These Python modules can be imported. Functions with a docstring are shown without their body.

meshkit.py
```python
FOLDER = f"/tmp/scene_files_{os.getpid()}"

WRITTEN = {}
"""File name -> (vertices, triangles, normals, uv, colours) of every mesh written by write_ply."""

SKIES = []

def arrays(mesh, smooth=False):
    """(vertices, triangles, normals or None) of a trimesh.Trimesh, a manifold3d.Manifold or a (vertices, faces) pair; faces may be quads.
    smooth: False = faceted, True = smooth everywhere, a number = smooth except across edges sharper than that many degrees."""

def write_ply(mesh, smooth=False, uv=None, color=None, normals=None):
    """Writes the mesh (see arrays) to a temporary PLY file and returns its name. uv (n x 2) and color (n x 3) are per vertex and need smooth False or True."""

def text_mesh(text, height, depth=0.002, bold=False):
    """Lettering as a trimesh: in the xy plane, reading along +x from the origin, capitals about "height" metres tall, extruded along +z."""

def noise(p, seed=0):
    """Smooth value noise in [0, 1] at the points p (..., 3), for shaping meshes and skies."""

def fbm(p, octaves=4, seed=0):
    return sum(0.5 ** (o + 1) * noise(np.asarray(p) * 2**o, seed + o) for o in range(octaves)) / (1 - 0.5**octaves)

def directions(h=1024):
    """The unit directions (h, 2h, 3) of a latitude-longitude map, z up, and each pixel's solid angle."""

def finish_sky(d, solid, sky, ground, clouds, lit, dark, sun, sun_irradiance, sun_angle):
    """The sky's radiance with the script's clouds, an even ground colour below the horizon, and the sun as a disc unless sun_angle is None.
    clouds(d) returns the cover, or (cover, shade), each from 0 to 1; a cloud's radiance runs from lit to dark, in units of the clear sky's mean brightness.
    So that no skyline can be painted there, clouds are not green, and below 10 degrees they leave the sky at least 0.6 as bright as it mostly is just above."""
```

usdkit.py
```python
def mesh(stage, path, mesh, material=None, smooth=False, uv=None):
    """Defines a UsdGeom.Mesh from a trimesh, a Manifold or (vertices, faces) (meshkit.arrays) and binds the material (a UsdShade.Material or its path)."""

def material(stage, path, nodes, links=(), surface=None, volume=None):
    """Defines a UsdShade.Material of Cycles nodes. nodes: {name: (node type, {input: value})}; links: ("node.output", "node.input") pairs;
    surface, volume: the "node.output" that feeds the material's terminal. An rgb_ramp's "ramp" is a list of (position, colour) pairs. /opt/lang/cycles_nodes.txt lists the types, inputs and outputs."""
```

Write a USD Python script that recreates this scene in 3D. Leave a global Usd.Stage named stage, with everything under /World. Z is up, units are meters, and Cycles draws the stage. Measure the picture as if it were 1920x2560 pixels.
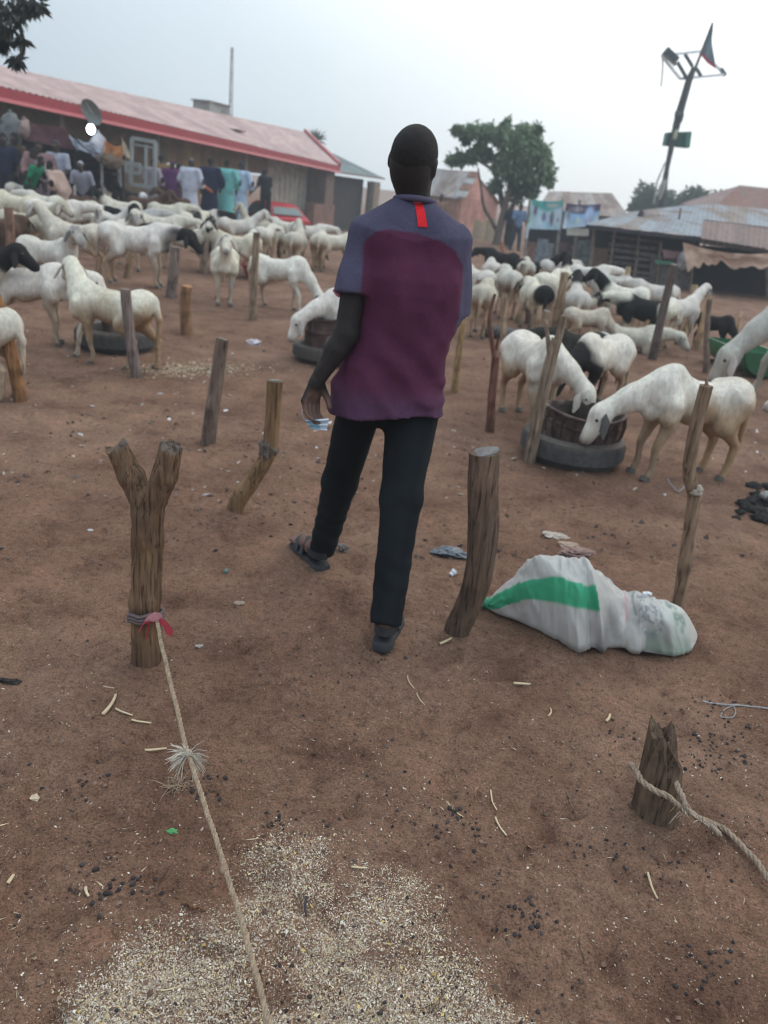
import math, numpy as np, trimesh, usdkit, meshkit
from pxr import Usd, UsdGeom, UsdLux, UsdShade, Sdf, Gf, Vt
stage = Usd.Stage.CreateInMemory()
UsdGeom.SetStageUpAxis(stage, UsdGeom.Tokens.z); UsdGeom.SetStageMetersPerUnit(stage, 1.0)
UsdGeom.Xform.Define(stage, '/World'); UsdGeom.Scope.Define(stage, '/World/Looks')

# ---------------------------------------------------------------- camera, sky, sun, exposure
CAM_H, PITCH, ROLL, FPX = 1.58, math.radians(22.66), math.radians(6.5), 1923.0
CP = np.array([0, 0, CAM_H]); CF = np.array([0, math.cos(PITCH), -math.sin(PITCH)])
_u0 = np.array([0, math.sin(PITCH), math.cos(PITCH)])
CR = math.cos(ROLL) * np.array([1, 0, 0.]) + math.sin(ROLL) * _u0
CU = -math.sin(ROLL) * np.array([1, 0, 0.]) + math.cos(ROLL) * _u0
cam = UsdGeom.Camera.Define(stage, '/World/camera')
m4 = Gf.Matrix4d(*CR, 0, *CU, 0, *(-CF), 0, *CP, 1)
cam.AddTransformOp().Set(m4)
FOCAL = 26.0
cam.CreateFocalLengthAttr(FOCAL); cam.CreateHorizontalApertureAttr(FOCAL * 1920 / FPX); cam.CreateVerticalApertureAttr(FOCAL * 2560 / FPX)
cam.CreateClippingRangeAttr(Gf.Vec2f(0.05, 3000))
cam.CreateFStopAttr(3.6); cam.CreateFocusDistanceAttr(1.75)
cam.CreateExposureAttr(0.0)

SUN_EL, SUN_AZ = math.radians(32), math.radians(38)      # azimuth clockwise from +Y
sdir = np.array([math.sin(SUN_AZ) * math.cos(SUN_EL), math.cos(SUN_AZ) * math.cos(SUN_EL), math.sin(SUN_EL)])
usdkit.material(stage, '/World/Looks/sky_look', {
    'sky': ('sky_texture', {'sky_type': 'single_scattering', 'sun_disc': False, 'sun_elevation': SUN_EL, 'sun_rotation': SUN_AZ, 'aerosol_density': 3.0}),
    'geo': ('texture_coordinate', {}),
    'nrm': ('vector_math', {'math_type': 'normalize'}),
    'dot': ('vector_math', {'math_type': 'dot_product', 'vector2': tuple(sdir)}),
    'glow': ('rgb_ramp', {'ramp': [(0.0, (4.2, 4.7, 5.2)), (0.45, (4.2, 4.9, 5.6)), (0.66, (4.8, 5.8, 6.6)), (0.80, (7.0, 8.0, 8.7)), (0.91, (10.4, 10.9, 11.1)), (1.0, (12.0, 12.0, 12.0))]}),
    'rem': ('math', {'math_type': 'multiply_add', 'value2': 0.5, 'value3': 0.5}),
    'sc': ('mapping', {'scale': (1.0, 1.0, 2.2)}),
    'nz': ('noise_texture', {'scale': 1.6, 'detail': 4.0, 'roughness': 0.5}),
    'nr': ('map_range', {'from_min': 0.3, 'from_max': 0.7, 'to_min': 0.94, 'to_max': 1.05}),
    'cl': ('vector_math', {'math_type': 'scale'}), 'sz': ('separate_xyz', {}), 'ov': ('math', {'math_type': 'multiply_add', 'value2': 1.35, 'value3': .92}), 'ovc': ('math', {'math_type': 'maximum', 'value2': .85}), 'nv': ('math', {'math_type': 'multiply'}),
    'mx': ('mix_color', {'fac': 0.88, 'use_clamp': False}),
    'bg': ('background_shader', {'strength': 0.1}),
}, [('geo.generated', 'nrm.vector1'), ('nrm.vector', 'dot.vector1'), ('dot.value', 'rem.value1'), ('rem.value', 'glow.fac'),
    ('geo.generated', 'sc.vector'), ('sc.vector', 'nz.vector'), ('nz.fac', 'nr.value'), ('glow.color', 'cl.vector1'), ('nrm.vector', 'sz.vector'), ('sz.z', 'ov.value1'), ('ov.value', 'ovc.value1'), ('nr.result', 'nv.value1'), ('ovc.value', 'nv.value2'), ('nv.value', 'cl.scale'),
    ('sky.color', 'mx.a'), ('cl.vector', 'mx.b'), ('mx.result', 'bg.color')], surface='bg.background')
dome = UsdLux.DomeLight.Define(stage, '/World/sky')
UsdShade.MaterialBindingAPI.Apply(dome.GetPrim()).Bind(UsdShade.Material.Get(stage, '/World/Looks/sky_look'))
dome.GetPrim().SetCustomDataByKey('kind', 'structure')
sun = UsdLux.DistantLight.Define(stage, '/World/sun')
sun.CreateNormalizeAttr(True); sun.CreateIntensityAttr(0.16); sun.CreateAngleAttr(25.0); sun.CreateColorAttr(Gf.Vec3f(1.0, 0.97, 0.93))
sun.AddRotateXYZOp().Set(Gf.Vec3f(90 - math.degrees(SUN_EL), 0, 180 - math.degrees(SUN_AZ)))

# ---------------------------------------------------------------- helpers
RNG = np.random.default_rng(7)
def ray(px, py): return CF + (px - 960) / FPX * CR - (py - 1280) / FPX * CU
def gz(x, y):                                           # height of the trodden earth (broad shape only)
    x, y = np.asarray(x, float), np.asarray(y, float)
    sm = lambda t: (lambda q: q * q * (3 - 2 * q))(np.clip(t, 0, 1))
    return -0.85 * sm((y - 29) / 5) * sm((x + 12) / 4) * sm((1.5 - x) / 3) + .20 * sm((-x - 1.5) / 6) * sm((y - 8) / 8)
def gp(px, py, z=0.0):
    d = ray(px, py); return CP + d * ((z - CAM_H) / d[2])
def at(px, py, Y):
    d = ray(px, py); return CP + d * (Y / d[1])
def pr(p):
    v = np.asarray(p, float) - CP; f = v @ CF
    return np.stack([960 + FPX * (v @ CR) / f, 1280 - FPX * (v @ CU) / f], -1)
def mpp(p): return float((np.asarray(p) - CP) @ CF) / FPX    # metres per photo pixel at p

_names = {}
def npath(name, parent='/World'):
    parent = str(parent); k = (parent, name); i = _names.get(k, -1) + 1; _names[k] = i
    return f'{parent}/{name}' + (f'_{i:03d}' if i else '')
def data(prim, **kw):
    for k, v in kw.items():
        if v is not None: prim.SetCustomDataByKey(k, v)
def thing(name, label, cat, loc=(0, 0, 0), rz=0.0, group=None, kind=None):
    x = UsdGeom.Xform.Define(stage, npath(name)); x.AddTranslateOp().Set(Gf.Vec3d(*map(float, loc)))
    if rz: x.AddRotateZOp().Set(float(rz))
    data(x.GetPrim(), label=label, category=cat, group=group, kind=kind)
    x.loc = np.array(loc, float); x.rz = rz
    return x
def obj(name, mesh, mat, parent=None, smooth=False, tint=None, label=None, local=False):
    """One Mesh prim. Points given in world space are moved into the parent thing's frame unless local."""
    v, f, n = meshkit.arrays(mesh, smooth)
    if tint is not None and np.ndim(tint) == 2 and len(tint) != len(v):      # vertices were split at sharp edges
        from scipy.spatial import cKDTree
        tint = np.asarray(tint)[cKDTree(np.asarray(mesh[0])).query(v)[1]]
    pp = '/World'
    if parent is not None:
        pp = str(parent.GetPrim().GetPath())
        if not local:
            loc = getattr(parent, 'loc', None)
            if loc is not None: v = v - loc
    path = npath(name, pp)
    m = UsdGeom.Mesh.Define(stage, path)
    m.CreatePointsAttr(Vt.Vec3fArray.FromNumpy(np.ascontiguousarray(v, np.float32)))
    m.CreateFaceVertexCountsAttr(Vt.IntArray.FromNumpy(np.full(len(f), 3, np.int32)))
    m.CreateFaceVertexIndicesAttr(Vt.IntArray.FromNumpy(np.ascontiguousarray(f, np.int32).ravel()))
    m.CreateSubdivisionSchemeAttr('none')
    if n is not None:
        m.CreateNormalsAttr(Vt.Vec3fArray.FromNumpy(np.ascontiguousarray(n, np.float32))); m.SetNormalsInterpolation('vertex')
    if tint is not None:
        tint = np.asarray(tint, float)
        if tint.ndim == 1: tint = np.repeat(tint[None], len(v), 0)
        if len(tint) == len(v):
            UsdGeom.PrimvarsAPI(m).CreatePrimvar('tint', Sdf.ValueTypeNames.Color3fArray, 'vertex').Set(Vt.Vec3fArray.FromNumpy(np.ascontiguousarray(tint, np.float32)))
        else: raise ValueError(f'tint {len(tint)} {len(v)}')
    UsdShade.MaterialBindingAPI.Apply(m.GetPrim()).Bind(UsdShade.Material.Get(stage, '/World/Looks/' + mat))
    if label: data(m.GetPrim(), label=label)
    if parent is not None: m.loc = getattr(parent, 'loc', np.zeros(3))
    return m
class MB:
    """collects pieces into one mesh"""
    def __init__(s): s.v, s.f, s.c, s.n = [], [], [], 0
    def add(s, v, f, c=None):
        v, f = np.asarray(v, float), np.asarray(f, int)
        if f.shape[1] == 4: f = np.vstack([f[:, [0, 1, 2]], f[:, [0, 2, 3]]])
        s.v.append(v); s.f.append(f + s.n); s.n += len(v)
        if c is not None: c = np.asarray(c, float); s.c.append(np.repeat(c[None], len(v), 0) if c.ndim == 1 else c)
        return s
    def box(s, c, size, R=np.eye(3), col=None):
        x = np.array([[i, j, k] for i in (-.5, .5) for j in (-.5, .5) for k in (-.5, .5)]) * np.asarray(size, float)
        q = [[0, 1, 3, 2], [4, 6, 7, 5], [0, 4, 5, 1], [2, 3, 7, 6], [0, 2, 6, 4], [1, 5, 7, 3]]
        return s.add(x @ np.asarray(R).T + np.asarray(c), q, col)
    def tube(s, pts, rad, n=8, cap=True, col=None):
        v, f = tube(pts, rad, n, cap); return s.add(v, f, col)
    def get(s): return np.vstack(s.v), np.vstack(s.f)
    def cols(s): return np.vstack(s.c)
def rotz(a): c, s = math.cos(a), math.sin(a); return np.array([[c, -s, 0], [s, c, 0], [0, 0, 1.]])
def frame(d, up=(0, 0, 1)):
    d = np.asarray(d, float); d = d / np.linalg.norm(d); up = np.asarray(up, float)
    if abs(d @ up) > .95: up = np.array([0, 1., 0])
    a = np.cross(up, d); a /= np.linalg.norm(a); return d, a, np.cross(d, a)
def beam(mb, a, b, w, h, col=None):                     # rectangular bar from a to b
    a, b = np.asarray(a, float), np.asarray(b, float); d, s, u = frame(b - a)
    return mb.box((a + b) / 2, (np.linalg.norm(b - a), w, h), np.stack([d, s, u], 1), col)
def tube(pts, rad, n=8, cap=True):
    pts = np.asarray(pts, float); k = len(pts); rad = np.broadcast_to(np.asarray(rad, float), (k,))
    t = np.gradient(pts, axis=0); t /= np.maximum(np.linalg.norm(t, axis=1, keepdims=True), 1e-9)
    d, a, b = frame(t[0]); A = []
    for i in range(k):
        a = a - t[i] * (a @ t[i]); a /= np.linalg.norm(a); A.append(a)
    A = np.array(A); B = np.cross(t, A); th = np.linspace(0, 2 * np.pi, n, endpoint=False)
    v = pts[:, None] + rad[:, None, None] * (np.cos(th)[None, :, None] * A[:, None] + np.sin(th)[None, :, None] * B[:, None])
    v = v.reshape(-1, 3); f = []
    i = np.arange(k - 1)[:, None] * n; j = np.arange(n)[None]; j2 = (j + 1) % n
    q = np.stack([i + j, i + j2, i + n + j2, i + n + j], -1).reshape(-1, 4)
    f = np.vstack([q[:, [0, 1, 2]], q[:, [0, 2, 3]]])
    if cap:
        v = np.vstack([v, pts[0], pts[-1]]); c0, c1 = len(v) - 2, len(v) - 1; e = (k - 1) * n; j = np.arange(n); j2 = (j + 1) % n
        f = np.vstack([f, np.stack([np.full(n, c0), j2, j], 1), np.stack([np.full(n, c1), e + j, e + j2], 1)])
    return v, f
def spline(pts, n):
    from scipy.interpolate import PchipInterpolator
    pts = np.asarray(pts, float); s = np.r_[0, np.cumsum(np.linalg.norm(np.diff(pts, axis=0), axis=1))]
    return PchipInterpolator(s, pts)(np.linspace(0, s[-1], n))
def grid(nu, nv, flip=False):
    i, j = np.meshgrid(np.arange(nu - 1), np.arange(nv - 1), indexing='ij'); a = i * nv + j
    q = np.stack([a, a + nv, a + nv + 1, a + 1], -1).reshape(-1, 4)
    return q[:, ::-1] if flip else q
def fbm(p, o=4, seed=0): return meshkit.fbm(np.asarray(p, float), o, seed) - 0.5
# signed distance shapes and a surface-net mesher (used for bodies, clothes, sheep)
def cap(p, a, b, ra, rb=None, sq=None):
    rb = ra if rb is None else rb; a, b = np.asarray(a, float), np.asarray(b, float); ba = b - a
    t = np.clip(((p - a) @ ba) / max(ba @ ba, 1e-12), 0, 1)
    d = p - a - t[:, None] * ba
    if sq is not None: d = d * sq
    return np.linalg.norm(d, axis=1) - (ra + (rb - ra) * t)
def ell(p, c, r):
    q = (p - np.asarray(c)) / np.asarray(r); k = np.linalg.norm(q, axis=1); g = np.linalg.norm(q / np.asarray(r), axis=1)
    return k * (k - 1) / np.maximum(g, 1e-6)
def smin(a, b, k): h = np.clip(.5 + .5 * (b - a) / k, 0, 1); return b + (a - b) * h - k * h * (1 - h)
def nets(sdf, lo, hi, h, block=6, pad=1.6):
    lo, hi = np.asarray(lo, float), np.asarray(hi, float)
    nb = np.ceil((hi - lo) / (h * block)).astype(int); n = nb * block + 1
    c = np.stack(np.meshgrid(*[np.arange(k) for k in nb], indexing='ij'), -1).reshape(-1, 3)
    dc = sdf(lo + (c + .5) * h * block); act = np.abs(dc) < h * block * .87 * pad
    D = np.empty(n, np.float32)
    sgn = np.where(dc < 0, -1., 1.).reshape(nb) * 9
    D[:] = 9; D[:-1, :-1, :-1] = np.repeat(np.repeat(np.repeat(sgn, block, 0), block, 1), block, 2)
    o = np.stack(np.meshgrid(*[np.arange(block + 1)] * 3, indexing='ij'), -1).reshape(-1, 3)
    ca = c[act]; idx = (ca[:, None] * block + o[None]).reshape(-1, 3)
    flat = np.unique(np.ravel_multi_index(idx.T, n)); I = np.stack(np.unravel_index(flat, n), -1)
    vals = np.concatenate([sdf(lo + q * h) for q in np.array_split(I, max(1, len(I) // 200000))])
    D.reshape(-1)[flat] = vals
    s = D < 0; m = tuple(k - 1 for k in n)
    S = [s[a:a + m[0], b:b + m[1], e:e + m[2]] for a in (0, 1) for b in (0, 1) for e in (0, 1)]
    anyv = np.logical_or.reduce(S) & ~np.logical_and.reduce(S)
    cells = np.argwhere(anyv); vid = np.full(m, -1); vid[anyv] = np.arange(len(cells))
    P = np.zeros((len(cells), 3)); W = np.zeros(len(cells))
    cor = np.array([[a, b, e] for a in (0, 1) for b in (0, 1) for e in (0, 1)])
    cd = np.stack([D[tuple((cells + q).T)] for q in cor], 1)
    for i in range(8):
        for j in range(i + 1, 8):
            if np.abs(cor[i] - cor[j]).sum() != 1: continue
            k = (cd[:, i] < 0) != (cd[:, j] < 0)
            t = np.where(k, cd[:, i] / np.where(k, cd[:, i] - cd[:, j], 1), 0)
            P += k[:, None] * (cor[i] + t[:, None] * (cor[j] - cor[i])); W += k
    V = lo + (cells + P / np.maximum(W, 1)[:, None]) * h
    F = []
    for ax in range(3):
        a1, a2 = (ax + 1) % 3, (ax + 2) % 3
        A = np.take(s, range(n[ax] - 1), ax); B = np.take(s, range(1, n[ax]), ax)
        e = np.argwhere(A != B); e = e[(e[:, a1] > 0) & (e[:, a2] > 0) & (e[:, a1] < m[a1]) & (e[:, a2] < m[a2])]
        ins = A[tuple(e.T)]
        d1, d2 = np.eye(3, dtype=int)[a1], np.eye(3, dtype=int)[a2]
        q = np.stack([vid[tuple((e - d1 - d2).T)], vid[tuple((e - d2).T)], vid[tuple(e.T)], vid[tuple((e - d1).T)]], 1)
        q[~ins] = q[~ins][:, ::-1]; F.append(q[(q >= 0).all(1)])
    F = np.vstack(F); F = np.vstack([F[:, [0, 1, 2]], F[:, [0, 2, 3]]])
    return V, F
def icos(c, r, sub=1):
    m = trimesh.creation.icosphere(subdivisions=sub); return m.vertices * np.asarray(r) + np.asarray(c), m.faces

# ---------------------------------------------------------------- materials
def mat(name, nodes, links, surface='p.BSDF'): return usdkit.material(stage, '/World/Looks/' + name, nodes, links, surface=surface)
def tinted(name, scale=20, lo=.75, hi=1.15, rough=.85, bump=.3, bdist=.004, stretch=(1, 1, 1), detail=5, scale2=None, spec=.3, extra=None):
    """base colour = the mesh's own tint times a fine noise, with relief"""
    nd = {'tc': ('texture_coordinate', {}), 'mp': ('mapping', {'scale': stretch}), 'at': ('attribute', {'attribute': 'tint'}),
          'nz': ('noise_texture', {'scale': scale, 'detail': detail, 'roughness': .6}), 'n2': ('noise_texture', {'scale': scale2 or scale * .23, 'detail': 3.0}),
          'r1': ('map_range', {'from_min': .25, 'from_max': .75, 'to_min': lo, 'to_max': hi}), 'r2': ('map_range', {'from_min': .3, 'from_max': .7, 'to_min': (1 + lo) / 2, 'to_max': (1 + hi) / 2}),
          'mu': ('math', {'math_type': 'multiply'}), 'vs': ('vector_math', {'math_type': 'scale'}),
          'bp': ('bump', {'strength': bump, 'distance': bdist}), 'p': ('principled_bsdf', {'roughness': rough, 'specular_ior_level': spec, **(extra or {})})}
    mat(name, nd, [('tc.object', 'mp.vector'), ('mp.vector', 'nz.vector'), ('mp.vector', 'n2.vector'), ('nz.fac', 'r1.value'), ('n2.fac', 'r2.value'), ('r1.result', 'mu.value1'), ('r2.result', 'mu.value2'),
                   ('at.color', 'vs.vector1'), ('mu.value', 'vs.scale'), ('vs.vector', 'p.base_color'), ('nz.fac', 'bp.height'), ('bp.normal', 'p.normal')])
tinted('coat', scale=30, lo=.74, hi=1.1, rough=.95, bump=.6, bdist=.016, stretch=(1.7, 1.7, .6), spec=.12, scale2=9)
tinted('cloth', scale=160, lo=.8, hi=1.15, rough=.95, bump=.25, bdist=.002, scale2=9, spec=.12)
tinted('skin', scale=60, lo=.8, hi=1.15, rough=.62, bump=.2, bdist=.002, spec=.22)
tinted('hair', scale=300, lo=.6, hi=1.3, rough=.9, bump=.8, bdist=.003, spec=.2)
mat('bark', {'tc': ('texture_coordinate', {}), 'mp': ('mapping', {'scale': (1, 1, .12)}), 'm2': ('mapping', {'scale': (1, 1, .045)}), 'at': ('attribute', {'attribute': 'tint'}),
             'n1': ('noise_texture', {'scale': 46.0, 'detail': 6.0, 'roughness': .65}), 'n2': ('noise_texture', {'scale': 95.0, 'detail': 3.0, 'roughness': .6, 'distortion': .6}), 'n3': ('noise_texture', {'scale': 7.0, 'detail': 5.0}),
             'r1': ('map_range', {'from_min': .28, 'from_max': .72, 'to_min': .62, 'to_max': 1.3}), 'r2': ('rgb_ramp', {'ramp': [(.34, (.42, .38, .36)), (.43, (.88, .87, .86)), (.55, (1, 1, 1)), (.68, (1.25, 1.22, 1.2))]}), 'r3': ('rgb_ramp', {'ramp': [(.32, (.6, .58, .58)), (.48, (1, 1, 1)), (.62, (1.05, 1.05, 1.08)), (.72, (1.35, 1.32, 1.34))]}),
             'vs': ('vector_math', {'math_type': 'scale'}), 'x1': ('mix_color', {'blend_type': 'multiply', 'fac': 1.0, 'use_clamp': False}), 'x2': ('mix_color', {'blend_type': 'multiply', 'fac': 1.0, 'use_clamp': False}), 'rb': ('rgb_to_bw', {}), 'ad': ('math', {'math_type': 'multiply_add', 'value2': .7}),
             'bp': ('bump', {'strength': 1.0, 'distance': .010}), 'p': ('principled_bsdf', {'roughness': .88, 'specular_ior_level': .2})},
    [('tc.object', 'mp.vector'), ('tc.object', 'm2.vector'), ('mp.vector', 'n1.vector'), ('m2.vector', 'n2.vector'), ('tc.object', 'n3.vector'), ('n1.fac', 'r1.value'), ('n2.fac', 'r2.fac'), ('n3.fac', 'r3.fac'), ('at.color', 'vs.vector1'), ('r1.result', 'vs.scale'),
     ('vs.vector', 'x1.a'), ('r2.color', 'x1.b'), ('x1.result', 'x2.a'), ('r3.color', 'x2.b'), ('x2.result', 'p.base_color'), ('r2.color', 'rb.color'), ('rb.val', 'ad.value1'), ('n1.fac', 'ad.value3'), ('ad.value', 'bp.height'), ('bp.normal', 'p.normal')])
tinted('cut_wood', scale=70, lo=.7, hi=1.2, rough=.85, bump=.5, bdist=.003)
tinted('plaster', scale=3.2, lo=.62, hi=1.2, rough=.92, bump=.3, bdist=.01, detail=8, scale2=.9, spec=.2)
tinted('paint', scale=6, lo=.85, hi=1.1, rough=.5, bump=.05, bdist=.002)
tinted('roof_metal', scale=2.4, lo=.68, hi=1.15, rough=.78, bump=.05, bdist=.003, detail=8, stretch=(1, 1, 3), spec=.15)
mat('roof_old', {'tc': ('texture_coordinate', {}), 'mp': ('mapping', {'scale': (1, .45, 1)}), 'at': ('attribute', {'attribute': 'tint'}), 'n1': ('noise_texture', {'scale': 1.1, 'detail': 8.0, 'roughness': .62}), 'n2': ('noise_texture', {'scale': 6.0, 'detail': 6.0}),
                  'r1': ('map_range', {'from_min': .46, 'from_max': .60, 'to_min': 0.0, 'to_max': .8, 'clamp': True}), 'r2': ('map_range', {'from_min': .3, 'from_max': .7, 'to_min': .72, 'to_max': 1.2}), 'mx': ('mix_color', {'b': (.165, .115, .090)}), 'vs': ('vector_math', {'math_type': 'scale'}), 'p': ('principled_bsdf', {'roughness': .8, 'specular_ior_level': .15})},
    [('tc.object', 'mp.vector'), ('mp.vector', 'n1.vector'), ('tc.object', 'n2.vector'), ('n1.fac', 'r1.value'), ('n2.fac', 'r2.value'), ('at.color', 'mx.a'), ('r1.result', 'mx.fac'), ('mx.result', 'vs.vector1'), ('r2.result', 'vs.scale'), ('vs.vector', 'p.base_color')])
tinted('rusty', scale=14, lo=.4, hi=1.5, rough=.85, bump=.5, bdist=.006, detail=8)
tinted('rubber', scale=40, lo=.7, hi=1.3, rough=.75, bump=.25, bdist=.003)
tinted('plastic', scale=18, lo=.88, hi=1.08, rough=.4, bump=.1, bdist=.002, spec=.5)
tinted('woven', scale=420, lo=.86, hi=1.1, rough=.55, bump=.35, bdist=.0015, scale2=7, spec=.4)
tinted('husk', scale=60, lo=.9, hi=1.1, rough=.8, bump=.1)
tinted('rope', scale=240, lo=.6, hi=1.25, rough=.95, bump=.9, bdist=.004)
tinted('board', scale=5, lo=.9, hi=1.08, rough=.6, bump=.05)
mat('leaf', {'at': ('attribute', {'attribute': 'tint'}), 'p': ('principled_bsdf', {'roughness': .55, 'specular_ior_level': .3}), 't': ('translucent_bsdf', {}), 'm': ('mix_closure', {'fac': .25})},
    [('at.color', 'p.base_color'), ('at.color', 't.color'), ('p.BSDF', 'm.closure1'), ('t.BSDF', 'm.closure2')], surface='m.closure')
mat('glass', {'tr': ('transparent_bsdf', {'color': (.55, .62, .6)}), 'gl': ('glossy_bsdf', {'roughness': .05, 'color': (.9, .9, .9)}), 'fr': ('fresnel', {'IOR': 1.6}), 'm': ('mix_closure', {})},
    [('fr.fac', 'm.fac'), ('tr.BSDF', 'm.closure1'), ('gl.BSDF', 'm.closure2')], surface='m.closure')
mat('lamp_glow', {'e': ('emission', {'color': (.9, .97, 1.0), 'strength': 14.0})}, [], surface='e.emission')
# earth: several scales of reddish brown, pale dust, dark trampled dung and grit
mat('earth', {
    'g': ('geometry', {}), 'mp': ('mapping', {}),
    'n1': ('noise_texture', {'scale': .55, 'detail': 6.0, 'roughness': .6}), 'n2': ('noise_texture', {'scale': 3.1, 'detail': 8.0, 'roughness': .68}),
    'n3': ('noise_texture', {'scale': 34.0, 'detail': 6.0, 'roughness': .7}), 'n4': ('noise_texture', {'scale': 150.0, 'detail': 4.0, 'roughness': .7}),
    'n5': ('noise_texture', {'scale': 1.35, 'detail': 7.0, 'roughness': .65}),
    'c1': ('rgb_ramp', {'ramp': [(.3, (.182, .102, .068)), (.48, (.224, .131, .089)), (.62, (.250, .155, .110)), (.8, (.274, .178, .131))]}),
    'c2': ('rgb_ramp', {'ramp': [(.32, (.55, .51, .49)), (.45, (.86, .83, .82)), (.56, (1.0, 1.0, 1.0)), (.70, (1.24, 1.17, 1.12))]}),
    'c3': ('rgb_ramp', {'ramp': [(.32, (.55, .52, .52)), (.45, (.93, .93, .93)), (.6, (1.05, 1.05, 1.05)), (.72, (1.3, 1.28, 1.25))]}),
    'c4': ('rgb_ramp', {'ramp': [(.36, (.50, .48, .47)), (.47, (.95, .95, .95)), (.56, (1.04, 1.04, 1.04)), (.66, (1.45, 1.43, 1.40))]}),
    'c5': ('rgb_ramp', {'ramp': [(.30, (.58, .55, .53)), (.44, (.92, .90, .89)), (.58, (1.05, 1.05, 1.05))]}),
    'm1': ('mix_color', {'blend_type': 'multiply', 'fac': 1.0, 'use_clamp': False}), 'm2': ('mix_color', {'blend_type': 'multiply', 'fac': 1.0, 'use_clamp': False}),
    'm3': ('mix_color', {'blend_type': 'multiply', 'fac': 1.0, 'use_clamp': False}), 'm4': ('mix_color', {'blend_type': 'multiply', 'fac': .8, 'use_clamp': False}),
    'ha': ('math', {'math_type': 'multiply_add', 'value2': .35}), 'bp': ('bump', {'strength': 1.0, 'distance': .018}),
    'p': ('principled_bsdf', {'roughness': .95, 'specular_ior_level': .12})},
    [('g.position', 'mp.vector')] + [('mp.vector', f'n{i}.vector') for i in range(1, 6)] + [(f'n{i}.fac', f'c{i}.fac') for i in range(1, 6)] +
    [('c1.color', 'm1.a'), ('c2.color', 'm1.b'), ('m1.result', 'm2.a'), ('c3.color', 'm2.b'), ('m2.result', 'm3.a'), ('c4.color', 'm3.b'), ('m3.result', 'm4.a'), ('c5.color', 'm4.b'), ('m4.result', 'p.base_color'),
     ('n4.fac', 'ha.value1'), ('n3.fac', 'ha.value3'), ('ha.value', 'bp.height'), ('bp.normal', 'p.normal')])
# ---------------------------------------------------------------- ground
def relief(x, y):                                       # hoof-pocked unevenness that fades with distance
    r = np.hypot(x, y); p = np.stack([x, y, 0 * x], -1)
    a = .035 * fbm(p * 1.7, 4, 3) + .022 * fbm(p * 7.5, 3, 9) * np.clip(1.4 - r / 9, 0, 1)
    pits = np.clip(meshkit.fbm(p * 11.0, 2, 21) - .57, 0, 1) * -.11 * np.clip(1.3 - r / 8, 0, 1)
    return a * np.clip(r / .6, 0, 1) + pits
def hz(x, y): return gz(x, y) + relief(np.asarray(x, float), np.asarray(y, float))
def onground(p, dz=0.0): p = np.array(p, float); p[2] = float(hz(p[0], p[1])) + dz; return p
rr = np.r_[0.02, np.geomspace(.3, 12, 430), np.geomspace(12.4, 60, 60), np.geomspace(65, 1500, 26)]
th = np.r_[np.linspace(-52, 52, 420), np.linspace(56, 304, 40)]
thr = np.radians(np.r_[th, th[0] + 360]); TH, RR = np.meshgrid(thr, rr)
gx, gy = RR * np.sin(TH), RR * np.cos(TH)
gv = np.stack([gx, gy, hz(gx, gy) * np.clip((900 - RR) / 800, 0, 1)], -1).reshape(-1, 3)
g = obj('ground', (gv, grid(len(rr), len(thr), flip=False)), 'earth', smooth=True)
data(g.GetPrim(), kind='structure', label='trodden reddish brown earth of the livestock market')

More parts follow.
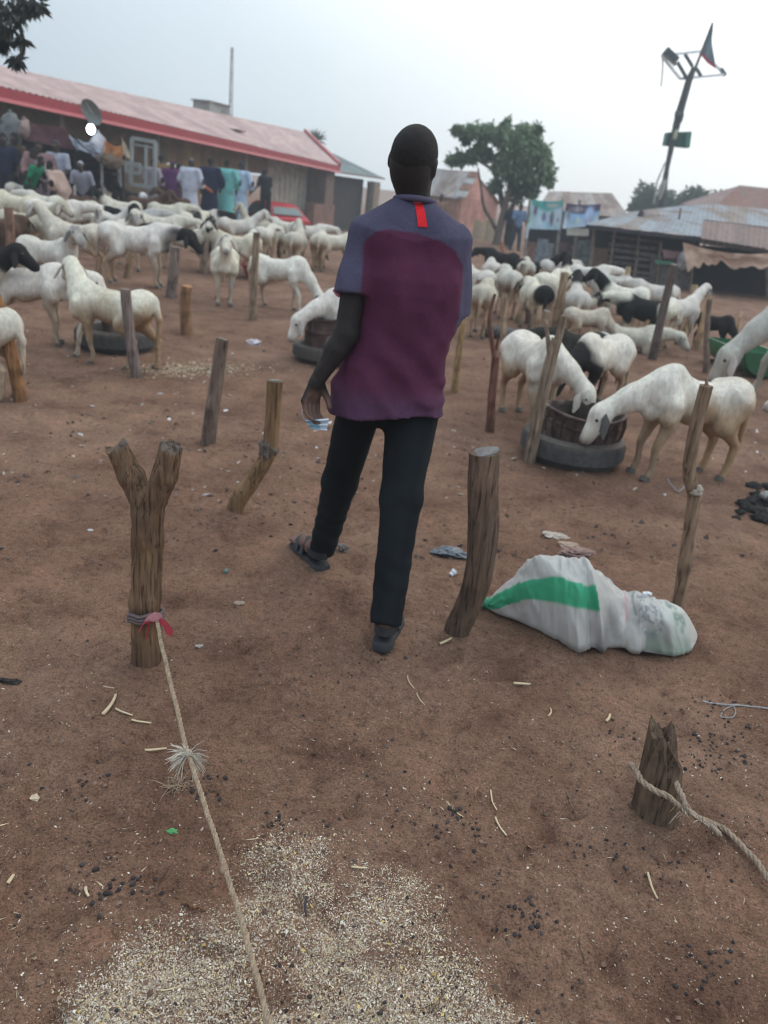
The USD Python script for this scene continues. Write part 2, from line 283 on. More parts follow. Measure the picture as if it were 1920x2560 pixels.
# ---------------------------------------------------------------- long building with pink roof
A0 = gp(0, 247, 2.58); B0 = at(840, 428, 40.0); DL = B0 - A0; BL = np.linalg.norm(DL); BD = DL / BL
BH = np.array([BD[0], BD[1], 0]); BH /= np.linalg.norm(BH); BN = np.array([BH[1], -BH[0], 0])     # BN points out towards the yard
Z3 = np.array([0, 0, 1.])
def bp(s, out, up):                                     # along the eave, outwards, above the eave line
    return A0 + s * BD + out * BN + up * Z3
S0 = -8.0
hall = thing('long_building', 'long low building with pink corrugated roof and red fascia board', 'building', bp(6, 0, 0) * [1, 1, 0])
def rise(s): return 1.0 + .033 * s
def sheet(s0, s1, end0, end1, up0=.25, w=3.2, pitch=.22, amp=.022, ss=None):
    n = max(8, int((s1 - s0) / pitch * 6)); u = np.linspace(0, 1, n); rows = []
    for k in (0, .5, 1):
        s = s0 + (s1 - s0) * u + k * (end0 + (end1 - end0) * u)
        hgt = np.array([rise(x) for x in s]); ph = np.abs(((s0 + (s1 - s0) * u) / pitch) % 1 - .5) * 2
        prof = amp * np.clip(ph * 2.2 - .6, 0, 1)
        rows.append(A0 + s[:, None] * BD + (-w * k + .1 * (1 - k))[..., None] * BN if False else A0 + s[:, None] * BD + (.10 - (w + .1) * k) * BN + (up0 + (hgt - up0) * k + prof)[:, None] * Z3)
    return np.vstack(rows), grid(3, n)
edges = np.linspace(S0, BL + .15, 31)
for i in range(30):
    a, b = edges[i], edges[i + 1] + .03
    sk = lambda s: 3.0 * np.clip((s - 12) / (BL - 12), 0, 1)
    tone = 1 + .06 * math.sin(i * 2.4)
    obj('roof_sheet', (lambda m: (m[0] + Z3 * (.004 * (i % 2)), m[1]))(sheet(a, b, sk(a), sk(b))), 'roof_metal', hall, tint=np.array([.50, .36, .335]) * tone)
# back slope of the roof
mb = MB(); s = np.linspace(S0, BL, 12)
rid = np.array([bp(x + 3.0 * np.clip((x - 12) / (BL - 12), 0, 1), -3.22, rise(x) - .01) for x in s]); bak = rid - BN * 3 - Z3 * .9
mb.add(np.vstack([rid, bak]), grid(2, 12)); obj('back_roof', mb.get(), 'roof_metal', hall, tint=(.48, .36, .34))
mb = MB()
beam(mb, bp(S0, .115, .125), bp(BL + .2, .115, .125), .02, .25); obj('fascia', mb.get(), 'paint', hall, tint=(.30, .035, .045))
mb = MB()                                               # sloping lower gutter strip that catches the sky
a_, b_ = bp(S0, .128, .03), bp(BL + .2, .128, .03); o_ = BN * .14 - Z3 * .085
mb.add(np.array([a_, b_, b_ + o_, a_ + o_, a_ - Z3 * .02, b_ - Z3 * .02, b_ + o_ - Z3 * .02, a_ + o_ - Z3 * .02]), [[0, 1, 2, 3], [7, 6, 5, 4], [3, 2, 6, 7], [1, 0, 4, 5], [2, 1, 5, 6], [0, 3, 7, 4]])
obj('gutter', mb.get(), 'paint', hall, tint=(.37, .085, .09))
mb = MB(); e0, e1 = bp(BL + .17, .1, .25), bp(BL + 3.15, -3.2, rise(BL + 3.1))
beam(mb, e0 + Z3 * .05, e1 + Z3 * .06, .14, .2); obj('verge_trim', mb.get(), 'paint', hall, tint=(.36, .085, .09))
def wallbox(s0, s1, out, z0, z1, th=.15):
    c = bp((s0 + s1) / 2, out, 0); c[2] = (z0 + z1) / 2
    return MB().box(c, (s1 - s0, th, z1 - z0), np.stack([BH, BN, Z3], 1)).get()
WO = -1.0
def zt(s): return bp(s, 0, 0)[2] + .25
parts = [(S0, 8.2, (.20, .15, .10)), (9.2, 10.3, (.33, .215, .105)), (11.4, 13.3, (.30, .20, .11)), (15.6, BL - 1.2, (.48, .44, .36))]
for a, b, c in parts: obj('wall', wallbox(a, b, WO, -1.3, zt((a + b) / 2)), 'plaster', hall, tint=c)
for a, b in ((8.2, 9.2), (10.3, 11.4), (13.3, 15.6)):
    obj('lintel', wallbox(a, b, WO, 1.62, zt((a + b) / 2)), 'plaster', hall, tint=(.25, .17, .10))
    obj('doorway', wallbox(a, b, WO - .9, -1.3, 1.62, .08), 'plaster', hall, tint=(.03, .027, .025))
for q, a in enumerate(np.linspace(15.8, BL - 1.5, 8)):  # streaked pale panels
    obj('wall_panel', wallbox(a, a + .2, WO + .085, -1.2, 1.7 - .05 * (q % 3), .03), 'plaster', hall, tint=np.array([.50, .46, .38]) * (1 + .1 * (q % 2)))
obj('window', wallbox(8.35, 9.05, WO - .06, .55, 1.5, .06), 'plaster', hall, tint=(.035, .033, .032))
for k in range(3): obj('window_bar', wallbox(8.5 + .18 * k, 8.53 + .18 * k, WO + .0, .55, 1.5, .03), 'paint', hall, tint=(.1, .09, .08))
obj('end_pillar', wallbox(BL - 1.1, BL - .1, -.45, -1.3, zt(BL - .6) - .12, .9), 'plaster', hall, tint=(.20, .135, .11))
obj('plinth', wallbox(BL - 2.6, BL - .2, -.1, -1.3, .62, .5), 'plaster', hall, tint=(.25, .14, .105))
obj('end_wall', wallbox(BL - .15, BL, -2.4, -1.3, zt(BL) + .3, 3.0), 'plaster', hall, tint=(.2, .15, .12))
for a in (2.2, 6.5, 12.2): obj('veranda_post', MB().tube([bp(a, -.12, 0) * [1, 1, 0] - Z3 * .1, bp(a, -.12, .1)], [.05, .05], 8).get(), 'paint', hall, tint=(.26, .23, .2))
obj('ceiling_board', (lambda m: m)(MB().add(np.array([bp(S0, .08, .02), bp(BL, .08, .02), bp(BL, -1.0, .02), bp(S0, -1.0, .02)]), [[0, 3, 2, 1]]).get()), 'plaster', hall, tint=(.14, .11, .09))
obj('roof_vent', MB().box(bp(13.6, -1.3, .25 + (rise(13.6) - .25) * .43 + .05), (.7, .35, .05), np.stack([BH, BN, Z3], 1)).get(), 'rusty', hall, tint=(.22, .16, .14))
blk = thing('water_tank', 'low grey concrete block on the pink roof beside the mast', 'water tank', bp(15.6, -3.6, 1.35))
obj('tank_body', MB().box(bp(15.6, -3.7, rise(17) + .10), (1.5, .8, .42), np.stack([BH, BN, Z3], 1)).get(), 'plaster', blk, tint=(.33, .33, .31))
obj('tank_lid', MB().box(bp(15.6, -3.7, rise(17) + .34), (1.7, .9, .06), np.stack([BH, BN, Z3], 1)).get(), 'plaster', blk, tint=(.28, .28, .27))

# lattice mast behind the building
mbase = at(566, 300, 50.0); mtop = at(580, 118, 50.0); mbase[2] = -.2; mbase[0] = mtop[0]; mbase[1] = mtop[1]
mast = thing('lattice_mast', 'thin grey lattice antenna mast behind the pink roof', 'mast', mbase)
H_ = mtop[2] - mbase[2]
for k in range(3):
    o = .16 * np.array([math.cos(k * 2.1), math.sin(k * 2.1), 0]); obj('mast_leg', MB().tube([mbase + o, mtop + o * .4], [.035, .028], 5).get(), 'paint', mast, tint=(.30, .25, .26))
for k in range(22):
    z = H_ * (k + 1) / 23; o = [(.16 - .1 * z / H_) * np.array([math.cos(q * 2.1), math.sin(q * 2.1), 0]) for q in range(3)]
    c = mbase + Z3 * z; obj('mast_brace', MB().tube([c + o[k % 3], c + o[(k + 1) % 3] + Z3 * .28], [.02, .02], 4).get(), 'paint', mast, tint=(.30, .25, .26))

# second, smaller building with grey-green roof
C0 = at(842, 430, 42.0); C1 = at(962, 447, 50.0)
def slab(name, pts, th, m, par, tint, smooth=False, label=None):       # quad pts (4) given thickness downwards
    p = np.asarray(pts, float); q = p - Z3 * th
    return obj(name, MB().add(np.vstack([p, q]), [[0, 1, 2, 3], [7, 6, 5, 4], [0, 4, 5, 1], [1, 5, 6, 2], [2, 6, 7, 3], [3, 7, 4, 0]]).get(), m, par, tint=tint, label=label)
def corr(p0, p1, p2, p3, pitch=.2, amp=.025):           # corrugated sheet, ridges run p0->p3
    p0, p1, p2, p3 = map(np.asarray, (p0, p1, p2, p3)); L = np.linalg.norm(p1 - p0); n = max(6, int(L / pitch * 4)); u = np.linspace(0, 1, n)[:, None]
    w = amp * np.cos(u * L / pitch * 2 * np.pi) * Z3; e = w + p0 + (p1 - p0) * u; f = w + p3 + (p2 - p3) * u; r = [e + (f - e) * t for t in (0, .5, 1)]
    return np.vstack(r), grid(3, n)
def plain(b): b = np.array(b, float); b[2] = 0; return b
shop2 = thing('small_building', 'small open-fronted building with grey-green sheet roof beyond the long one', 'building', plain(C0))
dv = C1 - C0; nn = np.array([-dv[1], dv[0], 0]); nn /= np.linalg.norm(nn); nn = nn if nn[0] < 0 else -nn
for k in range(6):
    a, b = C0 + dv * k / 6, C0 + dv * (k + 1.02) / 6
    obj('roof_sheet', corr(a, b, b + nn * 3.2 + Z3 * (1.1 - .02 * k), a + nn * 3.2 + Z3 * 1.1), 'roof_metal', shop2, tint=np.array([.24, .28, .27]) * (1 + .08 * (k % 2)))
obj('fascia', beam(MB(), C0 + Z3 * .0, C1, .04, .10).get(), 'paint', shop2, tint=(.2, .14, .12))
def vwall(p, q, z0, z1, th=.12):
    mb = MB(); p, q = np.array(p, float), np.array(q, float); p[2] = q[2] = (z0 + z1) / 2; return beam(mb, p, q, th, z1 - z0).get()
obj('wall', vwall(C0 + nn * .6 + dv * .02, C0 + nn * .6 + dv * .72, -1.3, 1.95), 'plaster', shop2, tint=(.045, .038, .036))
obj('wall', vwall(C0 + nn * .3 + dv * .74, C1 + nn * .3, -1.3, 1.9), 'plaster', shop2, tint=(.26, .19, .12))
obj('pillar', vwall(C0 + dv * .72, C0 + dv * .78, -1.3, 1.9, .3), 'plaster', shop2, tint=(.25, .2, .15))

# foliage --------------------------------------------------------
def leaves(centers, radii, n, size, rng, cols, droop=.3, long=2.2):
    k = rng.integers(0, len(centers), n); d = rng.normal(size=(n, 3)); d /= np.linalg.norm(d, axis=1, keepdims=True)
    c = np.asarray(centers)[k] + d * np.asarray(radii)[k] * (rng.uniform(.25, 1, n) ** .4)[:, None]
    a = rng.normal(size=(n, 3)); a[:, 2] -= droop; a /= np.linalg.norm(a, axis=1, keepdims=True); b = np.cross(a, rng.normal(size=(n, 3))); b /= np.linalg.norm(b, axis=1, keepdims=True)
    s = size * rng.uniform(.6, 1.4, n)[:, None]; nrm = np.cross(a, b)
    v = np.stack([c, c + a * s * long * .5 + b * s * .5 + nrm * s * .12, c + a * s * long, c + a * s * long * .5 - b * s * .5 + nrm * s * .12], 1).reshape(-1, 3)
    q = np.arange(n)[:, None] * 4 + np.arange(4)
    col = np.asarray(cols)[rng.integers(0, len(cols), n)] * rng.uniform(.7, 1.25, (n, 1))
    return v, q, np.repeat(col, 4, 0)
GREENS = [(.12, .185, .10), (.155, .225, .125), (.085, .145, .08), (.18, .25, .15)]
def leafobj(name, par, *a, **k):
    v, q, c = leaves(*a, **k); return obj(name, (v, q), 'leaf', par, tint=c)

# yard tree in front of the pink house
Yt = 33.0; tb = at(1240, 600, Yt); tb[2] = gz(tb[0], tb[1]); rng = np.random.default_rng(11)
tree = thing('tree', 'bushy green tree with leaning forked trunk in front of the pink house', 'tree', tb)
def T(px, py, dy=0): return at(px, py, Yt + dy)
limbs = [([(1240, 612), (1252, 560), (1262, 520), (1275, 470)], .17, .10), ([(1255, 560), (1290, 500), (1320, 450), (1335, 410)], .11, .05), ([(1262, 530), (1250, 480), (1238, 420), (1225, 370)], .13, .05),
         ([(1240, 575), (1225, 545), (1210, 520), (1203, 470), (1195, 420)], .08, .03), ([(1275, 470), (1285, 400), (1290, 350)], .14, .05), ([(1238, 430), (1190, 400), (1150, 385)], .06, .02), ([(1232, 400), (1190, 345), (1150, 325)], .06, .02)]
for k, (pp, r0, r1) in enumerate(limbs):
    pts = spline([T(x, y, .15 * ((k * 7) % 5 - 2)) for x, y in pp], 12)
    if k == 0: pts[0][2] = tb[2] - .1
    obj('trunk' if k == 0 else 'limb', tube(pts, np.linspace(r0, r1, 12), 8), 'bark', tree, smooth=True, tint=(.16, .125, .105))
crown = [(1290, 400, 42), (1320, 370, 45), (1345, 420, 38), (1300, 450, 40), (1260, 410, 36), (1275, 350, 36), (1250, 335, 28), (1215, 325, 24), (1310, 330, 26), (1350, 375, 30), (1365, 430, 22), (1240, 460, 20), (1180, 322, 20), (1145, 320, 14), (1150, 392, 16), (1180, 385, 16),
         (1215, 380, 18), (1130, 395, 10), (1330, 340, 18), (1290, 480, 24), (1330, 470, 22), (1370, 405, 14), (1265, 305, 10), (1345, 320, 10), (1165, 345, 9), (1200, 360, 12), (1375, 450, 10)]
cc, cr = [], []
for x, y, r in crown:
    for q in range(3 if r > 25 else 2): cc.append(T(x, y, rng.uniform(-.55, .55) * r / 25)); cr.append(r * mpp(T(x, y)) * np.array([1, 1.0, 1]) * rng.uniform(.7, 1.1))
leafobj('crown', tree, cc, cr, 12000, .075, rng, GREENS, droop=1.6, long=3.2)
# overhanging branch of a tree at the left
Yb = 9.0; nb_ = at(-300, 560, Yb); nb_[2] = 0
tree2 = thing('tree', 'dark tree whose drooping branch hangs into the upper left corner', 'tree', nb_)
def T2(px, py, dy=0): return at(px, py, Yb + dy)
for k, (pp, r0, r1) in enumerate([([(-300, 1000), (-290, 500), (-260, 100), (-240, -200)], .22, .12), ([(-265, 120), (-150, -60), (-40, -20), (20, 40)], .09, .025), ([(10, 20), (45, 60), (60, 110), (45, 158)], .022, .018)]):
    pts = spline([T2(x, y) for x, y in pp], 14)
    if k == 0: pts[0][2] = -.1; pts[0][:2] = nb_[:2]
    obj('trunk' if k == 0 else 'branch', tube(pts, np.linspace(r0, r1, 14), 8), 'bark', tree2, smooth=True, tint=(.05, .045, .045))
cc = [T2(x, y, rng.uniform(-.3, .3)) for x, y in [(0, 20), (30, 10), (60, 5), (20, 50), (45, 40), (5, 90), (-20, 60), (75, 12), (95, 8), (50, 95), (40, 145), (-40, 20), (-80, 0), (-60, 100), (5, 108), (-90, -80), (-150, -60), (-30, -60), (60, -40), (-200, -150), (-240, -220), (-300, -200)]]
cr = [r * mpp(cc[0]) * np.ones(3) * .9 for r in (30, 28, 20, 26, 18, 16, 34, 14, 10, 10, 9, 40, 50, 30, 12, 60, 60, 40, 30, 80, 90, 80)]
leafobj('crown', tree2, cc, cr, 1300, .034, rng, [(.04, .045, .042), (.055, .06, .05), (.03, .034, .033)], droop=1.6, long=3.4)
# palm behind the roof
pb = at(790, 352, 56.0); p0 = pb.copy(); p0[2] = 0
palm = thing('palm_tree', 'spiky palm top showing above the roof end', 'palm tree', p0)
obj('trunk', tube([p0 - Z3 * .2, pb], [.18, .13], 8), 'bark', palm, smooth=True, tint=(.14, .12, .1))
mb = MB()
for k in range(46):
    a = rng.uniform(0, 2 * np.pi); e = rng.uniform(-.1, 1.3); L = rng.uniform(.6, 1.2); d = np.array([math.cos(a) * math.cos(e), math.sin(a) * math.cos(e), math.sin(e)])
    s = np.cross(d, rng.normal(size=3)); s /= np.linalg.norm(s); m_ = pb + d * L * .6; t_ = pb + d * L - Z3 * .12
    mb.add([pb, m_ + s * .05, t_, m_ - s * .05], [[0, 1, 2, 3]], np.array([.07, .095, .06]) * rng.uniform(.7, 1.2))
obj('crown', mb.get(), 'leaf', palm, tint=mb.cols())
# far trees behind the shacks
for k, (x0, x1, y0, y1, lab, hue) in enumerate([(1578, 1640, 462, 530, 'round feathery bush behind the shack roof left of the pole foot', 1.0), (1640, 1700, 488, 530, 'low bush behind the shack roof just right of the pole foot', .9),
        (1700, 1760, 474, 530, 'taller pointed bush in the middle of the hedge behind the shack roof', .9), (1755, 1808, 478, 530, 'last pointed bush of the hedge before the brick gable', .85), (1812, 1835, 490, 525, 'tiny far bush beside the brick gable', .8)]):
    Yh = 62.0; c = at((x0 + x1) / 2, y1, Yh); b0 = c.copy(); b0[2] = 0
    t_ = thing('bush', lab, 'bush', b0); obj('stem', tube([b0 - Z3 * .2, b0 + Z3 * 1.5], [.12, .08], 6), 'bark', t_, tint=(.12, .1, .09))
    cc, cr = [], []
    for q in range(44):
        u, w = rng.uniform(0, 1), rng.uniform(0, 1) ** .8; x = x0 + (x1 - x0) * u; top = y0 + (y1 - y0) * (.30 * abs(2 * u - 1) ** 2 + .22 * rng.uniform())
        cc.append(at(x, top + (y1 + 25 - top) * w, Yh + rng.uniform(-1, 1))); cr.append(np.array([.42, .42, .60]))
    leafobj('crown', t_, cc, cr, 3000, .13, rng, np.array([(.085, .12, .07), (.07, .10, .06), (.105, .14, .085)]) * hue, droop=-.8)
# ---------------------------------------------------------------- houses and shacks beyond the yard
def quad(name, pts, m, par, tint, th=.05, label=None):  # a slab through 4 points with thickness along its own normal
    p = np.asarray(pts, float); n = np.cross(p[1] - p[0], p[3] - p[0]); n /= np.linalg.norm(n); q = p - n * th
    return obj(name, MB().add(np.vstack([p, q]), [[0, 1, 2, 3], [7, 6, 5, 4], [0, 4, 5, 1], [1, 5, 6, 2], [2, 6, 7, 3], [3, 7, 4, 0]]).get(), m, par, tint=tint, label=label)
def sheets(par, p0, p1, p2, p3, n, tints, pitch=.13, amp=.006, lift=.004, name='roof_sheet'):
    p0, p1, p2, p3 = map(np.asarray, (p0, p1, p2, p3))
    for k in range(n):
        a, b = k / n, min(1, (k + 1.06) / n); z = Z3 * lift * (k % 3)
        obj(name, corr(p0 + (p1 - p0) * a + z, p0 + (p1 - p0) * b + z, p3 + (p2 - p3) * b + z, p3 + (p2 - p3) * a + z, pitch, amp), 'roof_old', par, tint=tints[k % len(tints)])
def down(p, z=-.3): p = np.array(p, float); p[2] = z; return p
K = at(1150, 494, 38.0); L_ = at(1030, 478, 41.0); G_ = at(1246, 500, 40.5); PK = at(1186, 430, 39.3)
house = thing('house', 'pink plastered house with patched rusty gable roof behind the yard tree', 'house', plain(K))
L_[2] = G_[2] = K[2]; RE = PK + (L_ - K)
quad('wall', [down(L_), down(K), K, L_], 'plaster', house, (.33, .19, .135), .12)
quad('gable_wall', [down(K), down(G_), G_, K], 'plaster', house, (.46, .235, .19), .12)
obj('gable_wall', MB().add(np.array([K, G_, PK, K + [0, .12, 0], G_ + [0, .12, 0], PK + [0, .12, 0]]), [[0, 1, 2], [3, 5, 4]]).get(), 'plaster', house, tint=(.46, .235, .19))
ov = np.array([.1, -.25, -.06])
sheets(house, K + ov, L_ + ov, RE, PK, 5, [(.30, .29, .28), (.34, .30, .28), (.25, .22, .21)])
sheets(house, G_ + [.2, -.1, -.1], G_ + (L_ - K) + [.2, 0, -.1], RE + Z3 * .01, PK + Z3 * .01, 4, [(.3, .25, .23), (.24, .15, .12)])
for k in range(4):
    a, b = K + (PK - K) * k / 4 - [0, .3, 0], K + (PK - K) * (k + .9) / 4 - [0, .3, 0]
    obj('verge_sheet', beam(MB(), a + Z3 * .03, b + Z3 * .03, .5, .03).get(), 'rusty', house, tint=[(.3, .29, .28), (.23, .12, .09)][k % 2])
obj('window', beam(MB(), at(1083, 545, 39.2), at(1083, 520, 39.2), .5, .06).get(), 'paint', house, tint=(.06, .05, .045))
# leaning pale boards beside the tree
bd = thing('board_fence', 'pale yellowish boards standing between the pink house and the tree trunk', 'fence', plain(at(1210, 560, 36.0)))
for k in range(7):
    x = 1186 + k * 8; obj('board', vwall(down(at(x, 550, 36.0)), down(at(x + 7.2, 550, 36.0)), -.1, at(x, 547 + 4 * (k % 3), 36.0)[2], .04), 'board', bd, tint=np.array([.42, .35, .24]) * (.85 + .1 * (k % 4)))
# rusty house behind the banners
Yr = 45.0; rh = thing('house', 'low house with faded rusty hip roof behind the two banners', 'house', plain(at(1450, 520, Yr)))
e0, e1, r0_, r1_ = at(1345, 521, Yr), at(1582, 520, Yr), at(1372, 478, Yr + 3), at(1530, 483, Yr + 3); e1[2] = e0[2]
sheets(rh, e0, e1, r1_, r0_, 9, [(.27, .225, .20), (.32, .28, .26), (.24, .18, .155), (.30, .25, .225)])
quad('roof_end', [e1, e1 + [.6, 5, 0], r1_ + [0.01, 0, 0], r1_], 'roof_metal', rh, (.26, .21, .19), .03)
quad('wall', [down(e0 + [.2, .4, 0]), down(e1 + [-.2, .4, 0]), e1 + [-.2, .4, 0], e0 + [.2, .4, 0]], 'plaster', rh, (.26, .19, .15), .1)
# brick-red house at the right edge
Yg = 55.0; gh = thing('house', 'brick-red hip-roofed house at the right edge beyond the shacks', 'house', plain(at(1900, 520, Yg)))
a0, a1, c0, c1 = at(1786, 516, Yg), at(2150, 555, Yg), at(1851, 463, Yg + 3), at(2080, 490, Yg + 3); a1[2] = a0[2]; c1[2] = c0[2]
sheets(gh, a0, a1, c1, c0, 7, [(.21, .095, .072), (.23, .105, .08), (.20, .09, .07)], amp=.01)
quad('roof_end', [a0 + [-.8, 5, 0], a0, c0, c0 + [-.01, 0, 0]], 'roof_metal', gh, (.22, .14, .125), .03)
quad('wall', [down(a0 + [.5, .5, 0]), down(a1 + [-.5, .5, 0]), a1 + [-.5, .5, 0], a0 + [.5, .5, 0]], 'plaster', gh, (.30, .14, .10), .1)
# big low shed on the right
Ys = 21.0
shed = thing('livestock_shed', 'long low shed with patched grey-blue sheet roof and slatted wooden front', 'shed', plain(at(1600, 710, Ys)))
f0, f1, b0_, b1_ = at(1466, 560, Ys - .5), at(1752, 592, Ys - .5), at(1580, 529, Ys + 6.5), at(1765, 507, Ys + 6.5)
sheets(shed, f0, f1, b1_, b0_, 7, [(.215, .245, .27), (.23, .26, .285), (.21, .195, .185), (.235, .265, .29), (.205, .225, .25)])
f2, b2 = at(2080, 640, Ys - .5), at(2080, 540, Ys + 6.5); b2[2] = b1_[2]
mid0, mid1 = f1 + (b1_ - f1) * .45, f2 + (b2 - f2) * .45
sheets(shed, mid0, mid1, b2, b1_ , 6, [(.225, .25, .27), (.215, .19, .175), (.235, .26, .285)], name='rear_sheet')
sheets(shed, f1 - Z3 * .03, f2 - Z3 * .1, mid1 - Z3 * .02, mid0 - Z3 * .02, 8, [(.165, .115, .10), (.185, .13, .115), (.15, .105, .095)], name='rusty_sheet')
mb = MB(); beam(mb, f0 - Z3 * .06, f1 - Z3 * .06, .06, .09); obj('eave_beam', mb.get(), 'bark', shed, tint=(.05, .05, .055))
mb = MB(); beam(mb, f1 - Z3 * .1, f2 - Z3 * .16, .06, .09); obj('eave_beam', mb.get(), 'bark', shed, tint=(.06, .05, .045))
for x in np.arange(1760, 1925, 17):                     # rafters' ends under the rusty roof
    p = f1 + (f2 - f1) * (x - 1752) / 328 - Z3 * .1; obj('rafter', beam(MB(), p + [0, -.05, .02], p + [0, 1.2, .12], .05, .06).get(), 'bark', shed, tint=(.12, .08, .07))
for (x0, y0, x1, y1, w) in [(1486, 568, 1474, 690, .08), (1537, 575, 1517, 700, .07), (1597, 585, 1588, 690, .07), (1652, 598, 1640, 718, .08), (1733, 600, 1722, 740, .09), (1915, 640, 1910, 790, .1)]:
    a, b = at(x0, y0 + 4, Ys - .14), at(x1, y1, Ys - .14); b[2] = -.1; obj('post', tube([a, (a + b) / 2 + [.02, 0, 0], b], [w * .5] * 3, 7), 'bark', shed, smooth=True, tint=(.22, .18, .145))
for k in range(8):                                      # slats between the posts, uneven, gaps between
    y = 592 + k * 15.5; a, b = at(1524 - k * 1.4, y - 1 + 3 * (k % 2), Ys), at(1646 - k * 1.0, y + 13 + 2 * (k % 3), Ys)
    obj('slat', beam(MB(), a, b, .03, .058 + .012 * (k % 3)).get(), 'bark', shed, tint=np.array([.17, .15, .135]) * (.85 + .1 * (k % 4)))
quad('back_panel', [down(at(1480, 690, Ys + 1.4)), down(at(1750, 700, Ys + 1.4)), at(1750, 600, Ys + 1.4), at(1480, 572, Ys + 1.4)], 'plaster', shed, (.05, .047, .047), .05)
quad('low_panel', [down(at(1478, 690, Ys)), down(at(1517, 700, Ys)), at(1521, 622, Ys), at(1482, 618, Ys)], 'plaster', shed, (.20, .135, .11), .04)
for k in range(4):
    x = 1628 + k * 25; quad('front_board', [down(at(x, 715, Ys - .05)), down(at(x + 24, 715, Ys - .05)), at(x + 24, 640 + 4 * (k % 2), Ys - .05), at(x, 636 + 5 * (k % 3), Ys - .05)], 'bark', shed, np.array([.18, .16, .15]) * (.9 + .12 * (k % 3)), .03)
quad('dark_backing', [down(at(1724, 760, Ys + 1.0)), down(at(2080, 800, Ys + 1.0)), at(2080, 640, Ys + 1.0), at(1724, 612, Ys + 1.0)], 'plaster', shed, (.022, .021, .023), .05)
def drape(name, label, cat, c, nu, nv, tintf, m='cloth', sag=.06, seed=0, group=None, thick=0, ragged=0):
    """hanging cloth through four corners tl, tr, br, bl with sag and folds"""
    tl, tr, br, bl = map(np.asarray, c); u, v = np.meshgrid(np.linspace(0, 1, nu), np.linspace(0, 1, nv), indexing='ij')
    bot = 1 + (ragged * 2 * fbm(np.stack([u * 7, 0 * u, 0 * u + seed], -1), 3, seed)) if ragged else np.ones_like(u)
    vv = (v * bot)[..., None]; uu = u[..., None]
    P = (tl * (1 - uu) + tr * uu) * (1 - vv) + (bl * (1 - uu) + br * uu) * vv
    n = np.cross(tr - tl, bl - tl); n /= np.linalg.norm(n)
    f_ = sag * (np.sin(u * 9 + seed) * .4 * v + 2.2 * fbm(np.stack([u * 4, v * 1.5, 0 * u + seed], -1), 3, seed))
    P = P + f_[..., None] * n - Z3 * (sag * np.sin(np.pi * u) * (1 - v))[..., None]
    t_ = thing(name, label, cat, bl * .5 + br * .5, group=group)
    col = tintf(u.ravel(), v.ravel()); obj('cloth', (P.reshape(-1, 3), grid(nu, nv)), m, t_, smooth=True, tint=col); return t_
def cst(*c): return lambda u, v: np.repeat(np.array([c]), len(u), 0) * (1 + .5 * fbm(np.stack([u * 9, v * 9, 0 * u], -1), 3, 5))[:, None]
drape('tarp', 'ragged peach-brown tarp hanging from the rusty roof over the dark opening', 'tarp', [at(1708, 606, Ys - .75), at(1925, 634, Ys - .75), at(1925, 660, Ys - .7), at(1715, 672, Ys - .7)], 50, 14, cst(.52, .36, .27), sag=.10, seed=4, ragged=.55)
drape('cloth', 'pinkish cloth thrown over the grey shed front', 'cloth', [at(1655, 622, Ys - .2), at(1722, 628, Ys - .2), at(1718, 648, Ys - .22), at(1660, 645, Ys - .22)], 14, 8, cst(.33, .21, .21), sag=.03, seed=2)
drape('cloth', 'small bright green cloth on the grey shed front', 'cloth', [at(1636, 648, Ys - .2), at(1684, 652, Ys - .2), at(1682, 662, Ys - .22), at(1638, 660, Ys - .22)], 12, 6, cst(.10, .25, .17), sag=.02, seed=3)
wb = at(1711, 650, Ys - .4); sk_ = thing('white_bundle', 'round whitish bundle hung on the shed post by the dark opening', 'bundle', wb)
V, F_ = icos(wb, (.17, .14, .24), 3); V = V + fbm(V * 9, 3, 2)[:, None] * .08; obj('wrap', (V, F_), 'cloth', sk_, smooth=True, tint=(.38, .37, .37))
obj('tie', tube([wb + Z3 * .2, wb + Z3 * .42], [.02, .015], 6), 'rope', sk_, tint=(.2, .18, .16))
br_ = at(1608, 546, Ys + 3.2); drum = thing('barrel', 'dark cylindrical barrel lying on the shed roof', 'barrel', br_)
drv = np.array([.95, .1, -.05]); obj('shell', tube([br_ - drv * .1, br_ + drv * .75], [.21, .21], 18), 'rusty', drum, smooth=35, tint=(.24, .19, .175)); obj('open_end', tube([br_ - drv * .13, br_ - drv * .1], [.2, .215], 18), 'rusty', drum, tint=(.05, .045, .05))
obj('rope', tube([at(1695, 560, Ys + 2.5), at(1699, 540, Ys + 2.5), at(1702, 520, Ys + 2.5)], [.03, .025, .02], 6), 'bark', thing('stick', 'short dark stick standing up from the shed roof beside the barrel', 'stick', at(1695, 560, Ys + 2.5)), tint=(.12, .07, .07))
# sheet-metal stall fronts between the tree and the shed
Yf = 24.0; pan = thing('sheet_fence', 'row of patched metal sheets under the banners, grey, maroon and greenish', 'fence', plain(at(1400, 690, Yf)))
for (x0, x1, y0, c, dy) in [(1322, 1345, 604, (.25, .15, .12), 0), (1345, 1372, 596, (.22, .25, .28), -.1), (1366, 1396, 607, (.26, .29, .31), -.2), (1388, 1424, 603, (.13, .085, .09), -.3), (1424, 1446, 612, (.15, .095, .10), 0), (1446, 1464, 600, (.20, .23, .23), -.1), (1464, 1484, 598, (.17, .205, .205), -.2)]:
    a, b = at(x0, y0, Yf + dy), at(x1, y0 + 3, Yf + dy); obj('metal_panel', corr(down(a, -.2), down(b, -.2), b, a, .12, .012), 'rusty', pan, tint=c)
quad('dark_backing', [down(at(1318, 690, Yf + 1)), down(at(1490, 700, Yf + 1)), at(1490, 566, Yf + 1), at(1318, 572, Yf + 1)], 'plaster', pan, (.035, .033, .036), .05)
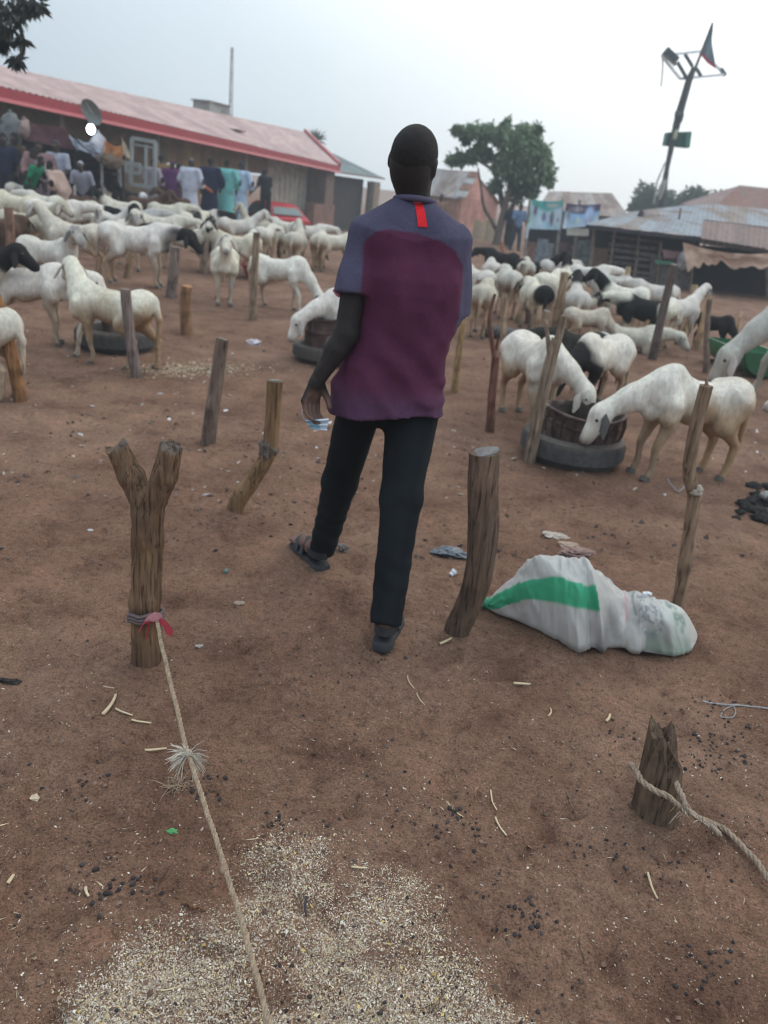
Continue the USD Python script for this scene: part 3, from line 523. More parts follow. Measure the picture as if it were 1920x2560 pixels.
for x in (1322, 1403, 1447, 1490): obj('post', tube([down(at(x, 600, Yf - .35)), at(x + 3, 500 if x < 1480 else 540, Yf - .35)], [.05, .04], 7), 'bark', pan, tint=(.28, .26, .23))
wsb = thing('sign_board', 'plain pale cream board under the second banner', 'sign', at(1445, 580, Yf - .45)); quad('board', [at(1417, 588, Yf - .45), at(1472, 590, Yf - .45), at(1472, 572, Yf - .45), at(1417, 570, Yf - .45)], 'board', wsb, (.58, .55, .47), .04)
obj('frame', beam(MB(), at(1417, 591, Yf - .44), at(1472, 593, Yf - .44), .05, .03).get(), 'bark', wsb, tint=(.1, .09, .08))
def blob(u, v, cx, cy, rx, ry): return np.exp(-(((u - cx) / rx) ** 2 + ((v - cy) / ry) ** 2) ** 2)
def ban1(u, v):
    c = np.repeat(np.array([[.42, .60, .68]]), len(u), 0)
    def put(w, col): c[:] = c * (1 - w[:, None]) + np.array(col) * w[:, None]
    put(np.clip(((.42 - .16 * np.abs(2 * u - 1)) - v) * 8, 0, 1) * .9, (.06, .34, .29)); put(blob(u, v, .68, .15, .22, .09), (.40, .48, .46)); put(blob(u, v, .42, .14, .07, .1), (.10, .32, .38))
    for cx, cy, w, h, k in [(.16, .35, .06, .2, (.15, .09, .16)), (.45, .55, .07, .18, (.2, .16, .28)), (.7, .6, .07, .28, (.20, .15, .20)), (.88, .6, .08, .3, (.55, .60, .66)), (.9, .66, .03, .08, (.18, .2, .24)), (.3, .75, .1, .2, (.52, .66, .74)), (.08, .75, .07, .25, (.42, .66, .62)), (.58, .82, .05, .12, (.3, .5, .68))]: put(blob(u, v, cx, cy, w, h), k)
    return c
def ban2(u, v):
    c = np.repeat(np.array([[.32, .52, .74]]), len(u), 0)
    def put(w, col): c[:] = c * (1 - w[:, None]) + np.array(col) * w[:, None]
    put(np.clip((v - .5) * 2.2, 0, 1), (.55, .70, .82)); put(np.clip((.36 - .12 * np.sin(np.pi * u) * -1 - v) * 9, 0, 1), (.11, .09, .15))
    put(blob(u, v, .35, .2, .17, .13), (.40, .37, .40)); put(blob(u, v, .28, .18, .02, .12) + blob(u, v, .42, .22, .02, .1), (.2, .18, .22))
    for cx, cy, w, h, k in [(.12, .45, .05, .28, (.30, .30, .30)), (.72, .4, .13, .3, (.45, .60, .84)), (.72, .75, .14, .2, (.45, .48, .62)), (.93, .75, .05, .3, (.62, .76, .78)), (.4, .72, .06, .16, (.62, .72, .66)), (.05, .8, .06, .2, (.60, .70, .82))]: put(blob(u, v, cx, cy, w, h), k)
    return np.clip(c, 0, 1)
drape('banner', 'printed banner with green top and pale blue figures, beside the tree', 'banner', [at(1330, 498, Yf - .5), at(1408, 502, Yf - .5), at(1400, 575, Yf - .5), at(1320, 572, Yf - .5)], 60, 44, ban1, 'board', .035, 1)
drape('banner', 'printed blue banner with dark purple top, right of the green one', 'banner', [at(1416, 508, Yf - .5), at(1502, 510, Yf - .5), at(1495, 563, Yf - .5), at(1407, 572, Yf - .5)], 60, 44, ban2, 'board', .03, 6)
drape('cloth', 'narrow pale strip of cloth hanging left of the green-topped banner', 'cloth', [at(1318, 558, Yf - .6), at(1326, 556, Yf - .6), at(1319, 597, Yf - .6), at(1313, 597, Yf - .6)], 5, 10, cst(.5, .58, .63), sag=.02, seed=8)

# leaning lamp pole with solar frame and pennant
Yp = 32.0
def L7(x, y, dy=0): return at(1550 + x / 4.254, 40 + y / 4.254, Yp + dy)
pbase = L7(440, 2100); pbase[2] = 0
pole = thing('solar_lamp_pole', 'crooked leaning lamp pole with solar frame and green box behind the shed', 'lamp pole', pbase)
pp = np.array([pbase - Z3 * .1, L7(455, 2000), L7(470, 1800), L7(500, 1620), L7(545, 1400), L7(585, 1230), L7(625, 1060), L7(680, 870), L7(735, 680), L7(790, 545)])
m_ = mpp(pp[4]) / 4.254
obj('pole', tube(pp, np.array([50, 42, 34, 24, 30, 36, 42, 38, 36, 26]) * m_, 10), 'bark', pole, smooth=True, tint=(.115, .12, .125))
obj('bulge', tube([L7(600, 1010, -.05), L7(632, 1060, -.05), L7(625, 1130, -.05)], np.array([20, 52, 34]) * m_, 8), 'bark', pole, tint=(.11, .115, .12))
obj('brace', tube([L7(360, 2000), L7(395, 1760), L7(480, 1560)], np.array([9, 10, 8]) * m_, 6), 'paint', pole, tint=(.42, .42, .42))
obj('wrapping', tube([L7(420, 1960, -.1), L7(450, 1820, -.1), L7(478, 1740, -.1)], np.array([10, 38, 22]) * m_, 8), 'cloth', pole, smooth=True, tint=(.36, .35, .32))
obj('wrapping', tube([L7(575, 1310, -.3), L7(590, 1260, -.3), L7(605, 1210, -.3)], np.array([18, 22, 15]) * m_, 8), 'cloth', pole, smooth=True, tint=(.40, .42, .30))
bx = [L7(512, 1238, .1), L7(760, 1228, .1), L7(738, 1400, .1), L7(484, 1372, .1)]
quad('green_box', bx[::-1], 'paint', pole, (.035, .10, .085), .45); quad('box_panel', [p + [0, -.02, 0] for p in (L7(738, 1400, .09), L7(690, 1392, .09), L7(702, 1250, .09), L7(760, 1236, .09))], 'paint', pole, (.08, .22, .16), .02)
fr_ = [L7(440, 420), L7(850, 378, .9), L7(1122, 622, .9), L7(640, 668)]
for k in range(4): obj('solar_frame', beam(MB(), fr_[k], fr_[(k + 1) % 4], .05, .09).get(), 'paint', pole, tint=(.80, .82, .84))
obj('frame_clamp', beam(MB(), L7(1070, 560, .9), L7(1120, 632, .9), .12, .12).get(), 'paint', pole, tint=(.16, .18, .2))
for a, b in [((690, 405), (770, 535)), ((815, 560), (862, 640)), ((610, 490), (705, 655))]: obj('bracket', tube([L7(*a), L7(*b)], [.065, .065], 7), 'paint', pole, tint=(.12, .13, .14))
lh = [L7(480, 365), L7(600, 480)]; obj('lamp_head', beam(MB(), lh[0], lh[1], .30, .22).get(), 'paint', pole, tint=(.07, .085, .095)); obj('lamp_lens', beam(MB(), lh[0] - Z3 * .13, lh[1] - Z3 * .13, .24, .05).get(), 'plastic', pole, tint=(.3, .32, .33))
obj('cable', tube(spline([L7(448, 425), L7(455, 520), L7(448, 640), L7(435, 750)], 10), .022, 5), 'rubber', pole, tint=(.08, .07, .07))
obj('staff', tube([L7(800, 560), L7(985, 70)], [.055, .03], 6), 'paint', pole, tint=(.12, .10, .10))
fl0, fl1, fl2 = L7(982, 80), L7(850, 410), L7(1004, 565); n = 16; u, v = np.meshgrid(np.linspace(0, 1, n), np.linspace(0, 1, n), indexing='ij')
P_ = fl0 + (fl1 - fl0) * u[..., None] + (fl2 - fl1) * (u * v)[..., None] + np.array([0, 1, 0]) * (.12 * np.sin(u * 5 + v * 6) * v)[..., None]
c_ = np.where((u > .91)[..., None], (.42, .06, .09), np.where((fbm(np.stack([u * 3, v * 3, 0 * u], -1), 2, 3) > .12)[..., None], (.20, .25, .28), (.13, .20, .215)))
flag = thing('pennant', 'grey-teal triangular pennant with red hem at the pole top', 'flag', fl1); obj('cloth', (P_.reshape(-1, 3), grid(n, n)), 'cloth', flag, smooth=True, tint=c_.reshape(-1, 3))

# ---------------------------------------------------------------- stall, goods and lamp under the pink eave
Yk = 18.3
def Z1(x, y, dy=0): return at(x / 3.456, 200 + y / 3.456, Yk + dy)
stall = thing('market_stall', 'dark timber stall frame with draped covers under the pink eave', 'stall', plain(Z1(500, 600)))
obj('rail', beam(MB(), Z1(40, 505), Z1(640, 600), .07, .07).get(), 'bark', stall, tint=(.035, .03, .03)); obj('rail', beam(MB(), Z1(640, 600), Z1(1080, 668), .07, .07).get(), 'bark', stall, tint=(.04, .035, .035))
for x, y in [(150, 525), (420, 565), (640, 600), (870, 636), (1060, 665)]: obj('post', tube([down(Z1(x, y), -.1), Z1(x, y - (150 if x < 900 else 10))], [.035, .03], 7), 'bark', stall, tint=(.05, .04, .035) if x != 870 else (.30, .31, .31))
for k in range(4):
    p, q = Z1(150, 530 + 55 * k, .5), Z1(1000, 650 + 55 * k, .5); obj('shelf', beam(MB(), p, q, .4, .03).get(), 'bark', stall, tint=(.035, .03, .03))
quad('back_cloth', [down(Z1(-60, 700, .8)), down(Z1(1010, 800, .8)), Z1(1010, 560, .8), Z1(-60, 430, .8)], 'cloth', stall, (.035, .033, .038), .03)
drape('tarp', 'dark maroon tarp stretched along the stall front', 'tarp', [Z1(165, 335, -.1), Z1(560, 400, -.1), Z1(650, 605, -.15), Z1(165, 515, -.15)], 24, 14, cst(.115, .055, .058), sag=.05, seed=1)
drape('tarp', 'pale blue-grey plastic sheet bulging over the stall rail', 'tarp', [Z1(570, 440, -.12), Z1(800, 500, -.1), Z1(880, 640, -.25), Z1(660, 612, -.25)], 22, 14, cst(.24, .26, .31), sag=.14, seed=3)
drape('tarp', 'faded orange cover hanging at the right end of the stall', 'tarp', [Z1(905, 520, -.12), Z1(1060, 560, -.1), Z1(1060, 670, -.2), Z1(905, 640, -.2)], 14, 10, cst(.34, .14, .06), sag=.06, seed=5)
drape('cloth', 'cream cloth strip beside the orange stall cover', 'cloth', [Z1(1050, 480, -.2), Z1(1095, 560, -.2), Z1(1135, 690, -.2), Z1(1060, 640, -.2)], 8, 10, cst(.42, .35, .26), sag=.04, seed=6)
for nm, lab, x, y, rx, rz, col in [('sack', 'grey sack hanging at the left end of the stall', 100, 440, .24, .36, (.17, .18, .18)), ('bundle', 'small pinkish bundle beside the grey hanging sack', 215, 430, .13, .20, (.30, .22, .20)), ('sack', 'whitish sack on the blue-grey sheet near the lamp', 850, 580, .15, .28, (.38, .38, .42)), ('basket', 'brown rounded basket under the orange cover', 965, 700, .26, .17, (.16, .12, .09))]:
    c = Z1(x, y, -.1); t_ = thing(nm, lab, nm, c); V, F_ = icos(c, (rx, .14, rz), 3); V = V + fbm(V * 8, 3, 4)[:, None] * .10; obj('body', (V, F_), 'cloth', t_, smooth=True, tint=col)
    obj('neck', tube([c + Z3 * rz * .85, c + Z3 * (rz + .06)], [.05, .03], 8), 'cloth', t_, tint=np.array(col) * .8)
lamp_p = Z1(785, 425, -.55)
lamp = thing('lamp', 'lit white bulb hanging below the pink eave', 'lamp', lamp_p); V, F_ = icos(lamp_p, (.082, .082, .10), 3); obj('bulb', (V, F_), 'lamp_glow', lamp, smooth=True)
obj('socket', tube([lamp_p + Z3 * .09, lamp_p + Z3 * .2], [.04, .03], 10), 'plastic', lamp, tint=(.3, .3, .3)); obj('wire', tube([lamp_p + Z3 * .2, Z1(800, 330, -.5), Z1(830, 300, -.3)], [.008] * 3, 5), 'rubber', lamp, tint=(.05, .05, .05))
dc_ = Z1(785, 268, -.75); dn = np.array([.45, -.8, -.25]); dn /= np.linalg.norm(dn); d_, a_, b_ = frame(dn); dish = thing('satellite_dish', 'grey tilted dish standing off the red fascia above the bulb', 'dish', dc_)
r_, t_h = np.meshgrid(np.linspace(0, 1, 8), np.linspace(0, 2 * np.pi, 29), indexing='ij'); a_ = a_ * .7 + b_ * .5; a_ /= np.linalg.norm(a_); b_ = np.cross(d_, a_)
P_ = dc_ + (r_ * np.cos(t_h))[..., None] * a_ * .17 + (r_ * np.sin(t_h))[..., None] * b_ * .27 + (r_ ** 2)[..., None] * d_ * .09
obj('reflector', (P_.reshape(-1, 3), grid(8, 29)), 'paint', dish, smooth=True, tint=(.24, .265, .255)); obj('arm', tube([dc_ - d_ * .02, dc_ - d_ * .35 - Z3 * .12, bp(3.0, .1, .1)], [.02, .02, .02], 6), 'paint', dish, tint=(.15, .15, .15))
obj('feed_arm', tube([dc_ + b_ * .25 + d_ * .06, dc_ + d_ * .28], [.012, .02], 6), 'paint', dish, tint=(.12, .12, .12))
def mframe(label, c, cross, small=None):
    t_ = thing('metal_frame', label, 'frame', down(c[3], 0)); c = [np.asarray(p) for p in c]
    for i in range(4): obj('bar', beam(MB(), c[i], c[(i + 1) % 4], .08, .09).get(), 'paint', t_, tint=(.27, .285, .28))
    for a, b in cross: obj('cross_bar', beam(MB(), c[0] + (c[3] - c[0]) * a, c[1] + (c[2] - c[1]) * b, .045, .045).get(), 'paint', t_, tint=(.26, .275, .27))
    return t_
Yq = 22.0
def Z1b(x, y): return at(x / 3.456, 200 + y / 3.456, Yq)
gate = mframe('tall white metal gate frame right of the orange stall cover', [Z1b(1140, 500), Z1b(1340, 535), Z1b(1335, 930), Z1b(1130, 900)], [(.13, .13), (.62, .62)])
obj('upright', beam(MB(), Z1b(1262, 560), Z1b(1256, 920), .06, .06).get(), 'paint', gate, tint=(.27, .285, .28))
mframe('pale window frame standing below the brown basket', [Z1b(1010, 690), Z1b(1060, 690), Z1b(1050, 930), Z1b(1000, 930)], [(.4, .4)])
mframe('small white frame standing low in front of the tall gate frame', [Z1b(1092, 715), Z1b(1212, 735), Z1b(1212, 810), Z1b(1092, 790)], [])
for k, x in enumerate((905, 950, 985)):
    c = Z1b(x, 830); t_ = thing('curtain', ['leftmost pale striped curtain panel under the stall end', 'middle pale striped curtain panel under the stall end', 'rightmost pale striped curtain panel under the stall end'][k], 'curtain', down(c, 0)); u = np.linspace(0, 1, 13)[:, None]
    a, b = Z1b(x - 18, 740), Z1b(x + 18, 745); top = a + (b - a) * u + np.array([0, .03, 0]) * np.cos(u * 18); obj('cloth', (np.vstack([top, top * [1, 1, 0] + Z3 * .1]), grid(2, 13)), 'cloth', t_, smooth=True, tint=(.30, .27, .23))
# ---------------------------------------------------------------- people in the background
def person(label, px, Y, h, face, top, legs, robe=False, cap_=None, lean=0.0, armsw=0.15, group=None, rz_hand=0.0, seed=0, wide=None):
    """face: degrees, 0 = facing away from the camera (+Y), 180 = towards it"""
    Y = Y * 1.42 if Y < 14 else Y * 1.36 if Y < 18 else Y * 1.2 if Y < 25 else Y
    p = at(px, 474 + (px - 960) * .114, Y); p[2] = gz(p[0], p[1])
    t_ = thing('person', label, 'person', p, face, group)
    wide = wide or (1.34 if robe else 1.05); rn = np.random.default_rng(seed); s = h / 1.75; top = np.array(top) * .78; legs = np.array(legs) * .78
    def J(x, y, z): return np.array([x, y + lean * max(0, z - .9), z - .25 * lean * lean * max(0, z - .9)]) * s
    st = .10 + .08 * rn.uniform(); hipz = .9
    hip = [J(-.09, 0, .9), J(.09, 0, .9)]; knee = [J(-.10, .05 + st * .3, .48), J(.10, -.02, .48)]; ank = [J(-.10, st, .07), J(.10, -st, .07)]
    toe = [a + np.array([0, .14, -.03]) * s for a in ank]
    sh = [J(-.19 * wide, 0, 1.43), J(.19 * wide, 0, 1.43)]
    el = [J(-.26 * wide, -.03 + armsw * .3, 1.14), J(.26 * wide, .02 + armsw * .3, 1.14)]; wr = [J(-.25, .10 + armsw, .93), J(.25, .06 + armsw, .93 + rz_hand)]
    hd = J(0, .03, 1.63); nk = J(0, 0, 1.46)
    def skin(q):
        d = ell(q, hd, np.array([.075, .095, .115]) * s); d = smin(d, cap(q, hd + np.array([0, .05, -.06]) * s, hd + np.array([0, .055, -.085]) * s, .045 * s), .03)
        d = smin(d, cap(q, hd + np.array([0, .095, 0]) * s, hd + np.array([0, .11, -.025]) * s, .012 * s, .016 * s), .012)
        for k in (-1, 1): d = np.minimum(d, ell(q, hd + np.array([k * .08, -.005, 0]) * s, np.array([.018, .03, .036]) * s))
        d = smin(d, cap(q, nk, hd + np.array([0, -.01, -.06]) * s, .055 * s), .02)
        d = smin(d, cap(q, J(0, 0, 1.0), J(0, 0, 1.33), .10 * s, .13 * s), .05)
        for k in (0, 1):
            d = smin(d, cap(q, sh[k], el[k], .045 * s, .038 * s), .03); d = smin(d, cap(q, el[k], wr[k], .036 * s, .026 * s), .02)
            dv_ = (wr[k] - el[k]) / np.linalg.norm(wr[k] - el[k])
            d = smin(d, cap(q, wr[k], wr[k] + dv_ * .09 * s, .034 * s, .03 * s), .02)
            for j in range(4): d = np.minimum(d, cap(q, wr[k] + (dv_ * .09 + np.array([0, .02 * (j - 1.5), 0])) * s, wr[k] + (dv_ * (.15 + .01 * (j in (1, 2))) + np.array([0, .022 * (j - 1.5), 0])) * s, .012 * s))
            d = smin(d, cap(q, hip[k], knee[k], .075 * s, .05 * s), .03); d = smin(d, cap(q, knee[k], ank[k], .048 * s, .033 * s), .02); d = smin(d, cap(q, ank[k] - [0, .03 * s, .03 * s], toe[k], .035 * s, .028 * s), .02)
        return d
    lo, hi = np.array([-.42, -.45, -.02]) * s, np.array([.42, .75, 1.85]) * s
    V, F_ = nets(skin, lo, hi, .019 * s); obj('body', (V, F_), 'skin', t_, smooth=True, tint=(.045, .03, .024), local=True)
    hem = .30 if robe else .82
    def cloth(q):
        q = q + .02 * fbm(q * 9, 2, seed)[:, None] * [1, 1, .3]
        d = smin(cap(q, J(0, 0, .95), J(0, 0, 1.32), (.155 if not robe else .18) * s, (.165 if not robe else .185) * s, sq=[.92 / wide, 1.25, 1]), cap(q, sh[0] - [0, 0, .03], sh[1] - [0, 0, .03], .075 * s), .06)
        if robe: d = smin(d, cap(q, J(0, .02, 1.0), J(0, .03, hem), .19 * s, .25 * s, sq=[.92, 1.15, 1]), .05)
        for k in (0, 1):
            e_ = el[k] if not robe else el[k] + (wr[k] - el[k]) * .6
            a_ = cap(q, sh[k], el[k], .078 * s, (.07 if not robe else .095) * s)
            if robe: a_ = smin(a_, cap(q, el[k], e_, .095 * s, .115 * s), .03)
            n_ = e_ - (sh[k] if not robe else el[k]); n_ = n_ / np.linalg.norm(n_); a_ = np.maximum(a_, (q - e_) @ n_); d = smin(d, a_, .04)
        return np.maximum(np.maximum(d, hem * s - q[:, 2]), .9 * (q[:, 2] - 1.49 * s))
    V, F_ = nets(cloth, lo, hi, .02 * s); obj('robe' if robe else 'shirt', (V, F_), 'cloth', t_, smooth=True, tint=np.array(top) * (1 + .35 * fbm(V * 5, 3, seed))[:, None], local=True)
    def trous(q):
        d = cap(q, hip[0], hip[1], .10 * s)
        for k in (0, 1): d = smin(d, smin(cap(q, hip[k], knee[k], .098 * s, .08 * s), cap(q, knee[k], ank[k], .08 * s, .07 * s), .03), .04)
        return np.maximum(d, .09 * s - q[:, 2])
    V, F_ = nets(trous, lo, hi, .022 * s); obj('trousers', (V, F_), 'cloth', t_, smooth=True, tint=legs, local=True)
    V, F_ = nets(lambda q: np.maximum(ell(q, hd + np.array([0, -.006, .012]) * s, np.array([.082, .102, .113]) * s), np.maximum(hd[2] + (.02 if cap_ else -.03) * s - q[:, 2], (q[:, 1] - hd[1] - .06 * s) * .8 + (hd[2] + .04 * s - q[:, 2]) * .6)), hd - .14 * s, hd + .15 * s, .012 * s)
    obj('cap' if cap_ else 'hair', (V, F_), 'cloth' if cap_ else 'hair', t_, smooth=True, tint=cap_ or (.014, .013, .013), local=True)
    for k in (-1, 1):
        V, F_ = icos(hd + np.array([k * .03, .088, .005]) * s, .012 * s, 1); obj('eye', (V, F_), 'plastic', t_, smooth=True, tint=(.25, .24, .22), local=True)
    for k in (0, 1): obj('shoe', nets(lambda q, k=k: np.maximum(cap(q, ank[k] - [0, .035 * s, .05 * s], toe[k] - [0, 0, .01], .04 * s, .036 * s), .004 - q[:, 2]), np.minimum(ank[k], toe[k]) - .1, np.maximum(ank[k], toe[k]) + .08, .016), 'rubber', t_, smooth=True, tint=(.03, .028, .027), local=True)
    return t_
CROWD = 'people gathered under the long pink roof'
PEOPLE = [  # label, px, Y, height, face, top, legs, robe, cap, lean
    ('person in dark navy clothes at the far left edge beneath the eave', 8, 12.4, 1.62, 150, (.03, .035, .07), (.04, .04, .06), False, None, .1),
    ('person in a brown shirt beside the grey hanging sack', 40, 12.6, 1.66, 200, (.10, .075, .05), (.05, .05, .05), False, None, 0),
    ('person in a bright green shirt bending down among the sheep', 68, 11.7, 1.30, 100, (.02, .20, .10), (.03, .06, .06), False, None, .5),
    ('person in a dusty pink robe behind the green shirt', 98, 12.3, 1.55, 160, (.34, .21, .21), (.3, .2, .2), True, None, .15),
    ('person in a lilac robe leaning to the right at the stall', 118, 12.0, 1.42, 240, (.34, .27, .32), (.3, .25, .28), True, None, .4),
    ('person in pale blue-white clothes at the stall rail', 143, 12.4, 1.60, 190, (.42, .44, .52), (.05, .05, .06), False, (.06, .06, .06), 0),
    ('person in a peach robe bowed over the sheep', 160, 11.5, 1.25, 280, (.52, .37, .31), (.45, .34, .3), True, None, .6),
    ('person in a grey-lilac shirt and cap in front of the stall shelves', 205, 11.8, 1.28, 170, (.30, .30, .36), (.1, .1, .1), False, (.3, .3, .34), .3),
    ('person in dark clothes standing inside the stall', 232, 13.6, 1.62, 180, (.05, .05, .055), (.05, .05, .05), False, None, 0),
    ('person in a pale lilac robe next to the white gate frame', 378, 16.6, 1.48, 30, (.36, .31, .36), (.3, .28, .3), True, None, .1),
    ('person in ochre-brown clothes by the yellowish wall', 405, 17.4, 1.62, 330, (.23, .14, .06), (.2, .12, .06), True, None, .1),
    ('person in a purple robe before the dark window', 432, 17.4, 1.50, 170, (.13, .035, .13), (.1, .03, .1), True, (.08, .03, .07), 0),
    ('person in white with a white cap, left of the navy one', 474, 18.6, 1.63, 20, (.60, .62, .72), (.5, .52, .6), True, (.12, .1, .1), .08),
    ('person in navy with an orange sash over the hip', 524, 19.5, 1.72, 10, (.022, .024, .06), (.02, .02, .04), True, None, .05),
    ('person in a turquoise robe seen from behind', 565, 20.0, 1.75, 15, (.20, .55, .52), (.40, .52, .62), True, None, .06),
    ('person in a pale blue robe half hidden behind the turquoise one', 600, 21.0, 1.75, 20, (.44, .56, .72), (.42, .52, .64), True, (.03, .03, .04), .05),
    ('person in black with one arm stretched out, in front of the red car', 668, 24.0, 1.66, 320, (.012, .014, .022), (.015, .016, .02), False, None, .25),
    ('distant person in blue beside the yard tree trunk', 1303, 30.0, 1.62, 160, (.16, .24, .38), (.05, .06, .09), False, None, 0),
    ('distant person in dark clothes left of the green-topped banner', 1283, 31.0, 1.55, 200, (.03, .035, .05), (.03, .03, .03), False, None, 0),
    ('distant person with a brown head showing over the walking man\'s right shoulder', 1104, 31.0, 1.66, 180, (.30, .18, .12), (.1, .08, .07), False, None, 0),
]
for i, (lab, px, Y, h, fc, tp, lg, rb, cp_, ln) in enumerate(PEOPLE):
    t_ = person(lab, px, Y, h, -fc, tp, lg, rb, cp_, ln, group=CROWD if i < 17 else None, seed=i, armsw=.15 if i != 16 else .45, rz_hand=0 if i != 16 else .25)
    if i == 13: obj('sash', tube([np.array([-.20, -.2, 1.02]), np.array([0, -.235, .93]), np.array([.19, -.19, .82])], [.035, .045, .03], 8), 'cloth', t_, smooth=True, tint=(.38, .12, .05), local=True)

# ---------------------------------------------------------------- red car by the building
def car():
    loc = at(684, 545, 34.0); loc[2] = gz(loc[0], loc[1]) - .10; t_ = thing('parked_car', 'small bright red car parked against the long building', 'car', loc, -58)
    red = (.42, .018, .03)
    prof = np.array([[-1.95, .30], [-1.97, .62], [-1.85, .80], [-1.2, .86], [-.72, 1.30], [-.3, 1.40], [.6, 1.38], [1.1, 1.26], [1.62, .92], [1.9, .86], [1.98, .60], [1.95, .30]])
    w = np.array([.74, .78, .80, .82, .66, .62, .62, .64, .80, .80, .78, .74]); n = len(prof); v = np.vstack([np.c_[prof[:, 0], w, prof[:, 1]], np.c_[prof[:, 0], -w, prof[:, 1]]])
    f = [[i, (i + 1) % n, n + (i + 1) % n, n + i] for i in range(n)]
    tris = trimesh.creation.triangulate_polygon(__import__('shapely').Polygon(prof), engine='earcut')[1] if hasattr(trimesh.creation, 'triangulate_polygon') else []
    mb = MB(); mb.add(v, f); pv, pf = trimesh.creation.triangulate_polygon(__import__('shapely').Polygon(prof), engine='earcut')
    idx = [int(np.argmin(np.abs(prof - p).sum(1))) for p in pv]; pf = np.array([[idx[a] for a in r] for r in pf]); mb.add(v, pf); mb.add(v, pf[:, ::-1] + n)
    obj('body', mb.get(), 'paint', t_, tint=red, local=True)
    for sgn in (1, -1):
        for pts in ([(-.62, 1.26), (.12, 1.31), (.12, .92), (-1.02, .90)], [(.2, 1.31), (.62, 1.29), (1.25, .95), (.2, .92)]):
            y = sgn * .70; P_ = np.array([[x, sgn * (.645 + (1.36 - z) * .40), z] for x, z in pts]); o = np.array([0, sgn * .012, 0]); obj('window', MB().add(np.vstack([P_ + o, P_ + o * 2]), [[0, 1, 2, 3], [7, 6, 5, 4]]).get(), 'plastic', t_, tint=(.06, .08, .08), local=True)
        for x in (-1.25, 1.2):
            wv, wf = tube([[x, sgn * .62, .31], [x, sgn * .80, .31]], [.31, .31], 20); wh = obj('wheel', (wv, wf), 'rubber', t_, smooth=35, tint=(.03, .03, .03), local=True)
            rv, rf = tube([[x, sgn * .79, .31], [x, sgn * .815, .31]], [.19, .17], 14); obj('rim', (rv, rf), 'paint', wh, tint=(.35, .35, .36), local=True)
        obj('tail_light', MB().box((1.95, sgn * .62, .72), (.08, .22, .16)).get(), 'plastic', t_, tint=(.35, .02, .02), local=True); obj('headlight', MB().box((-1.94, sgn * .6, .66), (.08, .26, .14)).get(), 'plastic', t_, tint=(.6, .6, .58), local=True)
    obj('rear_window', MB().add(np.array([[1.16, .52, 1.245], [1.16, -.52, 1.245], [1.56, -.64, .985], [1.56, .64, .985]]) + [.02, 0, .02], [[0, 1, 2, 3]]).get(), 'plastic', t_, tint=(.10, .14, .14), local=True)
    obj('windscreen', MB().add(np.array([[-.78, .52, 1.26], [-.78, -.52, 1.26], [-1.16, -.66, .92], [-1.16, .66, .92]]) + [-.02, 0, .02], [[3, 2, 1, 0]]).get(), 'plastic', t_, tint=(.10, .14, .14), local=True)
    obj('bumper', MB().box((1.97, 0, .42), (.12, 1.5, .18)).get(), 'plastic', t_, tint=(.10, .03, .03), local=True)
car()

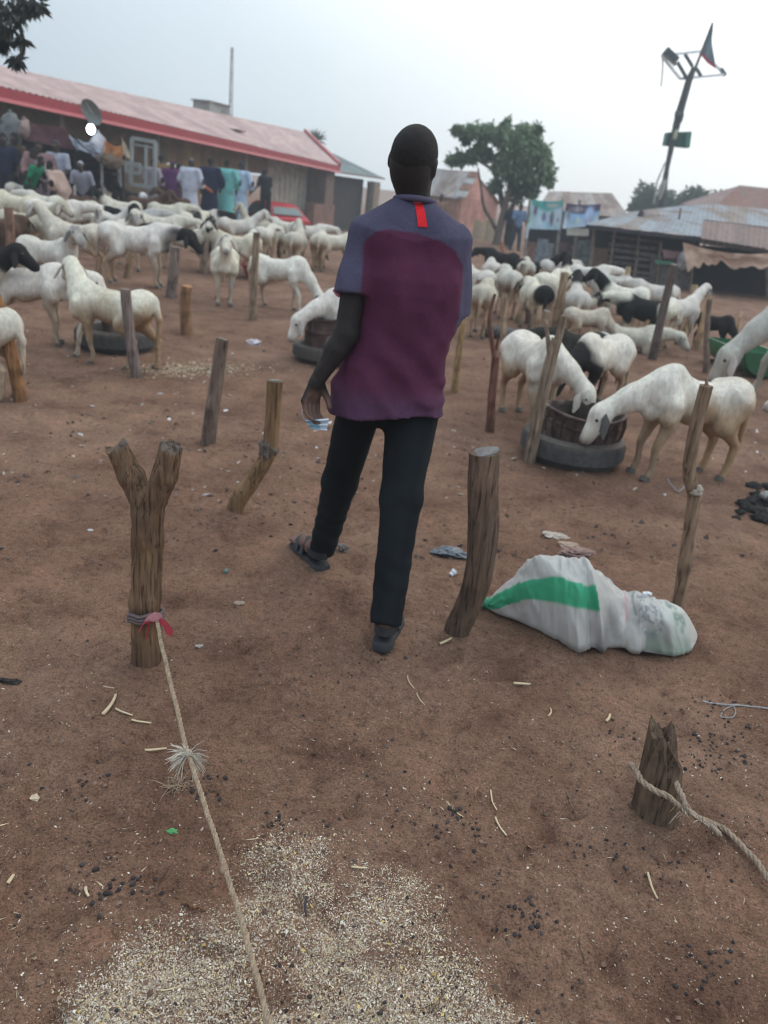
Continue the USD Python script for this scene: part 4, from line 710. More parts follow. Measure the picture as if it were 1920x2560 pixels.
# ---------------------------------------------------------------- sheep
POSE = {'stand': ((.50, .82), (.80, -.60)), 'alert': ((.44, .92), (.90, -.42)), 'low': ((.58, .62), (.72, -.69)), 'feed': ((.60, .42), (.42, -.91)), 'graze': ((.56, .27), (.40, -.92))}
def sheep(label, pos, yaw, scale=1.0, pose='stand', coat='white', tan=.5, seed=0, turn=0.0, res=.022, walk=0.0, hump=1.0, group=None, fat=1.0, shag=0.0, ear=None, lie=0.0):
    t_ = thing('sheep', label, 'sheep', pos, yaw, group); rn = np.random.default_rng(seed + 100); s = scale * .97
    (nx, nz_), (hx, hzv) = POSE[pose] if isinstance(pose, str) else pose; pose = pose if isinstance(pose, str) else 'stand'
    A = lambda x, y, z: np.array([x, y, z], float)
    nb0 = A(.27, 0, .60); ta = math.radians(turn); rt = rotz(ta)
    poll = nb0 + rt @ (A(nx, 0, nz_) - nb0); hd = rt @ A(hx, 0, hzv); hd /= np.linalg.norm(hd); side = rt @ A(0, 1, 0); upv = np.cross(hd, side); 
    if upv[2] < 0 and pose in ('stand', 'alert'): upv = -upv
    up = -upv if (np.dot(upv, poll - nb0) < 0 and pose not in ('stand', 'alert')) else upv
    muz = poll + hd * .215; brow = poll + hd * .02
    fx = [walk * .10 + rn.uniform(-.03, .03), -walk * .10 + rn.uniform(-.03, .03)]; bx_ = [-walk * .09 + rn.uniform(-.03, .03), walk * .10 + rn.uniform(-.03, .03)]
    if pose in ('graze', 'feed'): fx[0] += .05; fx[1] -= .03
    FL = [(A(.22, k * .085, .50), A(.20 + fx[i] * .3, k * .085, .37), A(.245 + fx[i] * .8, k * .08, .215), A(.235 + fx[i], k * .078, .075), A(.255 + fx[i], k * .078, .02)) for i, k in enumerate((-1, 1))]
    HL = [(A(-.27, k * .07, .52), A(-.19 + bx_[i] * .3, k * .10, .38), A(-.335 + bx_[i] * .8, k * .085, .245), A(-.315 + bx_[i], k * .082, .075), A(-.295 + bx_[i], k * .082, .02)) for i, k in enumerate((-1, 1))]
    def f(q0):
        q = q0 / s; q = q + .010 * fbm(q * 11, 2, seed)[:, None]
        sq = [1, 1.18 / fat, 1]
        d = cap(q, A(.20, 0, .525), A(-.02, 0, .495), .120, .130, sq)
        d = smin(d, cap(q, A(-.02, 0, .495), A(-.27, 0, .53), .130, .116, sq), .06)
        d = smin(d, cap(q, A(.19, 0, .625 + .045 * (hump - 1)), A(.10, 0, .60), .062 * hump, .045 * hump, [1, 1.3, 1]), .07); d = smin(d, ell(q, A(-.30, 0, .575), (.12, .115, .10)), .06)
        d = smin(d, cap(q, A(.26, 0, .50), A(.30, 0, .45), .10, .07), .05)
        d = smin(d, cap(q, nb0, nb0 + (poll - nb0) * .6 + A(0, 0, .01), .112, .072, [1, 1.3, 1]), .07); d = smin(d, cap(q, nb0 + (poll - nb0) * .5, poll, .082, .06, [1, 1.2, 1]), .04)
        d = smin(d, ell(q, poll + hd * .04, (.075, .062, .075)), .03); d = smin(d, cap(q, poll + hd * .04, muz - up * .012, .062, .038), .03); d = smin(d, cap(q, poll + hd * .06 - up * .035, muz - hd * .01 - up * .025, .045, .028), .02)
        d = smin(d, cap(q, poll + hd * .06 + up * .03, muz + up * .0, .03, .026), .02)
        for L in FL:
            d = smin(d, cap(q, L[0], L[1], .080, .050), .04); d = smin(d, cap(q, L[1], L[2], .046, .026), .02); d = smin(d, cap(q, L[2], L[3], .024, .018), .012); d = smin(d, cap(q, L[3], L[4], .020, .024), .012)
        for L in HL:
            d = smin(d, cap(q, L[0], L[1], .115, .076), .05); d = smin(d, cap(q, L[1], L[2], .062, .029), .03); d = smin(d, cap(q, L[2], L[3], .030, .022), .014); d = smin(d, cap(q, L[3], L[4], .024, .027), .012)
        for k in (-1, 1):
            d = smin(d, ell(q, A(-.24, k * .088, .612), (.06, .032, .034)), .03); d = smin(d, cap(q, A(.19, k * .075, .60), A(.25, k * .11, .42), .03, .045), .04)
            e = -ell(q, A(-.125, k * .185, .545), (.085, .06, .085)); h_ = np.clip(.5 - .5 * (d - e) / .05, 0, 1); d = d * (1 - h_) + e * h_ + .05 * h_ * (1 - h_)
        if shag: d = d - shag * .02 * (.5 + fbm(q * [26, 26, 7], 3, 5))* np.clip((q[:, 2] - .25) * 6, 0, 1)
        d = smin(d, cap(q, A(-.40, 0, .60), A(-.445, 0, .45), .034, .026), .03); d = smin(d, cap(q, A(-.445, 0, .45), A(-.435 + .02 * math.sin(seed), .02 * math.cos(seed * 2.1), .20), .026, .018), .02)
        return (d * s)
    lo = np.minimum(A(-.52, -.24, -.01), np.minimum(poll, muz) - .12) * s; hi = np.maximum(A(.42, .24, .76), np.maximum(poll, muz) + .12) * s
    V, F_ = nets(f, lo, hi, res); q = V / s
    n1, n2, n3 = fbm(q * 3.1, 3, seed + 3), fbm(q * 8, 3, seed + 8), fbm(q * 2.2 + 5, 2, seed + 13)
    W = np.array([.67, .635, .565]); 
    if coat == 'cream': W = np.array([.60, .55, .46])
    if coat == 'grey': W = np.array([.50, .49, .47])
    if coat == 'brown': W = np.array([.11, .065, .045])
    if coat == 'black': W = np.array([.022, .021, .021])
    W = W * (rn.uniform(.74, 1.0) if res > .02 else 1.0) * np.array([1, 1 - .03 * rn.uniform(), 1 - .10 * rn.uniform()])
    c = np.repeat(W[None], len(q), 0)
    def put(w, col): c[:] = c * (1 - np.clip(w, 0, 1)[:, None]) + np.array(col) * np.clip(w, 0, 1)[:, None]
    black = (.02, .019, .019); hdist = (q - poll) @ hd; headw = np.clip((np.linalg.norm(q - (poll + hd * .1), axis=1) < .19).astype(float), 0, 1)
    nt = ((q - nb0) @ ((poll - nb0) / np.linalg.norm(poll - nb0) ** 2)); neckw = np.clip((nt - .35 + n1 * .5) * 8, 0, 1) * (q[:, 0] > .2)
    if coat in ('white', 'cream', 'grey', 'blackhead', 'patch', 'greyface', 'darkneck'):
        t2 = .35 + .65 * tan; put(np.clip((.40 + .12 * tan + n1 * .36 - q[:, 2] - .10 * np.clip(q[:, 0], 0, .3)) * 6, 0, 1) * t2 * .9 * (q[:, 0] < .30), (.34, .235, .145)); put(np.clip((.30 + n1 * .2 - q[:, 2]) * 6, 0, 1) * t2 * .5, (.27, .19, .13)); c *= (1 + .35 * fbm(q * [34, 34, 9], 2, seed + 21))[:, None]
        put(np.clip((n3 - .10) * 4, 0, 1) * .35 * tan, (.52, .44, .33)); put(np.clip((-.17 - q[:, 0] + n1 * .12) * 9, 0, 1) * np.clip((.56 + n2 * .2 - q[:, 2]) * 7, 0, 1) * t2 * .85, (.36, .235, .135)); put(np.clip(n2 * 2.5 - .15, 0, 1) * .25, (.50, .46, .40))
        put(np.clip((muz[2] + .0 - np.abs(0)) * 0 + (hdist - .185) * 25, 0, 1) * .6 * headw, (.16, .12, .11))
    if coat == 'blackhead': put(np.clip(np.maximum(headw, neckw), 0, 1), black)
    if coat == 'darkneck': put(np.clip((nt - .05 + n1 * .8) * 5, 0, 1) * (q[:, 0] > .18) * np.clip((n3 + .14) * 12, 0, 1), black); put(headw * np.clip((.16 - hdist) * 30, 0, 1), black)
    if coat == 'patch': put(np.clip((n3 - .11) * 18, 0, 1) * np.clip((q[:, 2] - .2) * 8, 0, 1), black); put(headw * np.clip((n2 + .1) * 9, 0, 1), black)
    if coat == 'greyface': put(headw * np.clip((n2 + .06) * 8, 0, 1) * .8, (.20, .19, .19)); put(np.clip((n3 - .12) * 10, 0, 1) * .5, (.30, .29, .29))
    if coat == 'black': put(np.clip((-.26 - q[:, 0] + n1 * .1) * 14, 0, 1) * np.clip((q[:, 2] - .5) * 12, 0, 1) * (seed % 2), (.66, .65, .62))
    if coat == 'blaze':
        c[:] = (.022, .021, .021); put(headw * np.clip((.02 - np.abs((q - poll) @ side)) * 90, 0, 1), (.68, .66, .63))
    obj('body', (V, F_), 'coat', t_, smooth=True, tint=c, local=True)
    dark = coat in ('blackhead', 'black', 'blaze', 'darkneck', 'patch'); ec = np.array((.022, .021, .021) if dark else (.42, .37, .33) if coat != 'brown' else (.09, .05, .04))
    if ear is not None: ec = np.array(ear)
    elif seed % 3 == 0 and not dark: ec = np.array((.12, .105, .10))
    for k in (-1, 1):                                     # drooping ears
        b = poll + hd * .02 + side * k * .055 + up * .01; dr = side * k * .55 - A(0, 0, .75) + hd * .12; dr /= np.linalg.norm(dr)
        EV, EF = tube([b, b + dr * .05 + side * k * .02, b + dr * .11, b + dr * .165], np.array([.016, .032, .030, .008]), 8); cen = np.repeat([b + dr * .08], len(EV), 0); nrm = np.cross(dr, hd); nrm /= np.linalg.norm(nrm)
        EV = EV - ((EV - b) @ nrm)[:, None] * nrm * .65; obj('ear', (EV * s, EF), 'coat', t_, smooth=True, tint=ec, local=True)
        V2, F2 = icos((poll + hd * .075 + side * k * .052 + up * .026) * s, .0125 * s, 1); obj('eye', (V2, F2), 'plastic', t_, smooth=True, tint=(.015, .012, .01), local=True)
    for L in FL + HL:
        h_ = L[4]; mb = MB().tube([(h_ + A(.006, 0, .012)) * s, (h_ + A(.014, 0, -.02)) * s], [.0265 * s, .034 * s], 8); obj('hoof', mb.get(), 'plastic', t_, smooth=40, tint=(.07, .06, .05), local=True)
    return t_
def bt(px, py, s=1.0, z=.725):
    g = 0.0
    for _ in range(8): p = gp(px, py, z * s + g); g = .5 * g + .5 * float(gz(p[0], p[1]))
    return p
def feet(px, py): return gp(px, py, 0)
SHEEP = [  # label, position, yaw, scale, pose, coat, tan, extra
    ('big white sheep with tan haunch walking left before the leaning stake, head raised', feet(280, 912), 172, .98, ((.44, .80), (.84, -.55)), 'white', 1.3, dict(walk=1.0, turn=-40, res=.017)),
    ('dirty white sheep with grey mottled legs overlapping the walking one at the left', feet(75, 856), 12, 1.02, 'low', 'white', .8, dict(res=.018, turn=-18)),
    ('black-headed sheep of which only the dark head shows at the left edge', feet(-92, 850), 8, 1.0, 'stand', 'blackhead', .5, {}),
    ('white sheep cut off by the left edge behind the leaning orange stake', feet(-66, 985), 170, .95, 'stand', 'white', .3, {}),
    ('white sheep with drooping ears facing right, just above the mottled one', bt(120, 578), -12, 1.0, 'stand', 'greyface', .4, dict(turn=-35)),
    ('large white sheep with black neck patches and black head facing right', feet(345, 716), 4, 1.22, 'low', 'darkneck', .7, dict(res=.018, turn=-10)),
    ('white sheep with grey-patched face standing head on behind the short stubs', feet(560, 757), -76, 1.05, 'stand', 'greyface', .35, dict(res=.018)),
    ('white sheep grazing to the right next to the tall thin stake', feet(695, 772), -14, 1.0, 'graze', 'white', .35, dict(res=.018, walk=.4)),
    ('cream sheep behind the head-on one, seen side on', bt(585, 572), 196, 1.0, 'low', 'cream', .5, {}),
    ('narrow white rump left of the tall stake top in the back row', bt(632, 570), 98, 1.0, 'graze', 'white', .6, {}),
    ('white sheep right of the tall stake top in the back row, seen from behind', bt(668, 560), 80, 1.05, 'low', 'white', .7, {}),
    ('white sheep with dark brown hind legs in the back row', bt(697, 560), 96, 1.0, 'graze', 'patch', .9, {}),
    ('white sheep with hanging tail in the middle of the back row', bt(743, 572), 86, 1.05, 'low', 'white', .6, {}),
    ('white sheep in the back row beside the purple shirt, rump towards us', bt(803, 575), 92, 1.05, 'graze', 'white', .7, {}),
    ('white sheep nearest the purple shirt in the back row, turned right', bt(842, 578), 20, 1.05, 'low', 'white', .75, {}),
    ('cream sheep lifting its head below the outstretched arm of the black-clad person', bt(640, 540), 150, 1.0, 'alert', 'cream', .4, {}),
    ('black and white sheep in front of the person in navy', bt(484, 520), 70, 1.0, 'low', 'patch', .5, {}),
    ('white sheep below the person in purple', bt(422, 503), 30, 1.05, 'low', 'white', .8, {}),
    ('sheep with dark spotted face under the turquoise robe', bt(528, 560), -80, 1.0, 'stand', 'patch', .5, {}),
    ('beige sheep in the left corner of the crowd, back rounded', bt(38, 480), 172, 1.08, 'low', 'cream', .8, {}),
    ('brown sheep below the beige one at the left edge', bt(28, 530), 100, 1.0, 'low', 'brown', 0, {}),
    ('black-patched sheep behind the beige one, second from the left edge', bt(68, 455), 20, 1.05, 'low', 'patch', .4, {}),
    ('white sheep with brown shaded flank above the drooping-eared one', bt(140, 500), 14, 1.1, 'low', 'white', .9, {}),
    ('sheep with a broad black neck in the middle of the left crowd', bt(205, 500), 8, 1.0, 'low', 'blackhead', .6, {}),
    ('white sheep with black head raised above the black-necked one', bt(240, 468), -20, 1.1, 'stand', 'blackhead', .5, {}),
    ('small black and white head between white backs in the left crowd', bt(285, 520), -30, 1.0, 'stand', 'patch', .4, {}),
    ('grey-white sheep with long back right of the small pied head', bt(348, 515), 14, 1.05, 'low', 'grey', .6, {}),
    ('dark brown sheep behind the long grey-white back', bt(368, 488), 20, 1.05, 'low', 'brown', 0, {}),
    ('brown sheep near the peach robed person', bt(190, 475), 160, 1.0, 'low', 'brown', 0, {}),
    ('grey sheep in the far left corner below the navy person', bt(8, 440), 30, 1.05, 'low', 'grey', .5, {}),
    ('white sheep with black head half hidden below the pale curtains', bt(300, 490), 200, 1.0, 'stand', 'blackhead', .4, {}),
    ('black sheep behind the small white one near the metal frames', bt(330, 470), 170, 1.0, 'low', 'black', 0, {}),
    ('white sheep at the trough almost hidden behind the walking man', gp(885, 905), 208, 1.0, 'feed', 'white', .4, dict(res=.018)),
    ('white sheep with high hump feeding from the near tyre trough on its far side', feet(1310, 1054), -74, 1.02, 'feed', 'white', 1.1, dict(res=.015, hump=1.35, turn=30)),
    ('white sheep with tan hind legs feeding at the near tyre trough from the right', gp(1684, 1190), 199, 1.05, 'feed', 'white', 1.7, dict(res=.013, hump=1.55, walk=-.3, turn=-12, ear=(.09, .085, .08))),
    ('shaggy cream sheep with black and white head behind the near tyre trough', bt(1518, 822, .95), 228, .95, 'feed', 'darkneck', .6, dict(res=.017, shag=1.0)),
    ('black sheep with white rump behind the humped one', bt(1452, 803, .95), 205, .92, 'low', 'black', 0, dict(res=.018, seed=31)),
    ('white sheep facing right with lowered head, right of the black one', bt(1590, 798, 1.0, .40) - np.array([0, 0, .33]), -8, 1.0, 'low', 'white', .3, dict(lie=.33)),
    ('white sheep with a black flank patch below the slatted shed front', bt(1622, 728), 172, 1.0, 'low', 'patch', .5, {}),
    ('white sheep with black ear under the dark shed opening', bt(1712, 730), 40, 1.0, 'stand', 'white', .5, dict(seed=30)),
    ('large white sheep seen from behind in the middle of the stakes', bt(1382, 680), 62, 1.12, 'low', 'white', .6, {}),
    ('white sheep with raised dark head right behind the large one among the stakes', bt(1432, 668), 100, 1.0, 'alert', 'blackhead', .5, {}),
    ('half black half white sheep among the stakes', bt(1450, 705), 84, 1.0, 'low', 'darkneck', .5, {}),
    ('greyish white sheep before the slatted shed wall', bt(1528, 672), 168, 1.0, 'low', 'grey', .3, {}),
    ('white sheep seen from behind between two thin stakes', bt(1276, 665), 94, 1.06, 'low', 'white', .6, {}),
    ('white sheep with orange-tan hind legs right of the purple shirt', bt(1234, 640), 90, 1.0, 'graze', 'white', 1.0, {}),
    ('white sheep with tan rump below the grey metal panel', bt(1320, 638), 84, 1.0, 'low', 'white', .8, {}),
    ('black and white sheep touching the purple sleeve', bt(1196, 656), 120, 1.0, 'low', 'patch', .5, {}),
    ('very tall grey-white sheep cut off by the right edge, head down over the green trough', feet(2016, 1004), 178, 1.62, 'graze', 'grey', .6, dict(res=.018)),
    ('white sheep of which only the lowered muzzle shows at the right edge', feet(2100, 1190), 186, 1.0, 'low', 'white', .4, {}),
    ('small black goat-like sheep with white blaze, head down by the green trough', feet(1772, 872), -55, .72, 'graze', 'blaze', 0, {}),
    ('tan sheep low behind the upright thin stakes left of the dark post', bt(1478, 752, .8), 10, .75, 'graze', 'cream', .9, {}),
    ('white sheep turned left beside the beige one in the left corner', bt(105, 478), 165, 1.05, 'low', 'white', .6, {}),
    ('grey sheep with lifted head below the lilac robe', bt(155, 462), 20, 1.0, 'alert', 'grey', .5, {}),
    ('cream sheep squeezed between the brown and the white one at the left', bt(70, 520), 10, 1.05, 'low', 'cream', .8, {}),
    ('sheep with black head below the grey-lilac capped person', bt(262, 500), 175, 1.0, 'low', 'blackhead', .6, {}),
    ('white sheep above the large one with black neck patches', bt(405, 532), 12, 1.05, 'low', 'white', .8, {}),
    ('brown sheep under the ochre-brown person', bt(438, 485), 170, 1.0, 'low', 'brown', 0, {}),
    ('pied sheep facing left above the black head of the large white one', bt(455, 555), 190, 1.0, 'low', 'patch', .6, {}),
    ('dark pied sheep before the navy and turquoise robes', bt(512, 515), 10, 1.0, 'low', 'darkneck', .5, {}),
    ('white sheep beside the lifted cream head near the red car', bt(598, 540), 30, 1.05, 'low', 'white', .6, {}),
    ('white sheep in front of the red car, turned left', bt(712, 545), 160, 1.05, 'low', 'white', .6, {}),
    ('white sheep between the red car and the end pillar', bt(775, 556), 20, 1.05, 'low', 'white', .7, {}),
    ('cream sheep behind the drooping-eared one, head to the left', bt(180, 545), 186, 1.05, 'low', 'cream', .7, {}),
    ('grey-faced sheep looking out between two white backs on the left', bt(320, 545), -60, 1.05, 'stand', 'greyface', .6, {}),
    ('black sheep far back under the pink house', bt(1256, 618), 150, 1.0, 'low', 'black', 0, dict(seed=50)),
    ('black-patched sheep far back below the maroon metal panel', bt(1400, 645), 30, 1.05, 'low', 'patch', .7, {}),
    ('pied sheep between the tan rump and the large white sheep', bt(1348, 690), 100, 1.0, 'low', 'patch', .6, {}),
    ('white sheep in front of the shed\'s brown low panel', bt(1482, 658), 15, 1.05, 'low', 'white', .7, {}),
    ('dark sheep before the slats, left of the flank-patched one', bt(1565, 700), 190, 1.0, 'low', 'darkneck', .5, {}),
    ('white sheep at the grey front boards of the shed', bt(1640, 695), 175, 1.0, 'low', 'white', .6, {}),
    ('cream sheep left of the row between the thin stakes', bt(1218, 690), 80, 1.0, 'low', 'cream', .9, {}),
    ('black sheep in the far yard under the banner', bt(1345, 640), 10, 1.0, 'low', 'black', 0, dict(seed=40)),
]
for i, (lab, pos, yaw, sc, ps, ct, tn, ex) in enumerate(SHEEP):
    pos = np.array([pos[0], pos[1], float(gz(pos[0], pos[1])) - ex.get('lie', 0)]); ex = dict(seed=i * 2 + 1, **ex) if 'seed' not in ex else ex
    if 'res' not in ex:
        ex = dict(res=.026, **ex)
        if ps == 'low' and i % 3 == 0 and 'low' not in lab and 'grazing' not in lab: ps = 'stand'; ex['turn'] = (-25, 20, 0)[i % 9 // 3]
    sheep(lab, pos, yaw, sc, ps, ct, tn, **ex)
# ---------------------------------------------------------------- tethering stakes
def stake(label, pix, w, tint=(.20, .145, .10), dy=0.0, top=True, fork=None, name='tethering_stake', cut=(.20, .165, .13), group='wooden tethering stakes in the yard', n=12, seed=0, prof=(1.12, 1.0, .95, .9)):
    """pix: photo points from the foot to the top; it stands where its foot is"""
    b = gp(*pix[0]); Y = b[1]; pts = []; tint = np.array(tint) * (.72 if w > 60 else 1.12 if w > 30 else 1.32)
    for k, (x, y) in enumerate(pix): pts.append(at(x, y, Y + dy * k / max(1, len(pix) - 1)))
    pts = np.array(pts); pts[0] = b; m_ = mpp(pts[len(pts) // 2]); r = w * m_ / 2
    t_ = thing(name, label, 'stake', b, group=group)
    P_ = spline(np.vstack([pts[0] - [0, 0, .08], pts]), 16 if w < 26 else 34); rad = np.interp(np.linspace(0, 1, len(P_)), np.linspace(0, 1, 4), prof) * r
    k_ = max(8, min(20, int(w * .5) + 6)); V, F_ = tube(P_, rad, k_)
    c = np.repeat(P_, k_, 0); d = V[:-2] - c; V[:-2] = c + d * (1 + .30 * fbm(V[:-2] * [14 / max(r * 20, .5)] * np.array([1, 1, .35]), 3, seed + 5))[:, None]
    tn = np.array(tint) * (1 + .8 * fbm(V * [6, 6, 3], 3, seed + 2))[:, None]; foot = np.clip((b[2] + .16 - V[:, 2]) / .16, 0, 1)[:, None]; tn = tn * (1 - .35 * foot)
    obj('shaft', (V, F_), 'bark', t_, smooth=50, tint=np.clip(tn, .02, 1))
    if top:
        e = P_[-1]; dr = P_[-1] - P_[-2]; dr /= np.linalg.norm(dr); rr_ = rad[-1]; a = np.cross(dr, [.3, -.8, .5]); a /= np.linalg.norm(a); bb = np.cross(dr, a); th_ = np.linspace(0, 2 * np.pi, 15)[:-1]
        ring = np.array([e + (a * math.cos(q) + bb * math.sin(q)) * rr_ * (.9 + .1 * math.sin(3 * q + seed)) + dr * (.004 + .15 * rr_ * math.sin(q + seed)) for q in th_]); ctr = e + dr * (.004 + .1 * rr_)
        V = np.vstack([ring, ring - dr * rr_ * .4 * 0 - dr * .01, ctr]); F_ = [[i, (i + 1) % 14, 28] for i in range(14)] + [[14 + i, 14 + (i + 1) % 14, (i + 1) % 14] for i in range(14)] + [[14 + i, (i + 1) % 14, i] for i in range(14)]
        obj('cut_end', (V, np.array(F_)), 'cut_wood', t_, tint=np.array(cut))
    for q, fk in enumerate(fork or []):
        fp = np.array([at(x, y, Y + (.02 * q)) for x, y in fk['p']]); fr = np.array(fk['w']) * m_ / 2; Q = spline(fp, 14); R_ = np.interp(np.linspace(0, 1, 14), np.linspace(0, 1, len(fr)), fr); V, F_ = tube(Q, R_, k_)
        obj('branch', (V, F_), 'bark', t_, smooth=50, tint=np.clip(np.array(tint) * (1 + .8 * fbm(V * [6, 6, 3], 3, seed + 2))[:, None], .02, 1))
        if w > 60:
            dr = Q[-1] - Q[-2]; dr /= np.linalg.norm(dr); V, F_ = tube([Q[-1] - dr * .004, Q[-1] + dr * .008], [R_[-1] * .93, R_[-1] * .86], 16); V = V + fbm(V * 60, 2, 3)[:, None] * .006; obj('cut_end', (V, F_), 'cut_wood', t_, tint=(.085, .075, .065))
    return t_
yb0 = gp(364, 1655); YY = yb0[1]
ypost = thing('tethering_stake', 'thick Y-shaped post with two sawn arms, rope and red cloth round its foot', 'stake', yb0, group='wooden tethering stakes in the yard')
YJ = [at(x, y, YY + d) for x, y, d in [(364, 1655, 0), (365, 1500, 0), (370, 1340, 0), (371, 1282, 0), (328, 1195, .01), (282, 1112, .02), (410, 1190, -.01), (432, 1110, -.01)]]; YJ[0][2] = -.06; ym = mpp(YJ[2])
yd1 = (YJ[5] - YJ[4]) / np.linalg.norm(YJ[5] - YJ[4]) + np.array([.22, -.2, .1]); yd2 = (YJ[7] - YJ[6]) / np.linalg.norm(YJ[7] - YJ[6]) + np.array([0, -.3, .1]); yd1 /= np.linalg.norm(yd1); yd2 /= np.linalg.norm(yd2)
def ysdf(p):
    q = p + .016 * fbm(p * [26, 26, 9], 3, 3)[:, None] + .006 * fbm(p * [90, 90, 16], 2, 5)[:, None]
    d = smin(cap(q, YJ[0], YJ[1], 41 * ym, 37 * ym), cap(q, YJ[1], YJ[2], 37 * ym, 38 * ym), .02); d = smin(d, cap(q, YJ[2], YJ[3], 38 * ym, 40 * ym), .015)
    l = np.maximum(smin(cap(q, YJ[3], YJ[4], 36 * ym, 29 * ym), cap(q, YJ[4], YJ[5] + yd1 * .05, 29 * ym, 24 * ym), .012), (q - YJ[5]) @ yd1 - .012 * np.sin(p[:, 0] * 90)); r = np.maximum(smin(cap(q, YJ[3], YJ[6], 36 * ym, 29 * ym), cap(q, YJ[6], YJ[7] + yd2 * .05, 29 * ym, 27 * ym), .012), (q - YJ[7]) @ yd2 - .008 * np.sin(p[:, 1] * 110))
    d = smin(d, smin(l, r, .006), .012); c = at(330, 1330, YY - .1); return d - .010 * np.exp(-(np.linalg.norm((p - at(352, 1330, YY - .06)) * [1, .6, .7], axis=1) / .03) ** 2)
V, F_ = nets(ysdf, np.min(YJ, 0) - [.12, .12, .02], np.max(YJ, 0) + [.12, .12, .06], .0065)
tn = np.array([.165, .100, .060]) * (1 + .9 * fbm(V * [8, 8, 4], 3, 2))[:, None] + np.array([.05, .03, .01]) * np.clip(fbm(V * 7, 2, 8) * 3, 0, 1)[:, None]; ends = np.maximum(np.clip(((V - YJ[5]) @ yd1 + .012) * 90, 0, 1), np.clip(((V - YJ[7]) @ yd2 + .012) * 90, 0, 1))[:, None]
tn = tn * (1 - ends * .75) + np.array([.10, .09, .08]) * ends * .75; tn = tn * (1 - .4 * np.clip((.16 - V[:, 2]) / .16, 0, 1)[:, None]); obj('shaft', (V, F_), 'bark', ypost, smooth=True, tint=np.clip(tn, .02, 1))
stake('thick grey-brown post with bent foot and flat sawn top, beside the woven sack', [(1142, 1578), (1168, 1520), (1196, 1440), (1205, 1360), (1208, 1260), (1211, 1130)], 78, (.180, .118, .082), seed=2, prof=(.78, .92, 1.0, .94), cut=(.175, .165, .16))
kstake = stake('crooked stake with a knee bend behind the Y-shaped post', [(590, 1274), (632, 1200), (672, 1132), (677, 1112), (681, 1060), (688, 952)], 42, (.205, .125, .065), seed=3, cut=(.22, .2, .17))
kc = at(672, 1122, kstake.loc[1]); V, F_ = icos((0, 0, 0), 1, 3); V = (V * (1 + .8 * fbm(V * 2, 3, 4))[:, None]) * [.050, .048, .062] + kc; obj('knot', (V, F_), 'bark', kstake, smooth=True, tint=(.15, .12, .095))
stake('plain dark stake left of the crooked one', [(522, 1106), (532, 1020), (545, 930), (556, 848)], 36, (.16, .115, .09), seed=4)
stake('dark stake in front of the white sheep\'s hind legs', [(340, 945), (328, 860), (318, 775), (313, 724)], 28, (.15, .115, .10), seed=5)
stake('leaning orange-brown stake at the left edge', [(50, 1004), (36, 925), (14, 830), (-12, 740)], 32, (.27, .135, .06), seed=6)
stake('short stub with orange wood showing at its top', [(467, 834), (463, 770), (468, 716)], 28, (.20, .11, .06), seed=7, cut=(.36, .17, .07))
stake('grey stake between the black-headed sheep and the head-on one', [(428, 744), (434, 680), (440, 618)], 26, (.17, .13, .11), seed=8)
stake('tall thin stake standing among the back row left of the grazing sheep', [(632, 800), (636, 690), (642, 582)], 19, (.20, .145, .10), seed=9)
stake('tan stake against the black-necked sheep\'s flank', [(318, 700), (328, 640), (334, 604)], 18, (.26, .18, .11), seed=10)
stake('thin stake at the back between the pied sheep', [(512, 690), (514, 640), (518, 600)], 14, (.18, .13, .10), seed=20)
stake('brown stake at the far left among the brown sheep', [(22, 690), (26, 600), (22, 520)], 24, (.17, .10, .07), seed=21)
stake('dark red-brown stake left of the humped sheep, with a fine forked twig on top', [(1224, 1078), (1229, 1000), (1236, 930), (1239, 892)], 22, (.12, .055, .04), seed=11, top=False, fork=[dict(p=[(1239, 900), (1228, 840), (1224, 790), (1238, 735)], w=[14, 12, 10, 7]), dict(p=[(1239, 900), (1243, 860), (1247, 845)], w=[10, 8, 5])])
stake('leaning pale stake with forked top in front of the near tyre trough', [(1322, 1156), (1345, 1040), (1372, 920), (1392, 850)], 31, (.235, .175, .125), seed=12, fork=[dict(p=[(1376, 905), (1400, 830), (1410, 790)], w=[22, 20, 14]), dict(p=[(1374, 915), (1370, 850), (1362, 800)], w=[14, 12, 8])])
stake('tall tan stake leaning right behind the forked one', [(1385, 842), (1400, 760), (1412, 682)], 22, (.27, .19, .12), seed=13)
stake('slim orange-tan stake at the purple shirt\'s right side', [(1136, 980), (1146, 890), (1160, 795)], 17, (.26, .17, .08), seed=14, dy=.05)
stake('thin brown stake close to the purple shirt under the tan-legged sheep', [(1190, 790), (1194, 740), (1197, 700)], 14, (.20, .13, .08), seed=15)
stake('pair stake left: slim brown stake before the grey log', [(1256, 886), (1258, 800), (1262, 735)], 15, (.24, .17, .11), seed=16)
stake('slanting tan stake crossing the large white sheep\'s foot', [(1292, 806), (1312, 760), (1334, 704)], 15, (.29, .20, .12), seed=17)
stake('upright grey-brown stake between the two rear-view white sheep', [(1300, 745), (1303, 700), (1308, 660)], 14, (.22, .17, .13), seed=18)
stake('tall dark stake leaning right in front of the slatted shed', [(1630, 900), (1655, 790), (1686, 662)], 21, (.10, .075, .065), seed=19)
stake('bright tan stake before the white sheep with black ear', [(1708, 840), (1724, 775), (1738, 712)], 17, (.34, .235, .14), seed=22)
stake('tan slanted stake of the crossed pair below the dark opening', [(1742, 872), (1758, 805), (1778, 738)], 17, (.34, .23, .13), seed=23)
stake('dark upright stake of the crossed pair below the dark opening', [(1762, 932), (1766, 840), (1774, 748)], 14, (.16, .115, .09), seed=24)
stake('small tan stake by the green trough', [(1842, 828), (1847, 800), (1852, 780)], 12, (.36, .25, .16), seed=25)
